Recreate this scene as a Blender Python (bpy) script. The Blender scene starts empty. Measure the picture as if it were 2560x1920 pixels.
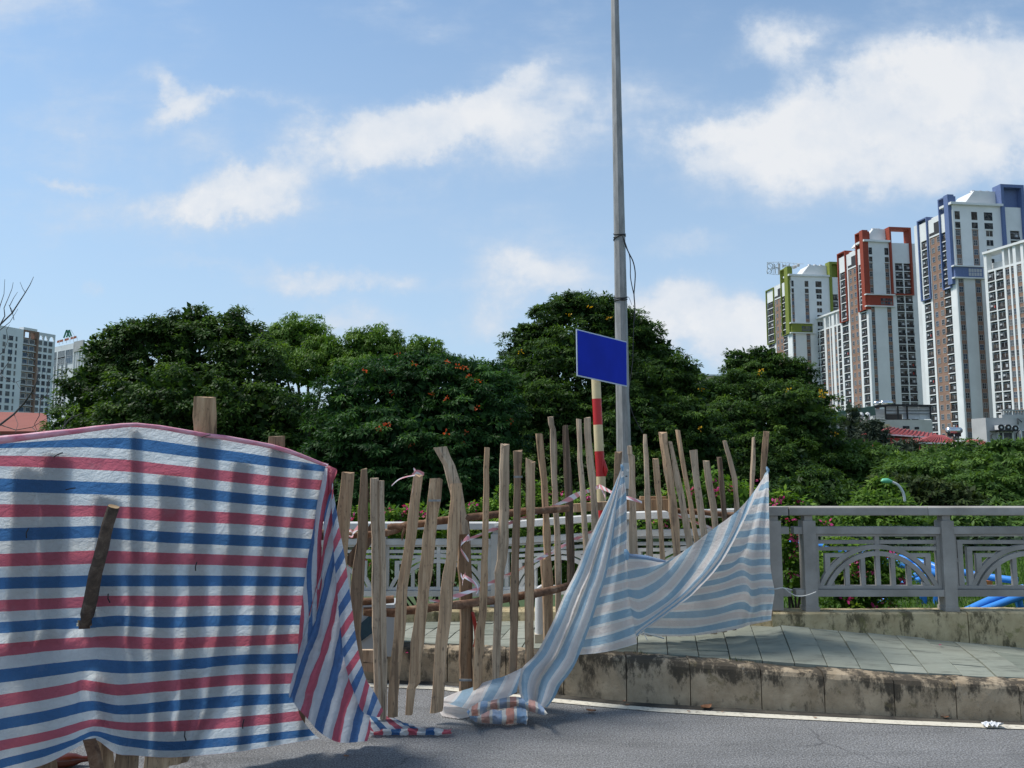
import bpy, math, random
import numpy as np
from mathutils import Vector, Matrix, noise as mnoise

SC = bpy.context.scene
COL = SC.collection
rnd = random.Random(7)
nrs = np.random.RandomState(11)

# ------------------------------------------------------------------ camera
CAM_H = 1.6
FPX = 1898.0                                   # focal length in pixels of the 2560 px wide photograph
PITCH = math.atan(190.0 / 1898.0)
CP, SP = math.cos(PITCH), math.sin(PITCH)
cam_data = bpy.data.cameras.new('camera')
cam_data.sensor_width = 36.0
cam_data.lens = 36.0 * FPX / 2560.0
cam_data.clip_start = 0.05
cam_data.clip_end = 6000.0
cam = bpy.data.objects.new('camera', cam_data)
COL.objects.link(cam)
cam.location = (0, 0, CAM_H)
cam.rotation_euler = (math.radians(90) + PITCH, 0, 0)
SC.camera = cam
SC.render.resolution_x, SC.render.resolution_y = 1024, 768

def ray(u, v):
    rx = (u - 1280.0) / FPX
    ru = (960.0 - v) / FPX
    return rx, CP - SP * ru, SP + CP * ru
def W(u, v, D):
    rx, ry, rz = ray(u, v); t = D / ry
    return Vector((rx * t, D, CAM_H + rz * t))
def G(u, v, z=0.0):
    rx, ry, rz = ray(u, v); t = (z - CAM_H) / rz
    return Vector((rx * t, ry * t, z))
def px(D, n):                                  # n photo pixels at distance D, in metres
    return n * D / FPX
def to_uv(p):
    x, y, z = p[0], p[1], p[2] - CAM_H
    f = y * CP + z * SP; up = -y * SP + z * CP
    return 1280 + FPX * x / f, 960 - FPX * up / f

# ------------------------------------------------------------------ light
SUN_DIR = Vector((-0.52, 0.10, 0.85)).normalized()     # towards the sun: high and veiled
sun_el = math.asin(SUN_DIR.z)
sun_az = math.atan2(SUN_DIR.x, SUN_DIR.y)
sd = bpy.data.lights.new('sun', 'SUN')
sd.energy = 2.8
sd.angle = math.radians(16)
sd.color = (1.0, 0.955, 0.89)
so = bpy.data.objects.new('sun', sd); COL.objects.link(so)
so.rotation_euler = SUN_DIR.to_track_quat('Z', 'Y').to_euler()
so.location = (0, 0, 40)

world = bpy.data.worlds.new('World'); SC.world = world
world.use_nodes = True
SC.view_settings.view_transform = 'Standard'
SC.view_settings.look = 'None'
SC.view_settings.exposure = 0.62
SC.view_settings.gamma = 1.0
SC.view_settings.use_curve_mapping = False

class NT:
    """small wrapper for building node trees"""
    def __init__(s, tree):
        s.t = tree; s.n = tree.nodes; s.l = tree.links
    def node(s, typ, **kw):
        nd = s.n.new(typ)
        for k, val in kw.items(): setattr(nd, k, val)
        return nd
    def link(s, a, b): s.l.new(a, b)
    def setin(s, sock, val):
        if isinstance(val, bpy.types.NodeSocket): s.link(val, sock)
        elif val is not None: sock.default_value = val
    def math(s, op, a, b=None, c=None, clamp=False):
        nd = s.node('ShaderNodeMath', operation=op, use_clamp=clamp)
        for i, q in enumerate((a, b, c)):
            if q is not None: s.setin(nd.inputs[i], q)
        return nd.outputs[0]
    def vmath(s, op, a, b=None, scale=None):
        nd = s.node('ShaderNodeVectorMath', operation=op)
        s.setin(nd.inputs[0], a)
        if b is not None: s.setin(nd.inputs[1], b)
        if scale is not None: s.setin(nd.inputs['Scale'], scale)
        return nd.outputs['Value'] if op in ('LENGTH', 'DOT_PRODUCT', 'DISTANCE') else nd.outputs[0]
    def noise(s, vec, scale, detail=4, rough=0.55, dist=0.0, col=False):
        nd = s.node('ShaderNodeTexNoise')
        s.setin(nd.inputs['Vector'], vec); nd.inputs['Scale'].default_value = scale
        nd.inputs['Detail'].default_value = detail; nd.inputs['Roughness'].default_value = rough
        nd.inputs['Distortion'].default_value = dist
        return nd.outputs['Color' if col else 'Fac']
    def ramp(s, fac, stops, interp='LINEAR'):
        nd = s.node('ShaderNodeValToRGB'); cr = nd.color_ramp; cr.interpolation = interp
        while len(cr.elements) > 1: cr.elements.remove(cr.elements[-1])
        for i, (p, c) in enumerate(stops):
            e = cr.elements[0] if i == 0 else cr.elements.new(p)
            e.position = p
            c = (c, c, c) if isinstance(c, (int, float)) else c
            e.color = (c[0], c[1], c[2], 1)
        s.setin(nd.inputs[0], fac)
        return nd.outputs[0]
    def mix(s, fac, a, b, blend='MIX'):
        nd = s.node('ShaderNodeMix', data_type='RGBA', blend_type=blend)
        s.setin(nd.inputs[0], fac)
        for i, q in ((6, a), (7, b)):
            if isinstance(q, (tuple, list)): q = (q[0], q[1], q[2], 1)
            s.setin(nd.inputs[i], q)
        return nd.outputs[2]
    def maprange(s, v, a, b, c=0.0, d=1.0, smooth=False):
        nd = s.node('ShaderNodeMapRange', interpolation_type='SMOOTHSTEP' if smooth else 'LINEAR')
        s.setin(nd.inputs[0], v)
        for i, q in enumerate((a, b, c, d)): nd.inputs[i + 1].default_value = q
        return nd.outputs[0]
    def mapping(s, vec, loc=(0, 0, 0), rot=(0, 0, 0), scale=(1, 1, 1), typ='POINT'):
        nd = s.node('ShaderNodeMapping', vector_type=typ)
        s.setin(nd.inputs[0], vec)
        nd.inputs[1].default_value = loc; nd.inputs[2].default_value = rot; nd.inputs[3].default_value = scale
        return nd.outputs[0]
    def comb(s, x, y, z=0.0):
        nd = s.node('ShaderNodeCombineXYZ')
        for i, q in enumerate((x, y, z)): s.setin(nd.inputs[i], q)
        return nd.outputs[0]
    def sep(s, v):
        nd = s.node('ShaderNodeSeparateXYZ'); s.setin(nd.inputs[0], v); return nd.outputs

# ------------------------------------------------------------------ sky with clouds
SKY_STRENGTH = 0.10
def build_world():
    world.node_tree.nodes.clear()
    n = NT(world.node_tree)
    out = n.node('ShaderNodeOutputWorld'); bg = n.node('ShaderNodeBackground')
    bg.inputs['Strength'].default_value = SKY_STRENGTH
    n.link(bg.outputs[0], out.inputs[0])
    sky = n.node('ShaderNodeTexSky', sky_type='NISHITA')
    sky.sun_disc = False; sky.sun_elevation = sun_el; sky.sun_rotation = sun_az
    sky.air_density = 1.0; sky.dust_density = 0.6; sky.ozone_density = 2.5; sky.altitude = 0
    tc = n.node('ShaderNodeTexCoord')
    d = tc.outputs['Generated']
    x, y, z = n.sep(d)
    ya = n.math('MAXIMUM', n.math('ABSOLUTE', y), 0.12)
    p0 = n.comb(n.math('DIVIDE', x, ya), n.math('DIVIDE', z, ya), 0.0)
    wn = n.noise(p0, 5.0, 8, 0.62, 0.0, True)
    warp = n.vmath('SCALE', n.vmath('SUBTRACT', wn, (0.5, 0.5, 0.5)), scale=0.085)
    p = n.vmath('ADD', p0, warp)
    wn2 = n.noise(p0, 16.0, 8, 0.66, 0.0, True)
    p = n.vmath('ADD', p, n.vmath('SCALE', n.vmath('SUBTRACT', wn2, (0.5, 0.5, 0.5)), scale=0.06))
    blobs = [  # u, v, half-width, half-height, tilt(deg), strength   (photo pixels turned into directions)
        (1930, 330, 280, 90, -8, .95), (2180, 265, 280, 125, -20, 1.1), (2420, 180, 150, 115, -12, 1.1), (2500, 300, 240, 140, 0, 1.0), (1760, 350, 150, 50, -8, .45),
        (1945, 90, 130, 62, -20, .62), (1975, 165, 60, 60, 30, .35),
        (960, 335, 220, 72, -6, 1.1), (1170, 330, 160, 68, -4, .8), (610, 480, 165, 70, -14, 1.0), (520, 525, 260, 42, -4, .38), (980, 420, 420, 60, 0, .25),
        (1370, 300, 260, 130, -10, .36), (1290, 215, 110, 36, -30, .35),
        (480, 260, 120, 30, -22, .5), (410, 200, 75, 22, 50, .33), (640, 240, 190, 14, 12, .22),
        (190, 462, 140, 16, 8, .3), (420, 560, 520, 70, 0, .2),
        (1270, 690, 120, 80, -10, .55), (1220, 780, 80, 60, 0, .32), (1400, 680, 90, 50, 0, .22),
        (870, 710, 230, 24, 2, .42), (520, 670, 330, 20, 3, .2), (225, 730, 40, 18, 10, .35), (900, 820, 400, 40, 0, .3),
        (1700, 612, 110, 34, -6, .35), (2050, 455, 420, 70, 0, .38), (2320, 420, 260, 60, 0, .3),
        (1740, 810, 190, 85, 10, .9), (1880, 850, 120, 70, 0, .6), (1640, 760, 90, 50, 0, .4),
    ]
    acc = None
    for (u, v, a, b, ang, s) in blobs:
        rx, ry, rz = ray(u, v)
        cx, cy = rx / ry, rz / ry
        m = n.mapping(p, loc=(cx, cy, 0), rot=(0, 0, math.radians(-ang)), scale=(a / FPX * 1.6, b / FPX * 1.75, 1), typ='TEXTURE')
        L = n.vmath('LENGTH', m)
        g = n.maprange(L, 1.0, 0.0, 0.0, s, True)
        acc = g if acc is None else n.math('ADD', acc, g)
    veil = n.noise(n.mapping(p0, scale=(1.0, 2.6, 1)), 2.2, 6, 0.6)
    veil = n.maprange(veil, 0.36, 0.72, 0.0, 0.50, True)
    fine = n.noise(p0, 14.0, 8, 0.6)
    dens = n.math('ADD', acc, n.math('MULTIPLY', veil, 0.8))
    big = n.noise(n.vmath('ADD', p0, (3.1, 1.7, 0)), 6.5, 10, 0.62)
    dens = n.math('MULTIPLY', dens, n.maprange(fine, 0.25, 0.75, 0.70, 1.30))
    dens = n.math('MULTIPLY', dens, n.maprange(big, 0.34, 0.60, 0.42, 1.30))
    cover = n.maprange(dens, 0.04, 0.82, 0.0, 0.93, True)
    shade = n.noise(n.vmath('ADD', p0, (0.02, 0.05, 0)), 9.0, 9, 0.6)
    k = 1.0 / SKY_STRENGTH
    # pale air towards the horizon
    el = n.math('DIVIDE', z, ya)
    low = n.maprange(el, 0.70, -0.02, 0.20, 0.88, False)
    base = n.mix(1.0, sky.outputs[0], (0.86, 1.04, 1.07), 'MULTIPLY')
    base = n.mix(low, base, (0.34 * k, 0.437 * k, 0.555 * k))
    cl = n.mix(n.math('MULTIPLY', n.maprange(dens, 0.35, 1.1, 0, 1), n.maprange(shade, 0.35, 0.58, 0.45, 1.0)), (0.41 * k, 0.465 * k, 0.54 * k), (0.56 * k, 0.57 * k, 0.585 * k))
    colr = n.mix(cover, base, cl)
    below = n.maprange(z, -0.02, -0.10, 0.0, 1.0)
    colr = n.mix(below, colr, (0.14 * k, 0.14 * k, 0.125 * k))
    n.link(colr, bg.inputs[0])
build_world()

# ------------------------------------------------------------------ object helpers
def tag(o, label=None, cat=None, group=None, kind=None):
    if label: o['label'] = label
    if cat: o['category'] = cat
    if group: o['group'] = group
    if kind: o['kind'] = kind
    return o
def empty(name, loc, label=None, cat=None, group=None, kind=None):
    o = bpy.data.objects.new(name, None); COL.objects.link(o)
    o.location = loc; o.empty_display_size = 0.2
    return tag(o, label, cat, group, kind)
def wloc(o):
    p = Vector((0, 0, 0))
    while o is not None:
        p = p + Vector(o.location); o = o.parent
    return p
def place(name, mesh, parent=None, loc=(0, 0, 0), rotz=0.0, scale=(1, 1, 1)):
    o = bpy.data.objects.new(name, mesh); COL.objects.link(o)
    if parent is not None:
        o.parent = parent; o.location = Vector(loc) - wloc(parent)
    else: o.location = loc
    o.rotation_euler = (0, 0, rotz); o.scale = scale
    return o

class MB:
    """collects shapes in world coordinates and links them as ONE mesh object"""
    def __init__(s, xf=None):
        s.v = []; s.f = []; s.m = []; s.uv = {}; s.xf = xf; s.sm = []
    def add(s, verts, faces, mat=0, smooth=False, uvs=None):
        b = len(s.v)
        for p in verts: s.v.append(s.xf(p) if s.xf else Vector(p))
        for i, f in enumerate(faces):
            if uvs: s.uv[len(s.f)] = [uvs[k] for k in f]
            s.f.append([b + k for k in f]); s.m.append(mat); s.sm.append(smooth)
    def hexa(s, c, mat=0):       # 8 corners: bottom 4 (ccw), top 4 (ccw)
        s.add(c, [(3, 2, 1, 0), (4, 5, 6, 7), (0, 1, 5, 4), (1, 2, 6, 5), (2, 3, 7, 6), (3, 0, 4, 7)], mat)
    def box(s, x0, x1, y0, y1, z0, z1, mat=0):
        s.hexa([(x0, y0, z0), (x1, y0, z0), (x1, y1, z0), (x0, y1, z0), (x0, y0, z1), (x1, y0, z1), (x1, y1, z1), (x0, y1, z1)], mat)
    def beam(s, p0, p1, w, h, mat=0, up=(0, 0, 1)):
        p0, p1 = Vector(p0), Vector(p1); d = (p1 - p0).normalized(); up = Vector(up)
        a = d.cross(up)
        if a.length < 1e-4: a = d.cross(Vector((0, 1, 0)))
        a.normalize(); b = a.cross(d).normalized(); a = a * w / 2; b = b * h / 2
        s.hexa([p0 - a - b, p0 + a - b, p1 + a - b, p1 - a - b, p0 - a + b, p0 + a + b, p1 + a + b, p1 - a + b], mat)
    def tube(s, pts, rad, seg=10, mat=0, smooth=True, caps=True, capmat=None, jit=0.0):
        pts = [Vector(p) for p in pts]; n = len(pts)
        if not isinstance(rad, (list, tuple)): rad = [rad] * n
        V = []; F = []
        ref = None
        for i, p in enumerate(pts):
            t = (pts[min(i + 1, n - 1)] - pts[max(i - 1, 0)]).normalized()
            if ref is None:
                ref = t.cross(Vector((0, 0, 1)))
                if ref.length < 1e-3: ref = t.cross(Vector((0, 1, 0)))
            ref = (ref - t * ref.dot(t)).normalized(); b = t.cross(ref)
            for k in range(seg):
                a = 2 * math.pi * k / seg; r = rad[i] * (1 + (rnd.uniform(-jit, jit) if jit else 0))
                V.append(p + ref * math.cos(a) * r + b * math.sin(a) * r)
        for i in range(n - 1):
            for k in range(seg):
                F.append((i * seg + k, i * seg + (k + 1) % seg, (i + 1) * seg + (k + 1) % seg, (i + 1) * seg + k))
        s.add(V, F, mat, smooth)
        if caps:
            cm = mat if capmat is None else capmat
            s.add(V[:seg], [tuple(range(seg))[::-1]], cm); s.add(V[-seg:], [tuple(range(seg))], cm)
    def lathe(s, base, prof, seg=16, mat=0, smooth=True):
        V = []; F = []
        for (r, z) in prof:
            for k in range(seg):
                a = 2 * math.pi * k / seg; V.append((base[0] + r * math.cos(a), base[1] + r * math.sin(a), base[2] + z))
        for i in range(len(prof) - 1):
            for k in range(seg):
                F.append((i * seg + k, i * seg + (k + 1) % seg, (i + 1) * seg + (k + 1) % seg, (i + 1) * seg + k))
        s.add(V, F, mat, smooth)
        s.add(V[:seg], [tuple(range(seg))[::-1]], mat); s.add(V[-seg:], [tuple(range(seg))], mat)
    def mesh(s, name, mats, origin=(0, 0, 0)):
        me = bpy.data.meshes.new(name)
        o = Vector(origin)
        me.from_pydata([tuple(p - o) for p in s.v], [], s.f)
        mats = mats if isinstance(mats, (list, tuple)) else [mats]
        for m in mats: me.materials.append(m)
        me.polygons.foreach_set('material_index', s.m)
        me.polygons.foreach_set('use_smooth', s.sm)
        if s.uv:
            uvl = me.uv_layers.new(name='UVMap')
            li = 0
            for fi, f in enumerate(s.f):
                for k in range(len(f)):
                    if fi in s.uv: uvl.data[li].uv = s.uv[fi][k]
                    li += 1
        me.update()
        return me
    def build(s, name, mats, parent=None, origin=None, **kw):
        if parent is not None: org = wloc(parent)
        elif origin is not None: org = Vector(origin)
        else:
            xs = [p.x for p in s.v]; ys = [p.y for p in s.v]; zs = [p.z for p in s.v]
            org = Vector(((min(xs) + max(xs)) / 2, (min(ys) + max(ys)) / 2, min(zs)))
        me = s.mesh(name, mats, org)
        o = bpy.data.objects.new(name, me); COL.objects.link(o)
        if parent is not None: o.parent = parent
        else: o.location = org
        return tag(o, **kw)

def fast_mesh(name, verts, faces_n, mat, tint=None, nper=4):
    """verts Nx3 numpy, faces given as consecutive runs of nper vertices"""
    me = bpy.data.meshes.new(name)
    nv = len(verts); nf = nv // nper
    me.vertices.add(nv); me.vertices.foreach_set('co', np.ascontiguousarray(verts, dtype=np.float32).ravel())
    me.loops.add(nv); me.loops.foreach_set('vertex_index', np.arange(nv, dtype=np.int32))
    me.polygons.add(nf)
    me.polygons.foreach_set('loop_start', np.arange(0, nv, nper, dtype=np.int32))
    me.polygons.foreach_set('loop_total', np.full(nf, nper, dtype=np.int32))
    if tint is not None:
        at = me.attributes.new('tint', 'FLOAT', 'POINT')
        at.data.foreach_set('value', np.ascontiguousarray(tint, dtype=np.float32))
    for m in (mat if isinstance(mat, (list, tuple)) else [mat]): me.materials.append(m)
    me.update(calc_edges=True); me.validate()
    return me
# ------------------------------------------------------------------ materials
def new_mat(name):
    m = bpy.data.materials.new(name); m.use_nodes = True
    m.node_tree.nodes.clear()
    n = NT(m.node_tree)
    out = n.node('ShaderNodeOutputMaterial'); b = n.node('ShaderNodeBsdfPrincipled')
    n.link(b.outputs[0], out.inputs[0])
    return m, n, b, out
def bump(n, b, h, strength=0.3, dist=0.01):
    bp = n.node('ShaderNodeBump'); bp.inputs['Strength'].default_value = strength; bp.inputs['Distance'].default_value = dist
    n.setin(bp.inputs['Height'], h); n.link(bp.outputs[0], b.inputs['Normal'])
def obj_vec(n, randomise=False):
    tc = n.node('ShaderNodeTexCoord'); v = tc.outputs['Object']
    if randomise:
        oi = n.node('ShaderNodeObjectInfo')
        v = n.vmath('ADD', v, n.vmath('SCALE', (37.1, 91.7, 53.3), scale=oi.outputs['Random']))
    return v
def blotch(name, c1, c2, scale=4.0, rough=0.8, detail=6, bs=40.0, bstr=0.25, bd=0.004, metal=0.0, rvar=0.0, lo=0.35, hi=0.65, stretch=(1, 1, 1), spec=0.5, rr=False):
    m, n, b, out = new_mat(name)
    v = obj_vec(n, True)
    if stretch != (1, 1, 1): v = n.mapping(v, scale=stretch)
    f = n.noise(v, scale, detail, 0.6)
    c = n.ramp(f, [(lo, c1), (hi, c2)])
    if rvar:
        oi = n.node('ShaderNodeObjectInfo')
        c = n.mix(1.0, c, n.ramp(oi.outputs['Random'], [(0, 1 - rvar), (1, 1 + rvar * 0.6)]), 'MULTIPLY')
    n.link(c, b.inputs['Base Color'])
    b.inputs['Roughness'].default_value = rough; b.inputs['Metallic'].default_value = metal
    b.inputs['Specular IOR Level'].default_value = spec
    if bstr: bump(n, b, n.noise(v, bs, 5, 0.6), bstr, bd)
    return m

M = {}
# --- asphalt
def mk_asphalt():
    m, n, b, out = new_mat('asphalt')
    v = obj_vec(n)
    grain = n.noise(v, 105, 4, 0.8); mid = n.noise(v, 1.1, 5, 0.6); vor = n.node('ShaderNodeTexVoronoi'); vor.inputs['Scale'].default_value = 60
    n.link(v, vor.inputs['Vector'])
    c = n.ramp(grain, [(0.38, (.055, .055, .055)), (0.5, (.150, .149, .147)), (0.62, (.34, .338, .33))])
    c = n.mix(n.maprange(vor.outputs['Distance'], .05, .5, .55, 0), c, (.23, .235, .25))
    c = n.mix(1.0, c, n.ramp(mid, [(.3, .78), (.7, 1.14)]), 'MULTIPLY')
    pt = n.noise(n.vmath('ADD', v, (5, 9, 0)), .55, 4, .5)
    c = n.mix(1.0, c, n.ramp(pt, [(.46, .90), (.50, 1.04)]), 'MULTIPLY')
    st = n.noise(n.mapping(v, scale=(.6, 3.5, 1)), 1.7, 6, .65)
    c = n.mix(1.0, c, n.ramp(st, [(.35, .80), (.5, 1.0)]), 'MULTIPLY')
    # a few fine cracks
    vc = n.node('ShaderNodeTexVoronoi', feature='DISTANCE_TO_EDGE'); vc.inputs['Scale'].default_value = .38
    n.link(n.vmath('ADD', v, n.vmath('SCALE', n.noise(v, 3.0, 5, .6, 0, True), scale=.35)), vc.inputs['Vector'])
    ck = n.maprange(vc.outputs[0], .0, .006, 1, 0)
    ck = n.math('MULTIPLY', ck, n.maprange(n.noise(v, .9, 2), .5, .6, 0, .6))
    c = n.mix(ck, c, (.03, .03, .032))
    n.link(c, b.inputs['Base Color']); b.inputs['Roughness'].default_value = .85
    h = n.math('SUBTRACT', n.math('ADD', grain, n.math('MULTIPLY', vor.outputs['Distance'], -.6)), ck)
    bump(n, b, h, .7, .006)
    return m
M['asphalt'] = mk_asphalt()
# --- kerb concrete with moss and black drip stains
def mk_stained(name, base1, base2, dark, moss, drip=.55, top_dark=True, zref=.25):
    m, n, b, out = new_mat(name)
    geo = n.node('ShaderNodeNewGeometry'); v = geo.outputs['Position']
    x, y, z = n.sep(v)
    f = n.noise(v, 6, 8, .65)
    c = n.ramp(f, [(.32, base1), (.66, base2)])
    dr = n.noise(n.mapping(v, scale=(5.5, 5.5, 2.4)), 1.5, 9, .72)
    if top_dark:
        zz = n.maprange(z, zref - .16, zref + .0, -.09, .05)
        dr = n.math('ADD', dr, zz)
    dm = n.maprange(dr, drip - .05, drip + .06, 0, .9, True)
    c = n.mix(dm, c, dark)
    bl = n.noise(n.mapping(n.vmath('ADD', v, (4, 8, 2)), scale=(4, 4, 2.2)), 1.6, 9, .72)
    c = n.mix(n.maprange(bl, .53, .66, 0, .68, True), c, tuple(q * 1.5 for q in dark))
    ms = n.noise(n.vmath('ADD', v, (9, 3, 1)), 11, 8, .7)
    c = n.mix(n.maprange(ms, .56, .66, 0, .65, True), c, moss)
    pale = n.noise(n.vmath('ADD', v, (19, 3, 7)), 30, 5, .7)
    c = n.mix(n.maprange(pale, .62, .72, 0, .45, True), c, (.36, .33, .27))
    n.link(c, b.inputs['Base Color']); b.inputs['Roughness'].default_value = .93
    bump(n, b, n.math('ADD', n.noise(v, 60, 6, .7), n.math('MULTIPLY', f, 1.5)), .6, .008)
    return m
M['kerb'] = mk_stained('stained_kerb_concrete', (.25, .19, .12), (.42, .335, .23), (.036, .029, .020), (.14, .11, .055), .512)
M['wallc'] = mk_stained('mossy_wall_concrete', (.36, .28, .15), (.52, .43, .26), (.085, .07, .035), (.17, .16, .055), .54, False, .30)
def mk_tile():
    m, n, b, out = new_mat('green_grey_stone_tile')
    oi = n.node('ShaderNodeObjectInfo'); r = oi.outputs['Random']
    geo = n.node('ShaderNodeNewGeometry'); v = geo.outputs['Position']
    c = n.ramp(r, [(0, (.16, .18, .145)), (.25, (.205, .22, .18)), (.7, (.23, .245, .20)), (1, (.27, .28, .23))])
    vs = n.vmath('ADD', n.mapping(v, rot=(0, 0, .15), scale=(1.6, 9, 1)), n.vmath('SCALE', (11, 7, 3), scale=r))
    s = n.noise(vs, 2.3, 6, .65)
    c = n.mix(1.0, c, n.ramp(s, [(.3, .52), (.48, 1.0), (.75, 1.14)]), 'MULTIPLY')
    d = n.noise(v, 3.0, 6, .6)
    c = n.mix(n.maprange(d, .5, .75, 0, .45), c, (.17, .165, .13))
    n.link(c, b.inputs['Base Color']); b.inputs['Roughness'].default_value = .78
    bump(n, b, n.math('ADD', s, n.math('MULTIPLY', n.noise(v, 50, 4, .6), .5)), .45, .006)
    return m
M['tile'] = mk_tile()
M['bed'] = blotch('sandy_joint_bed', (.05, .045, .035), (.12, .105, .08), 8, .95)
M['gutter'] = blotch('dark_gutter_dirt', (.03, .027, .022), (.085, .075, .058), 7, .95)
M['edging'] = blotch('sandy_mortar', (.30, .26, .18), (.42, .37, .27), 9, .95)
M['grass_soil'] = blotch('lawn_soil', (.035, .06, .018), (.06, .095, .028), 1.3, .95)
def mk_paint():
    m, n, b, out = new_mat('worn_road_paint')
    v = obj_vec(n)
    w = n.noise(v, 25, 6, .7)
    c = n.mix(n.maprange(w, .52, .66, 0, .8), (.62, .58, .48), (.28, .25, .20))
    n.link(c, b.inputs['Base Color']); b.inputs['Roughness'].default_value = .7
    bump(n, b, w, .3, .003)
    return m
M['paint'] = mk_paint()
# --- railing concrete
M['rail'] = blotch('painted_grey_concrete', (.25, .232, .205), (.385, .36, .325), 3.2, .85, 8, 60, .35, .004, rvar=.06)
M['rail2'] = blotch('pale_grey_concrete', (.44, .435, .41), (.60, .59, .56), 3.2, .85, 8, 60, .3, .004, rvar=.05)
# --- wood
def mk_wood(name, c1, c2, c3, rvar=.16, rough=.85):
    m, n, b, out = new_mat(name)
    v = obj_vec(n, True)
    g = n.noise(n.mapping(v, scale=(34, 34, 1.7)), 1.6, 7, .62, .4)
    g2 = n.noise(n.mapping(v, scale=(9, 9, 1.1)), 1.3, 5, .6)
    c = n.ramp(g, [(.28, c1), (.5, c2), (.74, c3)])
    c = n.mix(n.maprange(g2, .42, .7, 0, .55), c, tuple(q * .62 for q in c2))
    vo = n.node('ShaderNodeTexVoronoi'); vo.inputs['Scale'].default_value = 13
    n.link(n.mapping(v, scale=(1, 1, .5)), vo.inputs['Vector'])
    c = n.mix(n.maprange(vo.outputs['Distance'], .04, .11, .75, 0), c, tuple(q * .3 for q in c1))
    sp = n.noise(n.mapping(v, scale=(1, 1, .45)), 42, 6, .75)
    c = n.mix(n.maprange(sp, .56, .66, 0, .6), c, tuple(q * .45 for q in c1))
    bk = n.noise(n.mapping(v, scale=(14, 14, 1.6)), 1.1, 5, .6)
    c = n.mix(n.maprange(bk, .60, .66, 0, .7), c, tuple(q * .75 for q in c1))
    ck = n.noise(n.mapping(v, scale=(60, 60, 1.2)), 1.2, 3, .5)
    ckm = n.maprange(ck, .66, .70, 0, .8)
    c = n.mix(ckm, c, tuple(q * .25 for q in c1))
    oi = n.node('ShaderNodeObjectInfo')
    c = n.mix(1.0, c, n.ramp(oi.outputs['Random'], [(0, 1 - rvar), (1, 1 + rvar * .7)]), 'MULTIPLY')
    c = n.mix(n.math('MULTIPLY', oi.outputs['Random'], .12), c, tuple(q * 1.02 for q in (c2[1], c2[1] * .96, c2[1] * .86)))
    n.link(c, b.inputs['Base Color']); b.inputs['Roughness'].default_value = rough
    bump(n, b, n.math('SUBTRACT', g, ckm), .65, .006)
    return m
M['wood'] = mk_wood('weathered_plank', (.20, .115, .058), (.52, .325, .178), (.72, .51, .315))
M['woodpale'] = mk_wood('pale_weathered_plank', (.23, .155, .095), (.52, .375, .245), (.68, .53, .37))
M['wooddark'] = mk_wood('dark_rotten_plank', (.055, .034, .020), (.16, .10, .06), (.36, .27, .19), .1)
M['woodred'] = mk_wood('reddish_plank', (.15, .09, .05), (.29, .18, .10), (.40, .28, .17), .1)
def mk_bark(name, c1, c2, c3):
    m, n, b, out = new_mat(name)
    v = obj_vec(n, True)
    f = n.noise(v, 16, 8, .72, .5); f2 = n.noise(v, 4, 4, .6)
    c = n.ramp(f, [(.32, c1), (.52, c2), (.75, c3)])
    c = n.mix(1.0, c, n.ramp(f2, [(.3, .7), (.7, 1.15)]), 'MULTIPLY')
    n.link(c, b.inputs['Base Color']); b.inputs['Roughness'].default_value = .9
    bump(n, b, f, .8, .012)
    return m
M['log'] = mk_bark('brown_bark', (.075, .035, .02), (.19, .10, .055), (.34, .24, .16))
M['logdark'] = mk_bark('dark_bark', (.035, .024, .017), (.095, .066, .047), (.21, .16, .12))
M['trunk'] = mk_bark('tree_bark', (.03, .025, .02), (.07, .058, .045), (.12, .10, .08))
M['twig'] = mk_bark('dead_twig_bark', (.05, .045, .045), (.10, .09, .085), (.17, .155, .145))
M['cut'] = blotch('cut_wood_end', (.30, .19, .09), (.45, .32, .18), 20, .9)
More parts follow.
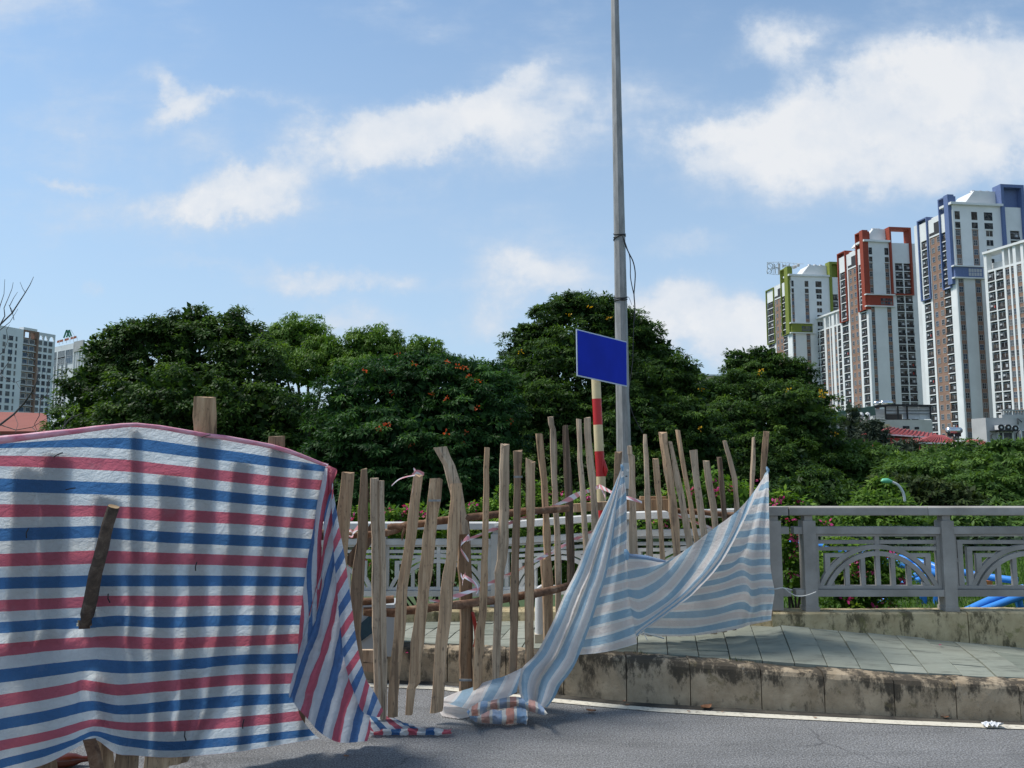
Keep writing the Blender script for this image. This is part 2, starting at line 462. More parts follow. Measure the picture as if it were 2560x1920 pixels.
# --- tarpaulin
def mk_tarp(name, stops, trans=.42, fade=None, fadec=(.5, .48, .45), dirt=(.23, .20, .17), dlo=.55, rough=.36, cr=1.0):
    m, n, b, out = new_mat(name)
    uv = n.node('ShaderNodeUVMap'); uv.uv_map = 'UVMap'
    U, V, _ = n.sep(uv.outputs[0])
    tc = n.node('ShaderNodeTexCoord'); o = tc.outputs['Object']
    Vw = n.math('ADD', V, n.math('MULTIPLY', n.math('SUBTRACT', n.noise(o, 55, 2, .5), .5), .05))
    ph = n.math('FRACT', n.math('ADD', n.math('MULTIPLY', Vw, .25), 10.125))
    c = n.ramp(ph, stops, 'CONSTANT')
    if fade:
        fn = n.noise(o, 7, 6, .65)
        c = n.mix(n.maprange(fn, fade[0], fade[1], fade[2], fade[3]), c, fadec)
    # dirt and scuffs
    dn = n.noise(o, 4.2, 8, .7)
    c = n.mix(n.maprange(dn, dlo, dlo + .22, 0, .5), c, dirt)
    weave = n.node('ShaderNodeTexWave', wave_type='BANDS', bands_direction='Z'); weave.inputs['Scale'].default_value = 260
    n.link(o, weave.inputs['Vector'])
    cr1 = n.noise(n.mapping(o, scale=(1.0, 1.0, 1.6)), 26, 5, .62, .9)
    cr2 = n.noise(n.mapping(o, scale=(1, 1, 1.5)), 6.0, 6, .6, .8)
    vo = n.node('ShaderNodeTexVoronoi', feature='DISTANCE_TO_EDGE'); vo.inputs['Scale'].default_value = 15
    n.link(n.vmath('ADD', n.mapping(o, scale=(1, 1, 1.9)), n.vmath('SCALE', n.noise(o, 9, 4, .6, 0, True), scale=.25)), vo.inputs['Vector'])
    edge = n.maprange(vo.outputs[0], 0, .16, 1, 0)
    c = n.mix(n.math('MULTIPLY', edge, .05 * cr), c, (.12, .12, .13))  # crease shade painted into the colour along the crinkle edges
    h = n.math('ADD', n.math('MULTIPLY', cr1, .8), n.math('MULTIPLY', cr2, 2.6))
    h = n.math('ADD', h, n.math('MULTIPLY', edge, .22))
    h = n.math('ADD', h, n.math('MULTIPLY', weave.outputs['Fac'], .03))
    bp = n.node('ShaderNodeBump'); bp.inputs['Strength'].default_value = .6 * cr; bp.inputs['Distance'].default_value = .016
    n.setin(bp.inputs['Height'], h)
    n.link(bp.outputs[0], b.inputs['Normal'])
    n.link(c, b.inputs['Base Color']); b.inputs['Roughness'].default_value = rough
    b.inputs['Specular IOR Level'].default_value = .45
    tr = n.node('ShaderNodeBsdfTranslucent'); n.link(n.mix(1.0, c, (.95, .98, 1.0), 'MULTIPLY'), tr.inputs[0]); n.link(bp.outputs[0], tr.inputs[1])
    mx = n.node('ShaderNodeMixShader'); mx.inputs[0].default_value = trans
    n.link(b.outputs[0], mx.inputs[1]); n.link(tr.outputs[0], mx.inputs[2]); n.link(mx.outputs[0], out.inputs[0])
    return m
WHT = (.74, .775, .785)
M['tarp'] = mk_tarp('striped_woven_tarpaulin', [(0, (.065, .185, .40)), (.255, WHT), (.495, (.60, .15, .20)), (.755, WHT)], .56, None, dirt=(.42, .42, .43), dlo=.6)
M['tarpback'] = mk_tarp('tarpaulin_reverse', [(0, (.075, .17, .37)), (.25, (.60, .62, .66)), (.5, (.56, .11, .16)), (.75, (.60, .62, .66))], .34, None, dirt=(.38, .38, .4), dlo=.6, cr=.9)
M['hem'] = blotch('pink_hem', (.62, .17, .24), (.74, .40, .46), 14, .5, stretch=(1, 1, 2))
PK = (.85, .78, .74); PW = (.90, .90, .88)
M['pale'] = mk_tarp('faded_striped_sheet', [(0, (.33, .54, .70)), (.20, PW), (.27, PK), (.44, PW), (.5, (.33, .54, .70)), (.70, PW), (.77, PK), (.94, PW)], .60,
                    (.3, .75, .0, .35), (.84, .82, .80), dirt=(.34, .23, .17), dlo=.64, rough=.6, cr=.75)
M['salmon'] = mk_tarp('faded_orange_striped_sheet', [(0, (.26, .42, .62)), (.19, (.86, .82, .72)), (.27, (.80, .34, .24)), (.44, (.86, .82, .72)), (.5, (.28, .45, .64)), (.69, (.86, .82, .72)), (.77, (.80, .40, .32)), (.94, (.86, .82, .72))], .30,
                      (.3, .75, .0, .45), (.70, .56, .48), dirt=(.25, .19, .15), dlo=.6, rough=.6, cr=.8)
# --- leaves
def mk_leaf(name, c1, c2, c3, trans=.35, rough=.5):
    m, n, b, out = new_mat(name)
    at = n.node('ShaderNodeAttribute'); at.attribute_name = 'tint'
    c = n.ramp(at.outputs['Fac'], [(0, c1), (.55, c2), (1, c3)])
    n.link(c, b.inputs['Base Color']); b.inputs['Roughness'].default_value = rough
    b.inputs['Specular IOR Level'].default_value = .12
    tr = n.node('ShaderNodeBsdfTranslucent'); n.link(n.mix(1.0, c, (1.25, 1.3, .55), 'MULTIPLY'), tr.inputs[0])
    mx = n.node('ShaderNodeMixShader'); mx.inputs[0].default_value = trans
    n.link(b.outputs[0], mx.inputs[1]); n.link(tr.outputs[0], mx.inputs[2]); n.link(mx.outputs[0], out.inputs[0])
    return m
M['leaf_dark'] = mk_leaf('dark_green_leaf', (.018, .042, .012), (.056, .11, .024), (.135, .225, .042), .36)
M['leaf_feather'] = mk_leaf('feathery_green_leaf', (.012, .038, .012), (.036, .092, .026), (.10, .20, .05), .34)
M['leaf_light'] = mk_leaf('light_green_leaf', (.06, .12, .022), (.115, .21, .035), (.21, .32, .06), .4)
M['leaf_mid'] = mk_leaf('mid_green_leaf', (.040, .082, .020), (.085, .16, .034), (.165, .265, .055), .33)
M['leaf_olive'] = mk_leaf('olive_green_leaf', (.03, .045, .018), (.055, .085, .025), (.11, .14, .045), .3)
M['leaf_fir'] = mk_leaf('grey_green_needle', (.035, .05, .035), (.06, .08, .055), (.10, .12, .08), .2)
M['leaf_boug'] = mk_leaf('bougainvillea_leaf', (.05, .11, .018), (.12, .23, .030), (.26, .38, .05), .4)
M['leaf_hedge'] = mk_leaf('hedge_leaf', (.010, .022, .008), (.022, .045, .014), (.05, .09, .02), .2)
M['grass'] = mk_leaf('grass_blade', (.05, .10, .02), (.085, .17, .03), (.15, .25, .05), .35)
M['fl_red'] = mk_leaf('orange_red_petal', (.45, .05, .02), (.6, .09, .03), (.7, .16, .06), .3)
M['fl_yellow'] = mk_leaf('yellow_petal', (.5, .24, .01), (.65, .36, .02), (.7, .45, .05), .3)
M['fl_pink'] = mk_leaf('magenta_bract', (.45, .03, .17), (.62, .06, .27), (.72, .22, .42), .35)
def flat(name, c, rough=.6, metal=0.0, spec=.5, bs=30, bstr=.0, var=.12):
    return blotch(name, tuple(q * (1 - var) for q in c), tuple(min(1, q * (1 + var * .5)) for q in c), 2.5, rough, 4, bs, bstr, .003, metal, spec=spec)
M['steel'] = blotch('galvanised_steel', (.19, .185, .17), (.36, .35, .33), 7, .6, 8, 30, .15, .002, .15, stretch=(2.5, 2.5, .45))
M['cable'] = flat('black_cable', (.012, .012, .012), .5)
M['signblue'] = flat('blue_sign_face', (.003, .022, .42), .6, var=.14, spec=.15)
M['signwhite'] = flat('pale_sign_border', (.55, .60, .72), .4)
M['red'] = flat('red_post_paint', (.46, .012, .014), .38, var=.15)
M['cream'] = flat('cream_post_paint', (.62, .50, .28), .5, var=.2)
M['tape'] = None
def mk_tape():
    m, n, b, out = new_mat('red_white_barrier_tape')
    uv = n.node('ShaderNodeUVMap'); uv.uv_map = 'UVMap'
    U, V, _ = n.sep(uv.outputs[0])
    f = n.math('FRACT', n.math('ADD', n.math('MULTIPLY', U, 7.5), n.math('MULTIPLY', V, .5)))
    c = n.ramp(f, [(0, (.80, .76, .76)), (.42, (.80, .76, .76)), (.5, (.72, .30, .32)), (.92, (.72, .30, .32)), (1, (.8, .76, .76))])
    n.link(c, b.inputs['Base Color']); b.inputs['Roughness'].default_value = .5
    return m
M['tape'] = mk_tape()
M['cord'] = flat('white_cord', (.55, .55, .52), .8)
M['bluemetal'] = flat('blue_painted_tube', (.045, .24, .66), .35, var=.1)
M['orange'] = flat('orange_paint', (.6, .2, .05), .5)
M['teal'] = blotch('dark_teal_panel', (.008, .035, .055), (.02, .07, .09), 9, .5)
M['greybox'] = flat('pale_grey_paint', (.36, .37, .36), .6, var=.1)
M['whitepaint'] = flat('white_plastic', (.66, .66, .64), .5)
M['beige'] = flat('beige_plaster', (.52, .45, .34), .85)
M['cream_wall'] = blotch('stained_cream_plaster', (.44, .43, .33), (.56, .55, .47), .45, .9)
M['grey_wall'] = blotch('grey_plaster', (.36, .36, .35), (.46, .46, .44), .4, .9)
M['zinc'] = blotch('weathered_zinc_sheet', (.38, .40, .40), (.56, .58, .57), .6, .6, 6, 20, 0, stretch=(1, 1, 4))
M['greenroof'] = flat('dark_green_sheet', (.05, .12, .09), .7)
M['blackish'] = flat('blackened_steel', (.02, .02, .02), .7)
M['redroof'] = blotch('red_sheet_roof', (.27, .042, .040), (.34, .065, .055), 1.2, .6)
M['redwall'] = flat('dark_red_wall', (.26, .035, .03), .8)
M['rustroof'] = blotch('brick_red_roof', (.20, .045, .028), (.26, .062, .038), .3, .8)
M['inox'] = flat('polished_tank_steel', (.62, .63, .64), .22, .9, var=.05)
M['bottle'] = flat('brown_glass', (.09, .018, .008), .12, var=.1)
M['paper'] = flat('crumpled_white_paper', (.72, .72, .72), .8)
M['dryleaf'] = blotch('dry_brown_leaf', (.16, .07, .03), (.30, .14, .07), 30, .8)
M['redcloth'] = flat('red_plastic', (.42, .03, .015), .45)
M['lampgreen'] = flat('green_lamp_cover', (.12, .42, .25), .4)
M['lampwhite'] = flat('white_lamp_arm', (.62, .62, .62), .4)
# building materials
M['bwhite'] = blotch('white_render', (.66, .67, .655), (.75, .76, .745), .12, .85, 5, 8, 0, spec=.3)
M['bwhite2'] = blotch('grey_white_render', (.58, .59, .58), (.68, .69, .68), .12, .85, 5, 8, 0, spec=.3)
M['bbrown'] = blotch('brown_cladding', (.22, .135, .095), (.29, .18, .13), .3, .85, 5, 8, 0)
M['bdark'] = flat('dark_recess', (.035, .033, .035), .7)  # near-black for rails, and for shade painted into recesses and openings
def mk_glass(name, cols, rough=.2, spec=.3):
    m, n, b, out = new_mat(name)
    oi = n.node('ShaderNodeObjectInfo')
    c = n.ramp(oi.outputs['Random'], [(i / len(cols), q) for i, q in enumerate(cols)], 'CONSTANT')
    v = obj_vec(n, True)
    f = n.noise(v, .9, 3, .5)
    c = n.mix(n.maprange(f, .5, .62, 0, .35), c, (.24, .22, .20))
    n.link(c, b.inputs['Base Color']); b.inputs['Roughness'].default_value = rough; b.inputs['Specular IOR Level'].default_value = spec
    return m
M['pane'] = mk_glass('window_glass', [(.03, .035, .045), (.06, .065, .07), (.02, .02, .025), (.10, .11, .12), (.035, .06, .10), (.16, .15, .14)])
M['pane2'] = mk_glass('balcony_glass', [(.02, .02, .022), (.035, .033, .03), (.05, .04, .035), (.025, .03, .035), (.07, .06, .05)], .6, .1)
M['wframe'] = flat('pale_window_frame', (.42, .43, .44), .5)
M['accgreen'] = flat('lime_green_render', (.185, .22, .03), .75)
M['accred'] = flat('brick_red_render', (.29, .048, .022), .75)
M['accblue'] = flat('slate_blue_render', (.115, .165, .32), .75)
M['dome'] = flat('grey_vent', (.40, .41, .42), .4, .4)
M['signred'] = flat('orange_sign_letter', (.45, .14, .06), .6)
M['signgreen'] = flat('green_sign_logo', (.05, .22, .12), .6)
# ------------------------------------------------------------------ ground, road, pavement
def interp(tab, x):
    if x <= tab[0][0]: i = 0
    elif x >= tab[-1][0]: i = len(tab) - 2
    else: i = max(k for k in range(len(tab) - 1) if tab[k][0] <= x)
    a, b = tab[i], tab[i + 1]; t = (x - a[0]) / (b[0] - a[0])
    return tuple(a[k] + (b[k] - a[k]) * t for k in range(1, len(a)))
KERB = []     # X -> (Y of the kerb foot, height of the kerb top)
for (u, vb, vt) in [(600, 1690, 1612), (967, 1701, 1616), (1118, 1706, 1623), (1250, 1718, 1628), (1383, 1736, 1634), (1567, 1755, 1643), (1727, 1765, 1655), (1905, 1775, 1669), (2073, 1783, 1684), (2300, 1794, 1700), (2553, 1805, 1713), (2900, 1818, 1728)]:
    g = G(u, vb); KERB.append((g.x, g.y, W(u, vt, g.y).z))
k0 = KERB[0]; KERB.insert(0, (k0[0] - 6, k0[1] + .5, k0[2] - .02))
k1 = KERB[-1]; KERB.append((k1[0] + 6, k1[1] - .6, k1[2] - .02))
def kerb_y(x): return interp(KERB, x)[0]
def kerb_z(x): return interp(KERB, x)[1]
# pavement surface: ruled between the kerb top and the foot of the low wall
WALLPTS = [(-9, 6.75), (-.14, 6.75), (.985, 6.25), (1.95, 5.67), (9, 5.67)]
def wall_y(x): return interp(WALLPTS, x)[0]
FOOT = [(-9, .195), (-1.4, .195), (-.14, .20), (.95, .325), (1.55, .375), (1.97, .40), (2.92, .312), (3.82, .229), (9, .20)]
def pav_z(x, y):
    a, b = kerb_y(x) + .1, wall_y(x); t = max(0.0, min(1.1, (y - a) / (b - a)))
    return kerb_z(x) * (1 - t) + interp(FOOT, x)[0] * t + .012 * math.sin(math.pi * min(1, t))

def sheet(name, x0, x1, y0, y1, nx, ny, zf, mat, yf=None, **kw):
    mb = MB(); V = []; F = []
    for j in range(ny + 1):
        for i in range(nx + 1):
            x = x0 + (x1 - x0) * i / nx
            ya, yb = (yf(x) if yf else (y0, y1))
            y = ya + (yb - ya) * j / ny
            V.append((x, y, zf(x, y)))
    for j in range(ny):
        for i in range(nx):
            a = j * (nx + 1) + i; F.append((a, a + 1, a + nx + 2, a + nx + 1))
    mb.add(V, F, 0, True)
    return mb.build(name, mat, origin=(0, 0, 0), **kw)
sheet('ground', -1600, 1600, -60, 3200, 40, 40, lambda x, y: -.03, M['grass_soil'], kind='structure')
sheet('road', -40, 40, -12, 6, 80, 20, lambda x, y: 0.0, M['asphalt'], yf=lambda x: (-12, kerb_y(x) + .02), kind='structure')
def line_pts():
    P = []
    for (u, v) in [(600, 1702), (700, 1705), (850, 1710), (967, 1714), (1100, 1720), (1240, 1735), (1383, 1751), (1530, 1765), (1646, 1775), (1800, 1784), (2000, 1794), (2250, 1806), (2553, 1818), (2900, 1830)]:
        P.append(G(u, v, .004))
    P.insert(0, P[0] + (P[0] - P[1]) * 20); P.append(P[-1] + (P[-1] - P[-2]) * 14)
    return P
def ribbon(P, w, z, n=6):
    mb = MB(); V = []; F = []
    Q = []
    for i in range(len(P) - 1):
        for k in range(n): Q.append(P[i].lerp(P[i + 1], k / n))
    Q.append(P[-1])
    for i, p in enumerate(Q):
        d = (Q[min(i + 1, len(Q) - 1)] - Q[max(i - 1, 0)]).normalized(); s = Vector((-d.y, d.x, 0)) * w / 2
        V += [(p + s), (p - s)]
    V = [(a[0], a[1], z) for a in V]
    for i in range(len(Q) - 1): F.append((2 * i, 2 * i + 1, 2 * i + 3, 2 * i + 2))
    mb.add(V, F)
    return mb
ribbon(line_pts(), .075, .005).build('painted_edge_line', M['paint'], origin=(0, 0, 0), kind='structure')

ribbon([Vector((x, y - .035, 0)) for (x, y, z) in KERB], .075, .0025).build('gutter_strip', M['gutter'], origin=(0, 0, 0), kind='structure')
# kerb: one stone after another
kerb = empty('kerb', (0, kerb_y(0), 0), kind='structure')
KJ = [(G(u, 1760).x) for u in ()]
xs = []
base_u = [967, 1118, 1265, 1410, 1567, 1727, 1905, 2063, 2239, 2394, 2553]
bx = [interp([(u, G(u, vb).x) for (u, vb) in [(600, 1690), (967, 1701), (1118, 1706), (1250, 1718), (1383, 1736), (1567, 1755), (1727, 1765), (1905, 1775), (2073, 1783), (2300, 1794), (2553, 1805)]], u)[0] for u in base_u]
pre = [bx[0] - .42 * k for k in range(6, 0, -1)]; post = [bx[-1] + .42 * k for k in range(1, 8)]
bx = pre + bx + post
for i in range(len(bx) - 1):
    a, b_ = bx[i] + .003, bx[i + 1] - .003
    mb = MB(); V = []; nseg = 5
    hz = rnd.uniform(-.005, .005); hy = rnd.uniform(-.004, .004)
    prof = [(0.0, -.05, 0), (0.0, .5, 1), (.001, -.035, 2), (.010, -.012, 2), (.028, -.001, 2), (.06, .003, 2), (.13, .003, 2), (.13, -.05, 0)]
    for k in range(nseg + 1):
        x = a + (b_ - a) * k / nseg; y = kerb_y(x) + hy; z = kerb_z(x) + hz
        for (dy, dz, md) in prof:
            zz = dz if md == 0 else (z * .5 if md == 1 else z + dz)
            j = rnd.uniform(-.005, .005) if md == 2 else rnd.uniform(-.002, .002)
            V.append((x, y + dy + j * .7, zz + (j if md == 2 else 0)))
    n = len(prof); F = []
    for k in range(nseg):
        for q in range(n - 1):
            F.append((k * n + q, (k + 1) * n + q, (k + 1) * n + q + 1, k * n + q + 1))
    F.append(tuple(range(n))); F.append(tuple(range(nseg * n, nseg * n + n))[::-1])
    mb.add(V, F)
    mb.build('kerb_stone', M['kerb'], kerb)
# wall line behind the pavement (plan)
# pavement bed and tiles
pave = sheet('pavement', -9, 9, 0, 0, 120, 14, lambda x, y: pav_z(x, y) - .016, M['bed'], yf=lambda x: (kerb_y(x) + .12, wall_y(x) + .10), kind='structure')
def clip(poly, f):
    out = []
    for i in range(len(poly)):
        a, b_ = poly[i], poly[(i + 1) % len(poly)]; fa, fb = f(a), f(b_)
        if fa >= 0: out.append(a)
        if (fa >= 0) != (fb >= 0):
            t = fa / (fa - fb); out.append((a[0] + (b_[0] - a[0]) * t, a[1] + (b_[1] - a[1]) * t))
    return out
ANG = math.radians(-10); ca, sa = math.cos(ANG), math.sin(ANG)
TW, TL, GAP = .205, .40, .006
def tile_poly(i, j):
    x0 = i * TW; y0 = j * TL + (i % 2) * TL * .5 + (i % 3) * .04
    P = []
    for (a, b_) in [(0, 0), (TW - GAP, 0), (TW - GAP, TL - GAP), (0, TL - GAP)]:
        x, y = x0 + a, y0 + b_
        P.append((x * ca - y * sa, 5.2 + x * sa + y * ca))
    return P
tiles = []
for i in range(-50, 50):
    for j in range(-6, 10):
        P = tile_poly(i, j)
        cx = sum(p[0] for p in P) / 4; cy = sum(p[1] for p in P) / 4
        if not (-4.9 < cx < 7.2 and 4.2 < cy < 7.3): continue
        P = clip(P, lambda p: p[1] - (kerb_y(p[0]) + .135))
        if len(P) >= 3: P = clip(P, lambda p: (wall_y(p[0]) + .03) - p[1])
        if len(P) < 3: continue
        ar = abs(sum(P[k][0] * P[(k + 1) % len(P)][1] - P[(k + 1) % len(P)][0] * P[k][1] for k in range(len(P)))) / 2
        if ar < .002: continue
        uu, vv = to_uv((cx, cy, .25))
        if not (-900 < uu < 3500): continue
        tiles.append(P)
tiles.sort(key=lambda P: (0 if -60 < to_uv((P[0][0], P[0][1], .25))[0] < 2640 else 1, P[0][1]))
NT_ = 0
rest = MB()
for P in tiles:
    dz = rnd.uniform(-.004, .004); tx = rnd.uniform(-.006, .006); ty = rnd.uniform(-.006, .006)
    cx = sum(p[0] for p in P) / len(P); cy = sum(p[1] for p in P) / len(P)
    top = [(p[0], p[1], pav_z(*p) + dz + (p[0] - cx) * tx + (p[1] - cy) * ty + .004) for p in P]
    bot = [(p[0] , p[1], t[2] - .02) for p, t in zip(P, top)]
    ins = [(cx + (p[0] - cx) * .975, cy + (p[1] - cy) * .975, t[2] + .0012) for p, t in zip(P, top)]
    n = len(P)
    V = bot + top + ins
    F = [(k, (k + 1) % n, n + (k + 1) % n, n + k) for k in range(n)] + [(n + k, n + (k + 1) % n, 2 * n + (k + 1) % n, 2 * n + k) for k in range(n)] + [tuple(range(2 * n, 3 * n))]
    uu, vv = to_uv((cx, cy, .25))
    if NT_ < 298:
        mb = MB(); mb.add(V, F); mb.build('tile', M['tile'], pave); NT_ += 1
    else: rest.add(V, F)
if rest.f: rest.build('far_tiles', M['tile'], pave, kind='stuff')
# sandy mortar strip between kerb and tiles on the left
# ------------------------------------------------------------------ low walls
def wall_piece(name, pts, label, cat='wall'):
    """pts: list of (X, Y, z_top); thickness .16 behind"""
    t = empty(name, (pts[0][0], pts[0][1], 0), label, cat)
    mb = MB(); V = []; F = []
    Q = []
    for i in range(len(pts) - 1):
        n = max(2, int(abs(pts[i + 1][0] - pts[i][0]) / .12))
        for k in range(n):
            Q.append(tuple(pts[i][c] + (pts[i + 1][c] - pts[i][c]) * k / n for c in range(3)))
    Q.append(pts[-1])
    prof = [(0, None), (0, -.10), (.0, -.012), (.012, 0), (.17, .002), (.185, -.012), (.185, None)]
    for (x, y, z) in Q:
        for (dy, dz) in prof:
            j = 0 if dz is None else rnd.uniform(-.003, .003)
            V.append((x, y + dy + j, (-.05 if dz is None else z + dz + j)))
    n = len(prof)
    for k in range(len(Q) - 1):
        for q in range(n - 1): F.append((k * n + q, (k + 1) * n + q, (k + 1) * n + q + 1, k * n + q + 1))
    F.append(tuple(range(n))); F.append(tuple(range((len(Q) - 1) * n, len(Q) * n))[::-1])
    mb.add(V, F); mb.build('wall_body', M['wallc'], t)
    return t
XR = W(1925, 1400, 5.67).x
XJ = W(2421, 1560, 5.67).x
wall_piece('low_wall', [(XR, 5.67, .492), (XJ - .004, 5.67, .492)], 'mossy low concrete wall under the grey railing, beside the striped sheet')
wall_piece('low_wall', [(XJ + .004, 5.67, .496), (9, 5.67, .496)], 'mossy low concrete wall right of the cracked joint, under the railing')
wall_piece('low_wall', [(-9, 6.75, .285), (-.14, 6.75, .30), (.985, 6.25, .40), (XR - .004, 5.68, .488)], 'low concrete wall behind the picket fence, below the pale railing')
# ------------------------------------------------------------------ concrete railings
def arc_band(mb, cx, cz, r0, r1, xlim, zmin, d0, d1, mat=0):
    """band of an arch in local (x, z); clipped at |x|<xlim and z>zmin"""
    a0 = math.acos(min(1, xlim / r0)) if xlim < r0 else 0
    s = (zmin - cz) / r1
    a1 = math.asin(max(-1, min(1, s)))
    a = max(a0, a1); n = 26
    P = [(math.cos(a + (math.pi - 2 * a) * k / n), math.sin(a + (math.pi - 2 * a) * k / n)) for k in range(n + 1)]
    V = []
    for (c, s_) in P:
        for (r, d) in ((r0, d0), (r1, d0), (r1, d1), (r0, d1)):
            V.append((cx + c * r, d, max(cz + s_ * r, zmin - .002)))
    F = []
    for k in range(n):
        for q in range(4): F.append((4 * k + q, 4 * k + 4 + q, 4 * k + 4 + (q + 1) % 4, 4 * k + (q + 1) % 4))
    F.append((0, 1, 2, 3)); F.append((4 * n, 4 * n + 1, 4 * n + 2, 4 * n + 3)[::-1])
    mb.add(V, F, mat)
K = .000891   # metres per drawing unit
def railing(label, p0, p1, dz0, dz1, bays, mat, posts, ext=(0, 0), hws=None):
    """p0,p1 (X,Y) plan ends; bays: list of local post-centre positions"""
    p0 = Vector((p0[0], p0[1])); p1 = Vector((p1[0], p1[1])); L = (p1 - p0).length; e = (p1 - p0) / L; nrm = Vector((-e.y, e.x))
    def xf(p):
        s, d, z = p
        q = p0 + e * s + nrm * d
        return Vector((q.x, q.y, z + dz0 + (dz1 - dz0) * s / L))
    t = empty('concrete_railing', xf((0, 0, .5)), label, 'railing')
    pw = .046
    for s in posts:
        mb = MB(xf)
        mb.box(s - pw, s + pw, -.05, .05, .50, 1.150); mb.box(s - pw - .006, s + pw + .006, -.056, .056, .485, .525)
        mb.box(s - .03, s + .03, -.035, .035, 1.150, 1.187)
        mb.build('post', mat, t)
    a, b = bays[0][0] - ext[0], bays[-1][1] + ext[1]
    n = max(1, round((b - a) / 1.04)); cuts = [a + (b - a) * k / n for k in range(n + 1)]
    for k in range(n):
        mb = MB(xf); c0, c1 = cuts[k] + .002, cuts[k + 1] - .002
        V = []
        for s in (c0, c1):
            for (d, z) in ((-.055, 1.190), (-.062, 1.196), (-.062, 1.246), (-.054, 1.2535), (.054, 1.2535), (.062, 1.246), (.062, 1.196), (.055, 1.190)): V.append((s, d, z))
        mb.add(V, [(q, (q + 1) % 8, 8 + (q + 1) % 8, 8 + q) for q in range(8)] + [tuple(range(8))[::-1], tuple(range(8, 16))])
        mb.build('top_rail', mat, t)
    for (s0, s1) in bays:
        a, b = s0 + pw + .001, s1 - pw - .001
        mb = MB(xf); mb.box(a, b, -.036, .036, 1.053, 1.104); mb.build('middle_rail', mat, t)
        mb = MB(xf); mb.box(a, b, -.042, .042, .599, .648); mb.build('bottom_rail', mat, t)
        cx = (a + b) / 2; hw = (b - a) / 2; zt = 1.050; H = .395
        d0, d1 = -.020, .020
        mb = MB(xf)
        fw = 30 * K
        mb.box(a, b, d0, d1, zt - 18 * K, zt); mb.box(a, b, d0, d1, .651, .651 + 26 * K)
        mb.box(a, a + fw, d0, d1, .651 + 26 * K, zt - 18 * K); mb.box(b - fw, b, d0, d1, .651 + 26 * K, zt - 18 * K)
        pan = mb.build('lattice_panel', mat, t)
        zb = .651 + 26 * K
        czc = zt - 619 * K
        for (R1, R0) in ((534, 496), (478, 440)):
            mb = MB(xf); arc_band(mb, cx, czc, R0 * K, R1 * K, hw - fw, zb, -.017, .017); mb.build('arch', mat, pan)
        def top_at(dx, R): return czc + math.sqrt(max(0, (R * K) ** 2 - dx * dx))
        for o in (0, -125, 125, -258, 258, -385, 385):
            if abs(o) * K + 19 * K > hw - fw: continue
            z1 = top_at(abs(o) * K, 445) if o else zt - 18 * K
            mb = MB(xf); w = 18 * K
            mb.box(cx + o * K - w, cx + o * K + w, -.014, .014, zb, z1); mb.build('bar', mat, pan)
        for (ox, y) in ((573, 50), (495, 105), (420, 160)):
            for sg in (-1, 1):
                vx = min(ox * K, hw - fw - .0)
                mb = MB(xf)
                zt1 = zt - y * K; zt0 = zt1 - 30 * K
                # horizontal arm reaches the arch
                zc = (zt1 + zt0) / 2 - czc
                dxa = math.sqrt(max(0, (515 * K) ** 2 - zc * zc)) if zc < 515 * K else 20 * K
                x_in = max(dxa, 20 * K)
                merged = ox * K + 22 * K > hw - fw
                x_out = hw - fw if merged else vx + 22 * K
                xa, xb = sorted((cx + sg * x_in, cx + sg * x_out))
                mb.box(xa, xb, -.015, .015, zt0, zt1)
                if not merged:
                    # vertical arm down to the arch or the frame
                    xx = vx
                    zlow = top_at(xx, 520) if xx < 520 * K else zb
                    zlow = max(zb, zlow)
                    xa, xb = sorted((cx + sg * (xx - 22 * K), cx + sg * (xx + 22 * K)))
                    if zlow < zt0: mb.box(xa, xb, -.015, .015, zlow, zt0 - .0005)
                    if ox == 573:
                        xa, xb = sorted((cx + sg * (xx + 22 * K), cx + sg * (hw - fw)))
                        if xb > xa: mb.box(xa, xb, -.013, .013, zt - 232 * K, zt - 200 * K)
                mb.build('bracket', mat, pan)
    return t
# right railing: parallel to the picture; local s = X - X0
Y0 = 5.76
X0 = W(2028, 1400, 5.70).x
sp = W(2376, 1400, 5.70).x - X0
railing('grey concrete railing with arched panels at the right, above the mossy wall', (X0, Y0), (X0 + 5.6, Y0), 0, 0,
        [(0, sp), (sp, 2 * sp + .2), (2 * sp + .2, 3 * sp + .4), (3 * sp + .4, 4 * sp + .6), (4 * sp + .6, 5 * sp + .8)], M['rail'], [0, sp, 2 * sp + .2, 3 * sp + .4, 4 * sp + .6, 5 * sp + .8], ext=(.15, .1))
# short gap bay between the two end posts
XA = W(1941, 1400, 5.70).x
def gap_bay():
    t = empty('concrete_railing', (XA, Y0, .5), 'narrow pair of short rail stubs with bougainvillea between, beside the striped sheet', 'railing')
    mb = MB(); mb.box(XA - .046, XA + .046, Y0 - .05, Y0 + .05, .50, 1.150); mb.box(XA - .03, XA + .03, Y0 - .035, Y0 + .035, 1.15, 1.187); mb.build('post', M['rail'], t)
    mb = MB(); mb.box(XA - .05, X0 - .157, Y0 - .06, Y0 + .06, 1.19, 1.252); mb.build('top_rail', M['rail'], t)
    mb = MB(); mb.box(X0 - .156, X0 - .151, Y0 - .05, Y0 + .05, 1.19, 1.246); mb.build('joint_filler', M['blackish'], t)
    for (z0, z1) in ((1.053, 1.104), (.599, .648)):
        mb = MB(); mb.box(XA + .047, XA + .11, Y0 - .036, Y0 + .036, z0, z1); mb.build('stub', M['rail'], t)
        mb = MB(); mb.box(X0 - .11, X0 - .047, Y0 - .036, Y0 + .036, z0, z1); mb.build('stub', M['rail'], t)
gap_bay()
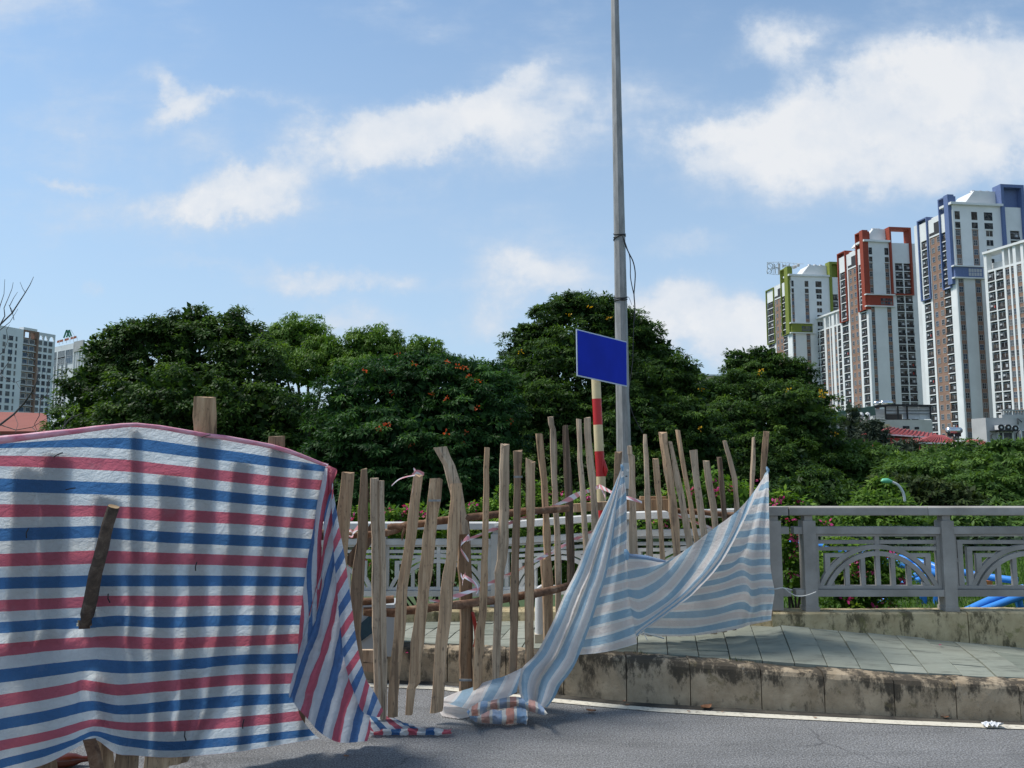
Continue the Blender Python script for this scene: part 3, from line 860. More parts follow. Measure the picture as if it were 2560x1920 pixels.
# middle railing climbing towards the right
MP = [W(1240, 1400, 7.0), W(1570, 1400, 6.42), W(1903, 1400, 5.80)]
l1 = (MP[1].xy - MP[0].xy).length; l2 = (MP[2].xy - MP[1].xy).length
railing('pale railing bay behind the tall pickets, climbing to the right', MP[0].xy, MP[1].xy, -.216, -.085, [(0, l1)], M['rail2'], [l1], ext=(.0, .0))
railing('pale railing bay behind the light pole and the draped sheet', MP[1].xy, MP[2].xy, -.085, -.012, [(0, l2)], M['rail2'], [l2], ext=(.0, .06))
LW = .938 + .107
XL = MP[0].x
railing('pale concrete railing with arched panels at the left, behind the pickets', (XL - 4 * 1.04, 7.0), (XL, 7.0), -.216, -.216, [(k * 1.04, (k + 1) * 1.04) for k in range(4)], M['rail2'], [k * 1.04 for k in range(5)], ext=(.1, .0))
# ------------------------------------------------------------------ picket fences
def D1(u): return 5.048 / (1 - .59 * (u - 1280) / FPX)          # the fence line behind the big tarpaulin
FT = [(800, 4.58), (838, 4.60), (984, 4.72), (1093, 4.82), (1240, 5.00), (1330, 5.08), (1345, 5.30), (1430, 5.42), (1560, 5.50), (1700, 5.52), (1930, 5.56)]
def D2(u): return interp(FT, u)[0]
FD = {}
def fence_dir(Df, u):
    a = W(u - 30, 1400, Df(u - 30)); b = W(u + 30, 1400, Df(u + 30)); d = (b - a); d.z = 0
    return d.normalized()
def plank(parent, pts, mat, Df, thick=.018, doff=0.0, name='picket', rag=.6, Dfix=None):
    """pts: (u, v, width px) from top to bottom"""
    u_ref = pts[-1][0]
    gb = G(u_ref, pts[-1][1]).y
    if Df is D2 and not Dfix and u_ref < 1150 and abs(gb - Df(u_ref)) < .2: doff = gb - Df(u_ref) - .004
    D = Dfix if Dfix else Df(u_ref) + doff
    e = fence_dir(Df, u_ref); nn = Vector((-e.y, e.x, 0))
    twist = rnd.uniform(-.12, .12) if rag > .2 else 0
    e = (e + nn * twist).normalized(); nn = Vector((-e.y, e.x, 0))
    P = []
    for (u, v, w) in pts:
        Dp = Dfix if Dfix else Df(u) + doff
        P.append((W(u, v, Dp), px(Dp, w) / max(.55, abs(e.x))))
    Q = []
    for i in range(len(P) - 1):
        L = (P[i + 1][0] - P[i][0]).length; n = max(1, int(L / .085))
        for k in range(n):
            t = k / n; ts = t
            Q.append((P[i][0].lerp(P[i + 1][0], t), P[i][1] + (P[i + 1][1] - P[i][1]) * t))
    Q.append(P[-1])
    th = thick * (rnd.uniform(.8, 1.35) if rag > .2 else .9)
    mb = MB(); V = []; F = []; n = len(Q)
    sd = rnd.uniform(0, 100); ridge0 = rnd.choice([.25, .3, .7, .75, .5]); rdg = rnd.uniform(.002, .007) if rag > .2 else 0
    for i, (c, w) in enumerate(Q):
        z = c.z
        jl = (mnoise.noise(Vector((sd, 0, z * 7))) * .16 + mnoise.noise(Vector((sd, 5, z * 27))) * .08) * w
        jr = (mnoise.noise(Vector((sd + 9, 0, z * 7))) * .16 + mnoise.noise(Vector((sd + 9, 5, z * 27))) * .08) * w
        jd = mnoise.noise(Vector((sd, 9, z * 5))) * (.006 if rag > .2 else .001)
        a = c - e * (w / 2 + jl); b = c + e * (w / 2 + jr)
        bev = min(.006, w * .12)
        dz0 = dz1 = 0
        if i == 0:
            dz0 = rnd.uniform(-rag, rag) * w * .22; dz1 = rnd.uniform(-rag, rag) * w * .22
        up0, up1 = Vector((0, 0, dz0)), Vector((0, 0, dz1))
        rr_ = ridge0 + .12 * mnoise.noise(Vector((sd, 3, z * 3)))
        mid = a.lerp(b, max(.15, min(.85, rr_))) + nn * (jd - th / 2 - rdg) + (up0 + up1) * .5 + Vector((0, 0, (rnd.uniform(-1, .3) * w * .5 * rag if i == 0 else 0)))
        V += [a + nn * (jd - th / 2 + bev * 1.6) + up0, mid, b + nn * (jd - th / 2 + bev * 1.6) + up1, b + nn * (jd + th / 2) + up1, a.lerp(b, .5) + nn * (jd + th / 2 + .002), a + nn * (jd + th / 2) + up0]
    for i in range(n - 1):
        for k in range(6): F.append((i * 6 + k, (i + 1) * 6 + k, (i + 1) * 6 + (k + 1) % 6, i * 6 + (k + 1) % 6))
    F.append(tuple(range(6))); F.append(tuple(range((n - 1) * 6, n * 6))[::-1])
    mb.add(V, F)
    return mb.build(name, mat, parent)
Wd, Wp, Wk, Wr = M['wood'], M['woodpale'], M['wooddark'], M['woodred']
# (a) fence hidden behind the big tarpaulin
fa = empty('picket_fence', G(300, 1935), 'rough plank fence standing behind the large red, white and blue tarpaulin', 'fence')
HID = [
    [(60, 1160, 46), (45, 1500, 46), (30, 1905, 46)], [(135, 1130, 50), (118, 1500, 50), (108, 1800, 46), (108, 1940, 44)],
    [(262, 1235, 50), (262, 1560, 48), (264, 1925, 30)], [(333, 1070, 24), (334, 1400, 26), (325, 1700, 30), (317, 1935, 48)],
    [(424, 1180, 46), (407, 1400, 42), (397, 1600, 42), (391, 1925, 45)],
    [(514, 992, 44), (512, 1090, 43), (503, 1300, 40), (486, 1480, 38), (466, 1750, 38), (436, 1912, 30)],
    [(602, 1150, 42), (586, 1325, 40), (571, 1480, 40), (531, 1750, 36), (460, 1906, 16)],
    [(693, 1090, 36), (675, 1310, 33), (653, 1455, 31), (617, 1730, 30), (600, 1872, 28)],
    [(758, 1150, 24), (726, 1330, 27), (708, 1455, 26), (686, 1680, 26), (676, 1858, 24)],
    [(803, 1158, 12), (786, 1280, 22), (770, 1450, 22), (748, 1842, 22)],
    [(-70, 1190, 46), (-78, 1500, 46), (-85, 1960, 46)],
]
for h in HID: plank(fa, h, rnd.choice([Wd, Wd, Wr]), D1, rag=.15)
for (v0, v1, rr) in ((1345, 1335, .030), (1640, 1560, .032)):
    P = []
    for k in range(9):
        u = -120 + k * 118
        P.append(W(u, v0 + (v1 - v0) * k / 8 + rnd.uniform(-3, 3), D1(u) + .055))
    mb = MB(); mb.tube(P, rr, 10, 0, jit=.06); mb.build('rail_log', M['log'], fa)
# leaning stake under the torn hem
plank(fa, [(222, 1850, 24), (233, 1880, 26), (246, 1945, 26)], M['log'], D1, .03, -.10, 'stake', rag=.1)
# (b) left picket panel with open gaps
fb = empty('picket_fence', G(984, 1793), 'rough wooden pickets on two horizontal logs, between the two striped sheets', 'fence')
PB = [
    ([(871, 1180, 29), (862, 1265, 33), (856, 1330, 30), (843, 1600, 28), (838, 1789, 27)], Wd),
    ([(910, 1172, 13), (911, 1236, 20), (905, 1358, 24), (893, 1453, 28), (887, 1534, 27), (893, 1640, 22), (905, 1785, 20)], Wr),
    ([(1047, 1187, 23), (1038, 1252, 25), (1027, 1344, 25), (1008, 1466, 25), (994, 1633, 25), (982, 1741, 24), (984, 1793, 22)], Wd),
    ([(1089, 1197, 30), (1087, 1249, 30), (1073, 1344, 31), (1060, 1480, 29), (1043, 1606, 28), (1036, 1707, 26), (1028, 1722, 19), (1022, 1787, 18)], Wd),
    ([(1144, 1208, 25), (1136, 1290, 26), (1129, 1398, 27), (1117, 1507, 28), (1111, 1551, 28), (1100, 1673, 28), (1095, 1768, 28), (1093, 1781, 27)], Wd),
    ([(1218, 1118, 12), (1217, 1174, 12), (1215, 1298, 13), (1212, 1440, 16), (1207, 1536, 18), (1200, 1617, 23), (1195, 1698, 22), (1194, 1745, 21)], Wd),
    ([(1263, 1109, 20), (1261, 1174, 22), (1261, 1274, 23), (1256, 1398, 24), (1249, 1430, 22), (1247, 1508, 17), (1241, 1644, 17), (1240, 1740, 16)], Wp),
    ([(1295, 1127, 21), (1294, 1224, 17), (1291, 1323, 18), (1289, 1408, 19), (1287, 1454, 19), (1286, 1563, 19), (1282, 1735, 18)], Wr),
    ([(1327, 1149, 21), (1327, 1249, 21), (1326, 1373, 20), (1325, 1563, 20), (1327, 1735, 21)], Wd),
]
for p_, m_ in PB: plank(fb, p_, m_, D2)
# round-backed pale post with a split
def split_post(parent, pts, mat):
    plank(parent, [(u - w * .24, v, w * .54) for (u, v, w) in pts], mat, D2, .035, .0, 'picket', rag=.3)
    plank(parent, [(u + w * .25, v + 7, w * .5) for (u, v, w) in pts], mat, D2, .03, .004, 'picket', rag=.3)
split_post(fb, [(944, 1195, 33), (945, 1290, 33), (947, 1344, 31), (948, 1453, 33), (950, 1606, 33), (951, 1687, 31), (952, 1790, 28)], Wp)
# bent stick and dark strut behind
plank(fb, [(1103, 1118, 29), (1112, 1140, 28), (1122, 1163, 27), (1138, 1217, 27), (1150, 1270, 25), (1160, 1335, 24)], Wp, D2, .03, .05)
plank(fb, [(1157, 1290, 25), (1160, 1344, 27), (1164, 1453, 29), (1167, 1551, 28), (1165, 1650, 28), (1164, 1755, 27)], M['wooddark'] if False else Wr, D2, .03, .10)
# diagonal boards at the far left
def board(parent, pts, mat, D, thick=.02, name='brace'):
    (u0, v0, w0), (u1, v1, w1) = pts
    p, q = W(u0, v0, D), W(u1, v1, D)
    mb = MB(); mb.beam(p, q, thick, px(D, (w0 + w1) / 2), 0, up=(0, -1, 0) if False else (q - p).cross(Vector((0, 1, 0))))
    return mb.build(name, mat, parent)
board(fb, [(946, 1308, 30), (872, 1412, 30)], M['wooddark'], 4.95, .02)
board(fb, [(905, 1640, 30), (950, 1640, 30)], Wp, 4.85, .03, 'stub_board')
board(fb, [(905, 1665, 22), (950, 1668, 22)], Wp, 4.85, .03, 'stub_board')
def log(parent, pts, r, mat=None, name='rail_log', seg=12, jit=.12):
    P = [W(u, v, D) for (u, v, D) in pts]
    Q = []
    for i in range(len(P) - 1):
        for k in range(4): Q.append(P[i].lerp(P[i + 1], k / 4) + Vector((0, 0, rnd.uniform(-.003, .003))))
    Q.append(P[-1])
    rr = [r * rnd.uniform(.93, 1.07) for _ in Q]
    mb = MB(); mb.tube(Q, rr, seg, 0, True, True, 1, jit)
    return mb.build(name, [mat or M['log'], M['cut']], parent)
log(fb, [(855, 1338, 4.72), (910, 1338, 4.76), (965, 1333, 4.82), (1000, 1322, 4.86)], .021)
log(fb, [(968, 1319, 4.84), (990, 1318, 4.85), (1040, 1310, 4.86), (1120, 1300, 4.93), (1247, 1285, 5.05), (1330, 1277, 5.13), (1420, 1271, 5.3)], .0235)
log(fb, [(860, 1507, 4.72), (984, 1498, 4.82)], .024)
log(fb, [(908, 1530, 4.74), (984, 1530, 4.80), (1060, 1521, 4.86), (1152, 1510, 4.92), (1247, 1499, 5.04), (1330, 1486, 5.14), (1430, 1463, 5.4)], .0265)
mb = MB(); mb.tube([W(1012, 1320, 4.84), W(1006, 1338, 4.83), W(1005, 1352, 4.82)], [.012, .009, .002], 8); mb.build('broken_twig', M['log'], fb)
# (c) tall pickets round the sign post and the light pole
fc = empty('picket_fence', (W(1560, 1500, 5.5).x, 5.5, .33), 'tall uneven wooden pickets round the light pole, behind the faded sheet', 'fence')
PCs = [
    ([(1358, 1392, 12), (1362, 1450, 12), (1367, 1600, 13)], Wd),
    ([(1348, 1084, 16), (1354, 1140, 15), (1361, 1199, 14), (1366, 1298, 15), (1371, 1398, 17), (1374, 1454, 17), (1376, 1620, 14)], Wd),
    ([(1377, 1041, 12), (1379, 1062, 14), (1383, 1072, 15), (1384, 1120, 14), (1386, 1199, 13), (1392, 1298, 13), (1396, 1408, 14), (1397, 1620, 15)], Wp),
    ([(1414, 1064, 14), (1419, 1149, 16), (1423, 1224, 19), (1424, 1298, 21), (1428, 1408, 19), (1432, 1600, 18)], Wk),
    ([(1447, 1048, 11), (1450, 1149, 11), (1458, 1249, 13), (1464, 1348, 13), (1468, 1600, 14)], Wp),
    ([(1469, 1043, 18), (1473, 1124, 17), (1483, 1224, 18), (1488, 1298, 18), (1492, 1600, 18)], Wp),
    ([(1547, 1130, 17), (1544, 1190, 16), (1540, 1600, 16)], Wr),
    ([(1574, 1114, 10), (1575, 1135, 11), (1579, 1140, 15), (1581, 1200, 16), (1582, 1274, 18), (1584, 1388, 20), (1586, 1590, 20)], Wp),
    ([(1613, 1085, 7), (1613, 1107, 9), (1616, 1142, 12), (1618, 1221, 12), (1617, 1226, 14), (1623, 1311, 14), (1624, 1390, 16), (1626, 1590, 16)], Wp),
    ([(1639, 1147, 14), (1645, 1221, 16), (1649, 1250, 12), (1652, 1311, 12), (1656, 1397, 12), (1660, 1590, 12)], Wd),
    ([(1657, 1081, 20), (1664, 1140, 20), (1677, 1221, 21), (1688, 1311, 19), (1694, 1384, 17), (1700, 1590, 17)], Wd),
    ([(1675, 1103, 9), (1688, 1164, 14), (1703, 1243, 17), (1715, 1311, 17), (1724, 1363, 14), (1740, 1585, 14)], Wp),
    ([(1694, 1074, 10), (1703, 1130, 10), (1715, 1198, 11), (1726, 1255, 11), (1742, 1350, 12), (1760, 1585, 12)], Wd),
    ([(1734, 1126, 17), (1742, 1198, 16), (1751, 1266, 17), (1762, 1341, 16), (1785, 1585, 16)], Wp),
    ([(1767, 1151, 15), (1773, 1210, 16), (1783, 1266, 17), (1789, 1316, 14), (1810, 1580, 14)], Wp),
    ([(1799, 1144, 12), (1805, 1221, 12), (1812, 1291, 11), (1835, 1575, 11)], Wk),
    ([(1812, 1101, 9), (1825, 1148, 11), (1837, 1198, 13), (1842, 1262, 13), (1850, 1560, 13)], Wp),
    ([(1884, 1093, 8), (1883, 1148, 11), (1880, 1221, 10), (1872, 1560, 10)], Wp),
    ([(1917, 1078, 15), (1911, 1142, 15), (1907, 1187, 13), (1915, 1400, 13), (1925, 1540, 13)], Wr),
]
for i, (p_, m_) in enumerate(PCs): plank(fc, p_, m_, D2, doff=.03 if i not in (16,) else .0)
def sqbeam(parent, a, b_, D0, D1_, hpx, mat=None, name='cross_beam'):
    mb = MB(); p, q = W(a[0], a[1], D0), W(b_[0], b_[1], D1_)
    n = 5
    for k in range(1):
        mb.beam(p, q, .035, px((D0 + D1_) / 2, hpx), 0)
    return mb.build(name, mat or Wd, parent)
sqbeam(fc, (1432, 1270), (1545, 1262), 5.50, 5.58, 20)
sqbeam(fc, (1548, 1262), (1672, 1262), 5.585, 5.60, 28)
sqbeam(fc, (1600, 1250), (1665, 1250), 5.64, 5.65, 18)
log(fc, [(1655, 1268, 5.63), (1690, 1276, 5.62), (1740, 1280, 5.62), (1800, 1285, 5.62), (1860, 1290, 5.62)], .020)
log(fc, [(1425, 1472, 5.52), (1500, 1470, 5.58), (1560, 1470, 5.6)], .024)
# steel band and wire round some pickets are parts of the fence
for (u, v, w, D) in ((1295, 1192, 22, 4.98), (1087, 1251, 30, 4.79), (1164, 1699, 30, 4.9)):
    mb = MB(); p = W(u, v, D); h = px(D, 5)
    mb.box(p.x - px(D, w / 2), p.x + px(D, w / 2), p.y - .014, p.y - .008, p.z - h / 2, p.z + h / 2); mb.build('steel_strap', M['steel'], fb)
# thick log leaning out through the tarpaulin
lg = empty('log_stake', W(212, 1560, 3.66), 'dark bark-covered log poking out through the big tarpaulin', 'log')
mb = MB()
P = [W(202, 1600, 4.02), W(208, 1578, 3.90), W(214, 1552, 3.80), W(226, 1500, 3.73), W(240, 1430, 3.70), W(256, 1370, 3.68), W(269, 1310, 3.67), W(284, 1266, 3.66)]
mb.tube(P, [.026, .026, .030, .031, .0295, .029, .027, .027], 14, 0, True, True, 1, .08)
mb.build('log_body', [M['logdark'], M['cut']], lg)
# ------------------------------------------------------------------ draped sheets
def cr(a, b, c, d, t):
    return .5 * ((2 * b) + (c - a) * t + (2 * a - 5 * b + 4 * c - d) * t * t + (3 * b - a - 3 * c + d) * t ** 3)
def resample(A, n):
    """A: R x C x K numpy, Catmull-Rom along axis 0"""
    R = A.shape[0]; out = []
    for i in range(R - 1):
        p0, p1, p2, p3 = A[max(i - 1, 0)], A[i], A[i + 1], A[min(i + 2, R - 1)]
        for k in range(n): out.append(cr(p0, p1, p2, p3, k / n))
    out.append(A[-1])
    return np.array(out)
def cloth(mb, grid, nr=4, nc=4, mat=0, wr=.006, wscale=9.0, ground=True, seed=0.0, stretch=(1, 1, 1), ridge=None, damp=None):
    """grid rows of (u, v, D, s): a smooth sheet with wrinkles; UV.y carries the stripe coordinate"""
    A = np.array([[list(W(u, v, D)) + [s, float(ci)] for ci, (u, v, D, s) in enumerate(row)] for row in grid])
    A = resample(A, nr); A = np.swapaxes(resample(np.swapaxes(A, 0, 1), nc), 0, 1)
    R, C = A.shape[:2]
    P = A[..., :3]
    du = np.gradient(P, axis=1); dv = np.gradient(P, axis=0)
    N = np.cross(du, dv); N /= (np.linalg.norm(N, axis=2, keepdims=True) + 1e-9)
    N[N[..., 1] > 0] *= -1
    V = []; UV = []
    for i in range(R):
        for j in range(C):
            p = P[i, j]
            q = Vector((p[0] * stretch[0] + seed, p[1] * stretch[1], p[2] * stretch[2]))
            edge = min(1.0, min(i, R - 1 - i, j, C - 1 - j) / 3.0) * .7 + .3
            h = (mnoise.noise(q * wscale) * 1.0 + abs(mnoise.noise(q * wscale * 2.3)) * -.8 + mnoise.noise(q * wscale * 5) * .28) * wr * edge
            if ridge: h += ridge(p)
            if damp: h *= damp(p)
            w = p + N[i, j] * h
            if ground: w[2] = max(w[2], .006 + (.003 * ((i + j) % 2)))
            V.append(tuple(w)); UV.append((A[i, j, 4] / 8.0, A[i, j, 3]))
    F = [(i * C + j, i * C + j + 1, (i + 1) * C + j + 1, (i + 1) * C + j) for i in range(R - 1) for j in range(C - 1)]
    mb.add(V, F, mat, True, UV)
def gd(u, v, z=.012): return G(u, v, z).y
# ---- big red, white and blue tarpaulin
T1 = {
 -60: [1112, 1117, 1150, 1211, 1277, 1337, 1403, 1460, 1518, 1573, 1632, 1700, 1765, 1826, 1885, 1935, 1975],
 0:   [1108, 1113, 1151, 1212, 1277, 1336, 1401, 1458, 1515, 1569, 1625, 1690, 1753, 1811, 1865, 1910, 1945],
 60:  [1100, 1111, 1152, 1214, 1277, 1334, 1399, 1456, 1512, 1565, 1619, 1683, 1743, 1800, 1853, 1894, 1927],
 120: [1091, 1109, 1154, 1216, 1277, 1332, 1397, 1455, 1510, 1560, 1612, 1675, 1733, 1789, 1840, 1878, 1908],
 180: [1083, 1107, 1156, 1218, 1278, 1330, 1395, 1454, 1507, 1557, 1608, 1668, 1721, 1774, 1823, 1856, 1876],
 205: [1079, 1106, 1157, 1219, 1278, 1329, 1394, 1453, 1505, 1558, 1606, 1665, 1712, 1768, 1815, 1844, 1862],
 240: [1074, 1106, 1159, 1220, 1278, 1328, 1393, 1452, 1503, 1556, 1604, 1663, 1717, 1764, 1808, 1834, 1850],
 290: [1068, 1107, 1162, 1222, 1281, 1333, 1393, 1452, 1502, 1552, 1604, 1667, 1725, 1774, 1814, 1849, 1884],
 340: [1064, 1110, 1166, 1223, 1283, 1337, 1394, 1452, 1502, 1553, 1606, 1668, 1722, 1773, 1817, 1858, 1889],
 420: [1073, 1120, 1175, 1226, 1288, 1343, 1396, 1452, 1503, 1556, 1609, 1664, 1714, 1765, 1816, 1866, 1894],
 510: [1088, 1132, 1184, 1235, 1292, 1347, 1398, 1452, 1502, 1553, 1606, 1656, 1706, 1758, 1811, 1860, 1888],
 600: [1104, 1143, 1194, 1245, 1296, 1351, 1401, 1452, 1501, 1550, 1603, 1648, 1699, 1751, 1805, 1852, 1879],
 690: [1122, 1155, 1203, 1253, 1303, 1355, 1404, 1453, 1501, 1550, 1599, 1647, 1697, 1747, 1796, 1842, 1864],
}
RU = [822, 814, 808, 799, 792, 785, 777, 770, 764, 760, 759, 752, 747, 744, 750, 782, 800]
RV = [1160, 1170, 1213, 1262, 1311, 1360, 1408, 1454, 1501, 1550, 1596, 1646, 1695, 1744, 1789, 1832, 1846]
SV = [-1.6, 0, 2, 4, 6, 8, 10, 12, 14, 16, 18, 20, 22, 24, 26, 28, 29.5]
def bulge(u, k):
    b = .0112
    if k >= 11 and u <= 420:
        b += .07 * math.sin(math.pi * min(1, (k - 10) / 4.5) * .6) * (1 if u <= 290 else max(0, (420 - u) / 130))
    if k in (9, 11) and u < 300: b += .015
    return b
grid = []
for k in range(17):
    row = []
    for u in sorted(T1):
        v = T1[u][k]
        D = D1(u) - bulge(u, k)
        if u == 205 and k in (12, 13): D -= .012
        if u == 240 and k in (12, 13, 14): D += .045
        D = min(D, gd(u, v, .02)) if k > 13 else D
        row.append((u, v, D, SV[k]))
    row.append((RU[k], RV[k], min(D1(RU[k]) - .02, gd(RU[k], RV[k], .02)), SV[k]))
    grid.append(row)
def t1_ridge(p):
    """long creases running down to the left in the lower half of the sheet"""
    u, v = to_uv(p)
    h = 0
    # (u0,v0)-(u1,v1), half width px, height m
    for (a, b, c, d, w, am) in ((640, 1590, 300, 1810, 15, .016), (570, 1560, 420, 1790, 9, .009), (700, 1540, 560, 1690, 9, .008), (650, 1460, 610, 1600, 7, .005), (740, 1500, 660, 1690, 8, .007), (700, 1700, 480, 1810, 11, .008),
                                (480, 1480, 250, 1540, 9, .010), (215, 1562, 60, 1600, 10, .012), (230, 1562, 420, 1530, 9, .010), (215, 1570, 300, 1690, 10, .008), (240, 1545, 560, 1440, 7, .007), (0, 1520, 190, 1562, 9, .009),
                                (145, 1140, 260, 1240, 6, .004), (515, 1090, 470, 1200, 6, .004), (515, 1090, 610, 1190, 6, .004), (333, 1068, 250, 1160, 8, .006), (333, 1068, 420, 1150, 8, .005), (490, 1412, 380, 1380, 6, .006), (490, 1412, 600, 1460, 6, .005),
                                (235, 1690, 330, 1770, 9, -.012), (240, 1700, 560, 1760, 10, .009), (608, 1808, 450, 1770, 7, .006), (462, 1842, 600, 1790, 6, .005), (200, 1850, 30, 1790, 12, .010), (620, 1500, 470, 1640, 5, .007), (680, 1590, 560, 1790, 6, .008), (590, 1620, 380, 1800, 7, -.008), (720, 1440, 640, 1640, 5, .006), (300, 1560, 130, 1640, 6, .007), (330, 1580, 480, 1500, 5, .006), (120, 1700, 20, 1760, 8, .008), (400, 1460, 250, 1500, 5, .005), (700, 1320, 600, 1380, 4, .004), (560, 1250, 430, 1330, 4, .004), (90, 1290, 200, 1350, 5, .005), (20, 1420, 190, 1480, 6, .006)):
        dx, dy = c - a, d - b; L2 = dx * dx + dy * dy
        t = ((u - a) * dx + (v - b) * dy) / L2
        if -.1 < t < 1.1:
            dd = abs((u - a) * dy - (v - b) * dx) / math.sqrt(L2)
            fall = max(0, math.sin(math.pi * min(1, max(0, (t + .1) / 1.2))))
            h += am * math.exp(-(dd / w) ** 2) * fall
    return h
def t1_damp(p):
    u, v = to_uv(p); c = 0.0
    for P in HID:
        if v < P[0][1] - 10: continue
        k = 0
        while k < len(P) - 2 and v > P[k + 1][1]: k += 1
        t = (v - P[k][1]) / (P[k + 1][1] - P[k][1]); uc = P[k][0] + (P[k + 1][0] - P[k][0]) * t; w = P[k][2] / 2
        d = abs(u - uc) - w
        c = max(c, 1.0 if d < 0 else max(0.0, 1 - d / 9.0))
    return 1 - .88 * c
tp = empty('tarpaulin', G(330, 1930), 'large red, white and blue striped tarpaulin stretched over the left fence', 'tarpaulin')
mb = MB(); cloth(mb, grid, 7, 8, 0, .0034, 8.5, True, 3.0, (1, 1, 1.5), t1_ridge, t1_damp)
# hole round the log
hole = W(214, 1560, D1(214) - .05)
keep = [i for i, f in enumerate(mb.f) if (sum((mb.v[k] for k in f), Vector()) / len(f) - hole).length > .042]
mb2 = MB(); mb2.v = mb.v; mb2.f = [mb.f[i] for i in keep]; mb2.m = [mb.m[i] for i in keep]; mb2.sm = [mb.sm[i] for i in keep]; mb2.uv = {a: mb.uv[i] for a, i in enumerate(keep)}
mb2.build('main_sheet', M['tarp'], tp)
# hem rolled over the top edge
P = []
for (u, v) in [(-70, 1106), (0, 1100), (60, 1093), (120, 1086), (180, 1079), (240, 1071), (300, 1064), (340, 1061), (400, 1068), (450, 1077), (515, 1088), (560, 1094), (620, 1104), (680, 1116), (720, 1128), (760, 1142), (800, 1158), (824, 1168)]:
    P.append(W(u, v, D1(u) - .035))
mb = MB(); mb.tube(P, [.019, .019, .018, .016, .015, .013, .011, .009, .011, .012, .012, .013, .013, .013, .013, .012, .010, .006], 10, 0, True, True, None, .10)
mb.build('hem', M['hem'], tp)
# folded strip down the right edge
LF = [(812, 1170, .9, 831, 1171), (803, 1212, .5, 827, 1216), (792, 1263, .5, 818, 1258), (785, 1312, .3, 807, 1315), (778, 1348, -.2, 804, 1350), (771, 1384, -.5, 804, 1380), (763, 1436, -.7, 805, 1437), (756, 1490, -1.6, 804, 1492), (750, 1551, -2.4, 804, 1545), (746, 1600, -2.4, 805, 1575), (744, 1648, -2.5, 804, 1592)]
g = []
for (u0, v0, s0, u1, v1) in LF:
    row = []
    for k in range(5):
        t = k / 4; u = u0 + (u1 - u0) * t; v = v0 + (v1 - v0) * t
        row.append((u, v, D1(u) - .045 - .028 * math.sin(math.pi * t) - .02 * t, s0 + (2.5 - s0) * t))
    g.append(row)
mb = MB(); cloth(mb, g, 5, 4, 0, .006, 12, False, 7.0, (1.4, 1.4, .7)); mb.build('folded_edge', M['tarpback'], tp)
Q = {
 -4: [(810, 1290), (816, 1262), (822, 1240), (828, 1222), (831, 1205)],
 -2: [(800, 1430), (806, 1388), (815, 1350), (822, 1318), (831, 1285)],
 -1: [(726, 1712), (752, 1640), (786, 1545), (810, 1425), (835, 1335)],
 0: [(731, 1745), (756, 1650), (787, 1570), (814, 1470), (839, 1379)],
 1: [(742, 1768), (768, 1690), (795, 1620), (820, 1530), (844, 1415)],
 2: [(760, 1787), (786, 1690), (811, 1619), (832, 1538), (847, 1455)],
 3: [(778, 1808), (802, 1720), (825, 1645), (842, 1575), (850, 1520)],
 4: [(796, 1828), (818, 1745), (838, 1670), (849, 1625), (855, 1598)],
 5: [(818, 1843), (837, 1775), (853, 1715), (862, 1680), (867, 1655)],
 6: [(840, 1854), (856, 1775), (868, 1735), (876, 1712), (880, 1698)],
 7: [(862, 1857), (876, 1795), (886, 1760), (893, 1740), (897, 1728)],
 8: [(883, 1856), (894, 1800), (902, 1770), (908, 1757), (912, 1747)],
 9: [(903, 1854), (911, 1822), (916, 1800), (920, 1785), (922, 1778)],
 10: [(918, 1853), (923, 1838), (925, 1827), (926, 1818), (927, 1812)]}
g = []
fold = [0, -.02, .012, -.03, .006, -.036, .008, -.035, .01, -.03, .01, -.02, .0, -.01, 0]
for i, s in enumerate(sorted(Q)):
    row = []
    for k, (u, v) in enumerate(Q[s]):
        D = D1(u) - .075 + fold[i] * (1 if k < 4 else .4)
        if v > 1700: D = min(D, gd(u, v, .012) )
        row.append((u, v, D, s))
    g.append(row)
mb = MB(); cloth(mb, g, 4, 7, 0, .009, 10, True, 1.0, (1.2, 1.2, .8)); mb.build('hanging_flap', M['tarpback'], tp)
TT = [(-4, 830, 1205, 830, 1180), (-2, 829, 1235, 833, 1222), (0, 831, 1306, 841, 1275), (2, 834, 1368, 851, 1331), (4, 838, 1423, 860, 1382), (6, 843, 1472, 867, 1428), (8, 847, 1531, 875, 1485), (10, 853, 1584, 883, 1538), (12, 858, 1633, 889, 1587), (14, 868, 1680, 898, 1636), (16, 882, 1722, 907, 1672), (18, 902, 1773, 919, 1705), (20, 921, 1788, 940, 1737), (22, 948, 1793, 958, 1777)]
g = []
for (s, u0, v0, u1, v1) in TT:
    row = []
    for k in range(4):
        t = k / 3; u = u0 + (u1 - u0) * t; v = v0 + (v1 - v0) * t
        D = D1(u) - .115 + .05 * t + .015 * math.sin(s * 1.3)
        row.append((u, v, min(D, gd(u, v, .03)), s))
    g.append(row)
mb = MB(); cloth(mb, g, 5, 4, 0, .006, 11, True, 5.0); mb.build('hanging_flap', M['tarpback'], tp)
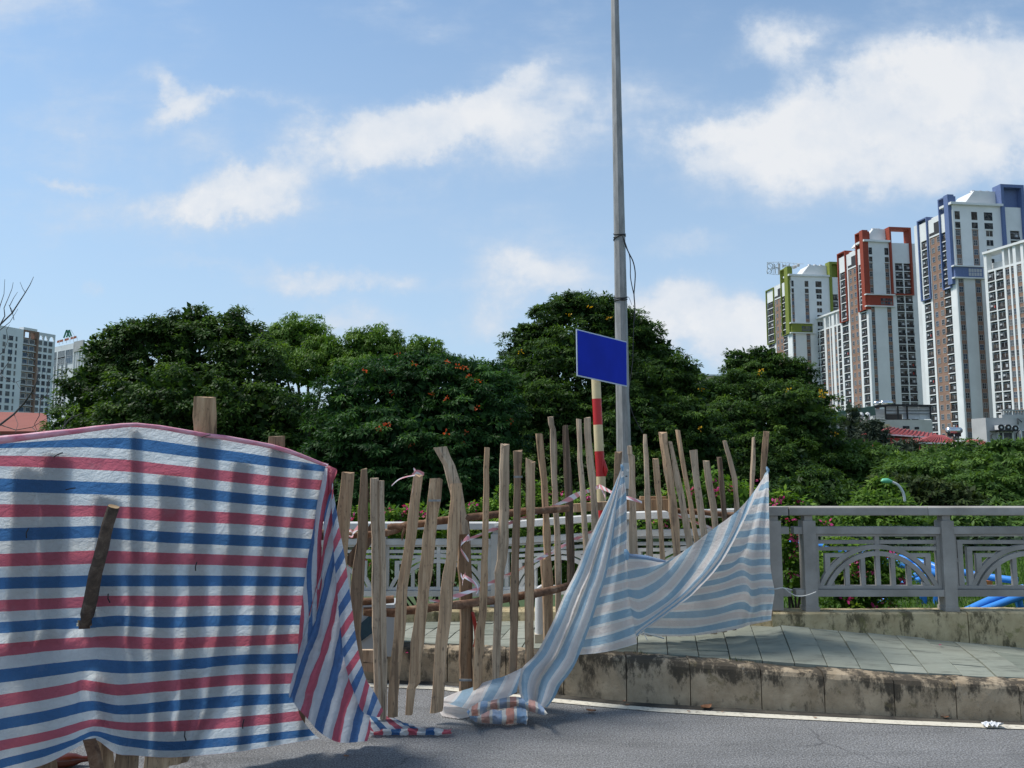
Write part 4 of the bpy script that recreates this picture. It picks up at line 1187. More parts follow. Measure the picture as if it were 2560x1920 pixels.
# top corner tuck and the tail lying on the road
g = [[(812, 1166, 4.36, 1.4), (822, 1164, 4.35, 1.5), (832, 1168, 4.35, 1.6)], [(820, 1182, 4.34, 1.9), (832, 1184, 4.32, 2.0), (843, 1176, 4.36, 2.0)], [(818, 1212, 4.36, 2.1), (828, 1214, 4.33, 2.2), (834, 1204, 4.37, 2.3)], [(816, 1250, 4.37, 2.1), (824, 1250, 4.36, 2.3), (828, 1240, 4.38, 2.4)]]
mb = MB(); cloth(mb, g, 4, 4, 0, .003, 14, False, 2.0); mb.build('corner_tuck', M['tarp'], tp)
g = []
for (s, u0, v0, u1, v1) in ((18, 896, 1778, 925, 1830), (19, 908, 1780, 944, 1828), (20, 924, 1786, 962, 1826), (21, 940, 1787, 982, 1826), (22, 956, 1786, 1000, 1823), (23, 973, 1792, 1020, 1823), (24, 989, 1797, 1038, 1823), (25, 1003, 1805, 1056, 1822), (25.6, 1020, 1812, 1072, 1822)):
    row = []
    for k in range(4):
        t = k / 3; u = u0 + (u1 - u0) * t; v = v0 + (v1 - v0) * t
        row.append((u, v, gd(u, v, .03 + .03 * math.sin(math.pi * t)), s))
    g.append(row)
mb = MB(); cloth(mb, g, 4, 5, 0, .006, 12, True, 4.0); 
g = []
for i in range(13):
    t = i / 12; u = 925 + (1128 - 925) * t
    s = 1.0 + 9.5 * t
    q = math.sin(i * 1.9); e = max(0, i - 10) * 3.0
    g.append([(u + 2, 1820 + 2 * q + e * .7, gd(u, 1820, .034 + .008 * q), s), (u + 3 * q, 1826 + q + e * .3, gd(u, 1826, .036 - .008 * q), s), (u - 2 * q, 1832, gd(u, 1832, .024 + .006 * q), s), (u - 1, 1840 - 3 * abs(q) - e * .6, gd(u, 1840, .004), s)])
cloth(mb, g, 3, 4, 0, .005, 14, True, 9.0)
mb.build('ground_tail', M['tarp'], tp)
# wire ties that pin the sheet to the planks
for (u, v, a) in ((145, 1137, .5), (515, 1090, .3), (68, 1333, 1.5), (490, 1416, 1.5), (272, 1496, 1.9), (463, 1840, 1.8), (608, 1810, 1.5), (176, 1222, .2)):
    c = W(u, v, D1(u) - .06); l = .022
    d = Vector((math.cos(a), 0, math.sin(a))) * l
    mb = MB(); mb.tube([c - d, c + Vector((0, -.008, 0)), c + d + Vector((0, .006, 0))], .0028, 6); mb.build('wire_tie', M['blackish'], tp)

# ---- faded sheet hanging over the kerb
tq = empty('striped_sheet', (W(1480, 1600, 5.1).x, 5.1, .25), 'faded blue and white striped sheet drooping from two pickets down onto the road', 'tarpaulin')
LP = [((1553, 1170), (1557, 1172), 5.42), ((1530, 1228), (1548, 1236), 5.38), ((1508, 1275), (1541, 1290), 5.34), ((1470, 1353), (1530, 1370), 5.28), ((1440, 1428), (1515, 1440), 5.22), ((1411, 1485), (1498, 1495), 5.18), ((1386, 1546), (1480, 1550), 5.13),
      ((1364, 1590), (1462, 1600), 5.09), ((1340, 1634), (1444, 1648), 5.04), ((1305, 1671), (1424, 1684), 4.98), ((1296, 1700), (1402, 1712), 4.94), ((1298, 1728), (1388, 1742), 4.90), ((1308, 1760), (1368, 1768), 4.84)]
SS = [-.9, .05, .9, 1.25, 2.0, 2.9, 3.9]; DO = [0, -.045, -.02, .05, -.035, -.055, .01]; TC = [0, .18, .36, .46, .62, .82, 1.0]
g = []
for i, (a, b_, D) in enumerate(LP):
    row = []
    amp = min(1, i / 3)
    for k in range(7):
        t = TC[k]
        row.append((a[0] + (b_[0] - a[0]) * t, a[1] + (b_[1] - a[1]) * t, D + DO[k] * amp, SS[k]))
    g.append(row)
mb = MB(); cloth(mb, g, 7, 6, 0, .0065, 7.5, True, 0.5, (1.6, 1.6, .55)); mb.build('long_drape', M['pale'], tq)
RPT = [(-4, 1555, 1171, 1557, 1171, 5.41), (-2, 1551, 1205, 1562, 1200, 5.39), (0, 1541, 1268, 1566, 1243, 5.36), (2, 1536, 1312, 1567, 1291, 5.33), (4, 1530, 1362, 1567, 1341, 5.30), (6, 1521, 1412, 1566, 1393, 5.27), (8, 1505, 1458, 1569, 1440, 5.24),
       (10, 1488, 1508, 1573, 1484, 5.21), (12, 1470, 1560, 1580, 1532, 5.19), (14, 1455, 1612, 1588, 1576, 5.17), (15.4, 1443, 1637, 1593, 1609, 5.16)]
g = []
for i, (s, u0, v0, u1, v1, D) in enumerate(RPT):
    row = []
    for k in range(7):
        t = k / 6; u = u0 + (u1 - u0) * t; v = v0 + (v1 - v0) * t
        if i > 8: v += 6 * math.sin(math.pi * t)
        d = D + .16 * t * min(1, i / 6) - (.03 * math.sin(t * 9) * min(1, i / 4))
        row.append((u, v, d, s))
    g.append(row)
mb = MB(); cloth(mb, g, 6, 5, 0, .0065, 8, False, 6.0, (1.5, 1.5, .8)); mb.build('side_drape', M['pale'], tq)
M1 = {6: [(1568, 1389), (1590, 1391), (1617, 1394), (1640, 1399), (1650, 1401), (1657, 1402), (1664, 1403)],
 8: [(1569, 1441), (1590, 1436), (1613, 1431), (1635, 1422), (1655, 1413), (1674, 1402), (1692, 1389)],
 10: [(1571, 1484), (1600, 1488), (1636, 1470), (1662, 1450), (1685, 1425), (1706, 1395), (1724, 1367)],
 12: [(1580, 1534), (1600, 1541), (1640, 1520), (1683, 1487), (1727, 1435), (1760, 1385), (1787, 1319)],
 14: [(1588, 1575), (1608, 1562), (1655, 1528), (1715, 1480), (1775, 1415), (1814, 1350), (1843, 1277)],
 16: [(1591, 1588), (1609, 1571), (1662, 1533), (1732, 1478), (1798, 1402), (1850, 1310), (1880, 1235)],
 18: [(1592, 1594), (1610, 1575), (1670, 1534), (1745, 1473), (1812, 1393), (1876, 1270), (1917, 1179)]}
g = []
for i, s in enumerate(sorted(M1)):
    row = []
    for k, (u, v) in enumerate(M1[s]):
        D = 5.36 - .05 * math.sin(math.pi * k / 6) - (.05 if i == 0 else 0) - .012 * i + (.03 if i % 2 else -.01) * (k / 6) + .016 * k
        row.append((u, v, D, s if i < 6 else 17.3))
    g.append(row)
mb = MB(); cloth(mb, g, 6, 6, 0, .007, 8, False, 12.0, (.8, .8, 1.4)); mb.build('swag', M['pale'], tq)
# rolled upper edge of the swag
P = [W(u, v, D) for (u, v, D) in [(1568, 1388, 5.31), (1590, 1390, 5.29), (1617, 1394, 5.27), (1645, 1401, 5.26), (1664, 1404, 5.27)]]
mb = MB(); mb.tube(P, [.010, .014, .013, .012, .006], 8, 0, True, True, None, .15); mb.build('rolled_edge', M['salmon'], tq)
M2 = {-2: [(1913, 1182), (1917, 1180), (1918, 1178), (1919, 1177), (1920, 1176), (1921, 1175)], 0: [(1894, 1222), (1908, 1220), (1912, 1217), (1915, 1215), (1918, 1214), (1922, 1214)],
 2: [(1868, 1258), (1893, 1256), (1901, 1254), (1908, 1252), (1915, 1252), (1922, 1252)], 4: [(1848, 1298), (1880, 1295), (1890, 1292), (1900, 1290), (1912, 1291), (1923, 1291)],
 6: [(1826, 1340), (1864, 1337), (1878, 1333), (1892, 1329), (1908, 1330), (1924, 1330)], 8: [(1804, 1380), (1850, 1374), (1868, 1366), (1886, 1369), (1905, 1368), (1925, 1368)],
 10: [(1772, 1428), (1822, 1418), (1850, 1402), (1878, 1409), (1902, 1407), (1926, 1407)], 12: [(1722, 1468), (1803, 1453), (1855, 1434), (1879, 1446), (1904, 1443), (1930, 1443)],
 14: [(1680, 1506), (1785, 1490), (1860, 1472), (1880, 1484), (1905, 1479), (1936, 1479)], 16: [(1640, 1540), (1765, 1536), (1850, 1516), (1880, 1527), (1905, 1521), (1931, 1519)],
 18: [(1600, 1578), (1720, 1580), (1828, 1561), (1870, 1552), (1900, 1548), (1928, 1545)], 18.9: [(1604, 1588), (1722, 1590), (1835, 1574), (1872, 1563), (1900, 1557), (1929, 1551)]}
g = []
for i, s in enumerate(sorted(M2)):
    row = []
    for k, (u, v) in enumerate(M2[s]):
        D = 5.43 + .02 * k + (0, -.02, -.035, .03, -.02, .01)[k] * min(1, i / 5) + (.03 if i > 8 else 0)
        row.append((u, v, D, s))
    g.append(row)
mb = MB(); cloth(mb, g, 5, 6, 0, .006, 8, False, 15.0, (1.4, 1.4, .8)); mb.build('right_drape', M['pale'], tq)
# tail on the road
top = [(1095, 1750, 5.0, -2.3), (1102, 1748, 5.0, -1.96), (1138, 1732, 4.99, -1), (1181, 1718, 4.97, .15), (1217, 1703, 4.96, 1.1), (1261, 1690, 4.95, 2.27), (1304, 1670, 4.95, 3.4)]
bot = [(1095, 1752, 4.99, -1.5), (1099, 1754, 4.97, -1.13), (1135, 1763, 4.88, -.19), (1174, 1771, 4.82, .83), (1225, 1752, 4.84, 2.15), (1268, 1743, 4.86, 3.28), (1292, 1730, 4.87, 3.9)]
g = []
for r in range(4):
    t = r / 3
    g.append([tuple(a[c] + (b_[c] - a[c]) * t for c in range(2)) + (a[2] + (b_[2] - a[2]) * t - .03 * math.sin(math.pi * t), a[3] + (b_[3] - a[3]) * t) for a, b_ in zip(top, bot)])
mb = MB(); cloth(mb, g, 7, 6, 0, .006, 9, True, 21.0)
g = [[(1091, 1750, gd(1091, 1750, .01), .35), (1112, 1754, gd(1112, 1754, .03), .4), (1135, 1762, gd(1135, 1762, .04), .45), (1172, 1770, gd(1172, 1770, .05), .45)],
     [(1095, 1765, gd(1095, 1765, .02), .8), (1115, 1768, gd(1115, 1768, .045), 1), (1138, 1772, gd(1138, 1772, .045), 1), (1174, 1778, gd(1174, 1778, .04), 1)],
     [(1099, 1780, gd(1099, 1780, .012), .8), (1118, 1781, gd(1118, 1781, .018), .9), (1142, 1784, gd(1142, 1784, .02), .9), (1176, 1787, gd(1176, 1787, .02), .9)],
     [(1106, 1791, gd(1106, 1791, .006), .8), (1125, 1794, gd(1125, 1794, .006), .9), (1150, 1797, gd(1150, 1797, .006), .9), (1178, 1791, gd(1178, 1791, .01), .9)]]
cloth(mb, g, 5, 5, 0, .007, 12, True, 23.0); mb.build('ground_tail', M['pale'], tq)
def zz(x, y): return 1080 + x / 6.9125, 1660 + y / 6.9125
def roll(topl, botl, s_of, z0, z1, seed):
    g = []; n = len(topl)
    for r in range(5):
        t = r / 4; row = []
        for a, b_ in zip(topl, botl):
            x = a[0] + (b_[0] - a[0]) * t; y = a[1] + (b_[1] - a[1]) * t
            u, v = zz(x, y)
            z = z0 + (z1 - z0) * t + .022 * math.sin(math.pi * t)
            row.append((u, v, gd(u, v, max(z, .005)), s_of(x)))
        g.append(row)
    cloth(mb, g, 5, 8, 0, .017, 11, True, seed, (1.5, 1, 1))
mb = MB()
roll([(600, 830), (680, 730), (850, 650), (1100, 578), (1400, 558), (1700, 618), (1850, 680), (1930, 760), (1990, 850)],
     [(640, 900), (720, 900), (860, 885), (1060, 790), (1230, 770), (1500, 760), (1640, 810), (1850, 860), (1960, 893)], lambda x: (x - 1250) / 165, .13, .05, 31.0)
roll([(630, 890), (760, 900), (880, 860), (1050, 782), (1200, 800), (1350, 750), (1480, 722), (1600, 765), (1648, 810)],
     [(660, 955), (760, 1000), (880, 1022), (1050, 1040), (1200, 1050), (1350, 1045), (1480, 1030), (1600, 1040), (1636, 1065)], lambda x: (x - 1150) / 210, .085, .004, 33.0)
mb.build('crumpled_heap', M['salmon'], tq)
# knots: peak, waist and lower knot
for (u, v, D, r) in ((1555, 1168, 5.40, .012), (1566, 1384, 5.24, .018), (1918, 1174, 5.52, .012)):
    c = W(u, v, D); mb = MB()
    mb.tube([c + Vector((-r * .4, 0, r * 1.6)), c + Vector((0, -.01, 0)), c + Vector((r * .3, .0, -r * 2.2))], [r * .5, r, r * .55], 8, 0, True, True, None, .2); mb.build('knot', M['pale'], tq)
# ------------------------------------------------------------------ foliage
def leaf_quads(C, Dir, Nrm, L, Wd_):
    """diamond leaves: centre-base C, direction Dir, normal Nrm (all Nx3), length L, width Wd_ (N) -> (N*4)x3"""
    side = np.cross(Dir, Nrm); side /= (np.linalg.norm(side, axis=1, keepdims=True) + 1e-9)
    Nn = np.cross(side, Dir)
    a = C
    m = C + Dir * (L * .45)[:, None]
    tip = C + Dir * L[:, None] - Nn * (L * .12)[:, None]
    l = m - side * (Wd_ / 2)[:, None] - Nn * (Wd_ * .12)[:, None]
    r = m + side * (Wd_ / 2)[:, None] - Nn * (Wd_ * .12)[:, None]
    return np.stack([a, l, tip, r], axis=1).reshape(-1, 3)
def unit(A): return A / (np.linalg.norm(A, axis=1, keepdims=True) + 1e-9)
def lobe_world(l):
    u, v, ru, rv, D = l
    c = W(u, v, D)
    return np.array(c), np.array([px(D, ru), px(D, (ru + rv) / 2) * .8, px(D, rv)])
def crown_arrays(lobes, leaf=.22, asp=.36, dens=1.0, clump=.42, flatness=.5, droop=.35, fill=.42, tip=0.0, upz=-.55):
    """leaf clumps on the skin of every lobe plus a loose fill inside"""
    Vs = []; Ts = []
    for lb in lobes:
        c, r = lobe_world(lb)
        area = 4 * math.pi * ((r[0] * r[1]) ** 1.6 / 3 + (r[0] * r[2]) ** 1.6 / 3 + (r[1] * r[2]) ** 1.6 / 3) ** (1 / 1.6)
        nc = max(6, int(area / (clump * clump) * .78 * dens))
        d = unit(nrs.randn(nc * 2, 3)); d = d[(d[:, 2] > upz) & (d[:, 1] < .75)][:nc]
        cc = c + d * r * (1 + nrs.uniform(-.16, .12, (len(d), 1)))
        nl = int(24 * (clump / .42) ** 2 * (.22 / leaf) ** 2 * (.36 / asp))
        nl = max(14, min(300, nl))
        n = len(d)
        out = unit(d * np.array([1, 1, .6]) + np.array([0, 0, .35]))
        # leaves of a clump: spread as a flattened cap
        e = unit(nrs.randn(n * nl, 3))
        idx = np.repeat(np.arange(n), nl)
        o = out[idx]
        e = unit(e + o * .8)
        rad = clump * .62 * nrs.uniform(.35, 1.0, (n * nl, 1)) * nrs.uniform(.75, 1.25, n)[idx][:, None]
        pos = cc[idx] + e * rad * np.array([1, 1, flatness])
        dirn = unit(e * np.array([1, 1, .25]) + nrs.randn(n * nl, 3) * .35 + np.array([0, 0, -droop]))
        nrm = unit(np.array([0, 0, 1.0]) + nrs.randn(n * nl, 3) * .38 + o * .35)
        L = leaf * nrs.uniform(.65, 1.25, n * nl)
        Vs.append(leaf_quads(pos, dirn, nrm, L, L * asp))
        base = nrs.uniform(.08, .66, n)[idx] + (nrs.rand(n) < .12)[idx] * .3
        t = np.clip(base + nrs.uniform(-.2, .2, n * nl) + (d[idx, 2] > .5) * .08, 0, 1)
        Ts.append(np.repeat(t, 4))
        # fill
        nf = int(n * nl * fill)
        e = unit(nrs.randn(nf, 3)); e = e[(e[:, 1] < .9)]; nf = len(e)
        pos = c + e * r * nrs.uniform(.45, .9, (nf, 1))
        L = leaf * 1.5 * nrs.uniform(.8, 1.4, nf)
        Vs.append(leaf_quads(pos, unit(nrs.randn(nf, 3)), unit(nrs.randn(nf, 3)), L, L * .6))
        Ts.append(np.repeat(nrs.uniform(0, .35, nf), 4))  # inner leaves tinted dark, painting the shadow gaps between clumps
    return np.concatenate(Vs), np.concatenate(Ts)
def lobe_hit(lobes, u, v):
    rx, ry, rz = ray(u, v); d = np.array([rx, ry, rz]); o = np.array([0, 0, CAM_H]); best = None
    for lb in lobes:
        c, r = lobe_world(lb)
        oo = (o - c) / r; dd = d / r
        a = dd @ dd; b = 2 * oo @ dd; cc = oo @ oo - 1; q = b * b - 4 * a * cc
        if q > 0:
            t = (-b - math.sqrt(q)) / (2 * a)
            if best is None or t < best: best = t
    return None if best is None else o + d * best
def blossom(name, pts, mat, parent, r=.12, n=22, leaf=.09):
    Vs = []; Ts = []
    for p in pts:
        e = unit(nrs.randn(n, 3)) ; pos = np.array(p) + e * r * nrs.uniform(.2, 1, (n, 1)) * np.array([1.3, 1, .7])
        L = leaf * nrs.uniform(.7, 1.2, n)
        Vs.append(leaf_quads(pos, unit(e + nrs.randn(n, 3) * .3), unit(nrs.randn(n, 3)), L, L * .7)); Ts.append(np.repeat(nrs.uniform(0, 1, n), 4))
    V = np.concatenate(Vs) - np.array(wloc(parent))
    o = bpy.data.objects.new(name, fast_mesh(name, V, None, mat, np.concatenate(Ts))); COL.objects.link(o); o.parent = parent
    return o
def tree(name, label, lobes, mat, base_u, D, trunk_r=.18, group=None, cat='tree', **kw):
    b = W(base_u, 1300, D); b.z = 0
    t = empty(name, b, label, cat, group)
    V, T = crown_arrays(lobes, **kw)
    V = V[:] - np.array(b)
    o = bpy.data.objects.new('crown', fast_mesh('crown', V, None, mat, T)); COL.objects.link(o); o.parent = t
    # trunk and limbs into the lobes
    mb = MB()
    cs = [Vector(lobe_world(l)[0]) for l in lobes]
    zt = sum(c.z for c in cs) / len(cs)
    fork = Vector((b.x, b.y, max(.6, zt * .35)))
    mb.tube([b - Vector((0, 0, .1)), b + (fork - b) * .5 + Vector((trunk_r * .3, 0, 0)), fork], [trunk_r * 1.25, trunk_r, trunk_r * .85], 10, 0, True, True, None, .06)
    for c in cs:
        m = fork.lerp(c, .5) + Vector((rnd.uniform(-.2, .2), rnd.uniform(-.2, .2), .15))
        mb.tube([fork, m, c], [trunk_r * .55, trunk_r * .38, trunk_r * .12], 6, 0, True, False)
    mb.build('trunk', M['trunk'], t)
    return t
# left dark tree
T1L = [(258, 990, 98, 95, 24), (380, 900, 125, 95, 24.5), (520, 890, 115, 92, 24), (630, 940, 100, 95, 23.5), (450, 1030, 220, 110, 22.5), (650, 1060, 150, 100, 22.5), (180, 1080, 56, 58, 23), (330, 1100, 200, 60, 22), (560, 1130, 170, 60, 22),
       (243, 872, 26, 30, 24), (305, 842, 38, 34, 24), (395, 826, 50, 34, 24), (478, 800, 34, 34, 24), (505, 818, 40, 30, 24), (588, 808, 30, 36, 24), (622, 840, 42, 36, 24), (345, 830, 40, 26, 24), (440, 822, 44, 26, 24)]
tree('leafy_tree', 'large dark green tree at the left, above the blue and red tarpaulin', T1L, M['leaf_dark'], 430, 24, .2, leaf=.135, asp=.42, clump=.50, dens=1.0, flatness=.55)
tree('leafy_tree', 'light green tree top between the dark left tree and the twin round crown', [(760, 862, 80, 66, 34), (700, 862, 44, 46, 34), (820, 890, 50, 50, 33), (730, 835, 40, 30, 34), (780, 920, 120, 50, 33)], M['leaf_light'], 760, 34, .15, 'light green tree tops behind the feathery tree', leaf=.15, asp=.36, clump=.55, flatness=.8, droop=.7)
tree('leafy_tree', 'round light green tree top with yellowish leaves above the red-flowering tree', [(935, 872, 72, 56, 33), (895, 900, 50, 46, 33), (970, 895, 56, 46, 33), (930, 930, 90, 50, 32)], M['leaf_light'], 935, 33, .15, 'light green tree tops behind the feathery tree', leaf=.15, asp=.36, clump=.55, flatness=.8, droop=.7)
tree('leafy_tree', 'small light green tree top nearest the gap of sky, right of the round crown', [(1055, 884, 48, 40, 33), (1025, 900, 34, 34, 33), (1080, 905, 40, 34, 33)], M['leaf_light'], 1055, 33, .13, 'light green tree tops behind the feathery tree', leaf=.15, asp=.36, clump=.55, flatness=.8, droop=.7)
T3L = [(945, 1010, 150, 100, 17.5), (1110, 985, 150, 95, 17.5), (1060, 925, 150, 38, 18), (1000, 1120, 190, 105, 16.5), (1180, 1080, 120, 125, 17), (880, 1110, 100, 95, 16.8), (800, 1180, 110, 60, 16.5), (1080, 1200, 200, 80, 16.3), (1240, 1000, 60, 70, 18), (1220, 935, 50, 30, 18.5), (930, 1240, 180, 50, 16)]
t3 = tree('flame_tree', 'feathery green tree dotted with orange-red flowers behind the pickets', T3L, M['leaf_feather'], 1010, 17.5, .2, leaf=.11, asp=.33, clump=.38, dens=1.0, flatness=.38, droop=.35)
fl = [(969, 871), (983, 880), (996, 890), (1038, 912), (962, 923), (912, 932), (1116, 908), (1144, 920), (1160, 923), (984, 985), (1083, 988), (973, 1064), (948, 1075), (1117, 1084), (1032, 1118), (1162, 1113), (1192, 1022), (1277, 1054), (1176, 945), (1195, 955), (1118, 1000), (1165, 1085), (650, 900)]
pts = [p for p in (lobe_hit(T3L, u, v) for (u, v) in fl) if p is not None]
blossom('blossom', [p - np.array([0, .12, -.02]) for p in pts], M['fl_red'], t3, .055, 9, .055)
T4L = [(1440, 818, 120, 80, 25), (1345, 885, 85, 72, 25), (1545, 850, 95, 80, 25), (1450, 950, 190, 120, 23.5), (1630, 950, 95, 80, 24.5), (1680, 1010, 90, 90, 24.5), (1510, 1080, 210, 120, 22.5), (1330, 1060, 120, 130, 22), (1290, 960, 52, 60, 24), (1690, 935, 60, 50, 25), (1700, 1120, 120, 120, 23), (1450, 1200, 260, 80, 21), (1280, 1180, 130, 90, 21),
       (1450, 758, 46, 26, 25), (1395, 775, 46, 26, 25), (1510, 768, 40, 26, 25), (1600, 835, 40, 40, 25), (1640, 880, 50, 34, 25), (1310, 840, 36, 28, 25)]
t4 = tree('leafy_tree', 'tall dark green tree with a few yellow flowers behind the blue sign', T4L, M['leaf_dark'], 1460, 24, .22, leaf=.12, asp=.36, clump=.44, dens=1.0, flatness=.4)
fy = [(1468, 778), (1523, 808), (1302, 891), (1420, 800), (1745, 984), (1744, 1082), (1560, 860)]
blossom('blossom', [p - np.array([0, .3, -.1]) for p in (lobe_hit(T4L, u, v) for (u, v) in fy) if p is not None], M['fl_yellow'], t4, .08, 7, .08)
T5L = [(1900, 950, 85, 62, 31), (1965, 975, 80, 62, 31), (1850, 1000, 90, 75, 30), (1940, 1060, 135, 105, 29), (1830, 1120, 120, 115, 28), (2010, 1090, 75, 85, 30), (1900, 1180, 160, 90, 27), (1850, 905, 40, 28, 31), (1915, 893, 46, 24, 31), (2030, 1020, 50, 56, 30), (1990, 930, 40, 30, 31), (1780, 1060, 60, 110, 29), (2010, 1160, 70, 60, 29)]
t5 = tree('leafy_tree', 'dark green tree with orange flowers in front of the green-trimmed tower', T5L, M['leaf_dark'], 1900, 30, .2, leaf=.145, asp=.36, clump=.55, dens=1.0, flatness=.4)
fy = [(2046, 991), (2052, 996), (2038, 990), (1893, 940), (2075, 1092), (1898, 936), (1963, 985), (2043, 1000)]
blossom('blossom', [p - np.array([0, .4, -.1]) for p in (lobe_hit(T5L, u, v) for (u, v) in fy) if p is not None], M['fl_yellow'], t5, .10, 7, .10)
# dark undergrowth below the big crowns
G2 = 'trees on the slope at the right'
R = [
 ('leafy_tree', 'olive green tree at the left end of the row below the green-roofed shed', [(2150, 1165, 80, 62, 30), (2110, 1200, 70, 60, 29), (2195, 1140, 50, 30, 31), (2200, 1190, 70, 60, 29), (2090, 1150, 46, 50, 30)], 'leaf_mid', 2150, 30, .18, .36, .5),
 ('leafy_tree', 'mid green spreading tree right below the pagoda-like red roofs', [(2330, 1160, 100, 30, 28), (2290, 1185, 80, 40, 27), (2390, 1178, 90, 44, 27), (2330, 1200, 130, 50, 26), (2260, 1160, 46, 26, 28), (2390, 1140, 50, 16, 28)], 'leaf_mid', 2330, 28, .17, .34, .44),
 ('leafy_tree', 'bushy green tree at the right edge below the plain grey house', [(2510, 1150, 66, 46, 26), (2480, 1190, 80, 50, 25), (2560, 1190, 70, 60, 25), (2500, 1125, 34, 22, 26), (2470, 1230, 110, 46, 24), (2590, 1130, 60, 30, 26)], 'leaf_mid', 2520, 26, .155, .34, .42),
 ('leafy_tree', 'low brownish green tree behind the small green street lamp', [(2290, 1235, 90, 40, 21), (2370, 1250, 90, 36, 21), (2230, 1215, 50, 34, 23)], 'leaf_olive', 2300, 21, .13, .36, .32),
 ('leafy_tree', 'dark rounded tree just left of the bright layered tree', [(2040, 1235, 90, 60, 22), (2090, 1260, 70, 40, 21), (1990, 1260, 80, 50, 21)], 'leaf_dark', 2040, 22, .14, .36, .36),
]
for (nm, lab, lobes, mt, bu, D, lf, asp, cl) in R:
    tree(nm, lab, lobes, M[mt], bu, D, .12, G2, leaf=lf, asp=asp, clump=cl, flatness=.45)
tree('leafy_tree', 'small bright green tree with layered twigs under the green street lamp', [(2212, 1212, 26, 14, 18), (2206, 1232, 50, 14, 18), (2200, 1252, 76, 14, 17.6), (2196, 1272, 92, 16, 17.4), (2210, 1226, 26, 30, 18), (2200, 1300, 90, 34, 17)], M['leaf_light'], 2206, 18, .08, leaf=.12, asp=.4, clump=.26, flatness=.35, droop=.3)
for (lab, lobes, D) in (('slim grey-green conifer beside the white drums, the taller one', [(2130, 1040, 13, 26, 44), (2130, 1075, 22, 34, 44), (2130, 1110, 28, 30, 44)], 44), ('grey-green bushy conifer below the pale lime wall', [(2185, 1085, 28, 26, 42), (2172, 1062, 18, 24, 42), (2190, 1110, 36, 24, 42)], 42), ('brownish thin tree in front of the long red roof', [(2262, 1122, 46, 18, 40), (2250, 1134, 50, 16, 40)], 40)):
    tree('conifer_tree', lab, lobes, M['leaf_fir'], lobes[0][0], D, .1, leaf=.30, asp=.18, clump=.5, flatness=.9, dens=.8, fill=.2)
# clipped hedge and undergrowth as one mass
def mass(name, lobes, mat, **kw):
    V, T = crown_arrays(lobes, **kw)
    o = bpy.data.objects.new(name, fast_mesh(name, V, None, mat, T)); COL.objects.link(o); o['kind'] = 'stuff'
    return o
mass('undergrowth', [(u, 1300 + 12 * math.sin(k), 110, 70, 17 + (k % 3)) for k, u in enumerate(range(-500, 2000, 110))] + [(u, 1395, 110, 60, 13.5 + (k % 2) * .6) for k, u in enumerate(range(-500, 3500, 120))], M['leaf_hedge'], leaf=.13, asp=.5, clump=.26, flatness=.7, dens=.75)
mass('treeline', [(u, 1120 + 14 * math.sin(k * 1.9), 100, 120, 36) for k, u in enumerate(range(-700, 1760, 110)) if not (-60 < u < 230)] + [(u, 1185, 110, 80, 38) for u in range(2400, 3600, 120)] + [(u, 1230, 100, 60, 30) for k, u in enumerate(range(300, 2000, 110))], M['leaf_dark'], leaf=.24, asp=.4, clump=.6, flatness=.5, dens=.8, fill=.5)
mass('hedge', [(u, 1330 + 8 * math.sin(k * 2.2), 80, 46, 19) for k, u in enumerate(range(1960, 2700, 90))] + [(u, 1300 + 8 * math.sin(k * 1.7), 90, 40, 22) for k, u in enumerate(range(1960, 2700, 90))], M['leaf_mid'], leaf=.16, asp=.4, clump=.3, flatness=.5)
# lawn
def lawn():
    n = 60000
    x = nrs.uniform(1.5, 9.5, n); y = nrs.uniform(6.3, 13.5, n)
    pos = np.stack([x, y, np.full(n, -.03)], 1)
    dirn = unit(nrs.randn(n, 3) * .45 + np.array([0, 0, 1.0]))
    L = nrs.uniform(.05, .10, n)
    V = leaf_quads(pos, dirn, unit(nrs.randn(n, 3)), L, L * .16)
    o = bpy.data.objects.new('grass', fast_mesh('grass', V, None, M['grass'], np.repeat(nrs.rand(n), 4))); COL.objects.link(o); o['kind'] = 'stuff'
lawn()
# bougainvillea on the railings
def boug(label, lobes, flowers, leaf=.045, D=7.4, group='bougainvillea bushes along the railing', **kw):
    b = W(lobes[0][0], 1500, lobes[0][4]); b.z = 0
    t = empty('bougainvillea_bush', b, label, 'bush', group)
    V, T = crown_arrays(lobes, leaf=leaf, asp=.5, clump=.11, flatness=.9, droop=.2, dens=kw.get('dens', .75), fill=.35)
    o = bpy.data.objects.new('foliage', fast_mesh('foliage', V - np.array(b), None, M['leaf_boug'], T)); COL.objects.link(o); o.parent = t
    pts = []
    for (u, v) in flowers:
        p = lobe_hit(lobes, u, v)
        if p is None: p = np.array(W(u, v, lobes[0][4]))
        pts.append(p - np.array([0, .03, 0]))
    if pts: blossom('blossom', pts, M['fl_pink'], t, .026, 9, .034)
    mb = MB()
    for l in lobes:
        c = Vector(lobe_world(l)[0]); s = Vector((b.x + rnd.uniform(-.1, .1), b.y + rnd.uniform(.0, .1), -.03))
        mb.tube([s, s.lerp(c, .5) + Vector((rnd.uniform(-.1, .1), 0, .1)), c], [.012, .009, .005], 5, 0, True, False)
    mb.build('stem', M['trunk'], t)
boug('bougainvillea bush growing through the gap between the end posts of the grey railing', [(1985, 1440, 34, 50, 6.1), (1980, 1370, 30, 50, 6.1), (1985, 1300, 26, 34, 6.1), (1950, 1250, 22, 16, 6.2), (2030, 1310, 36, 10, 6.0), (2000, 1270, 20, 14, 6.2)],
     [(1972, 1298), (2004, 1292), (1977, 1385), (2010, 1388), (2018, 1402), (1975, 1434), (1998, 1360), (1978, 1338), (1943, 1250), (1930, 1258), (1990, 1260), (2062, 1308), (1985, 1345)], .05)
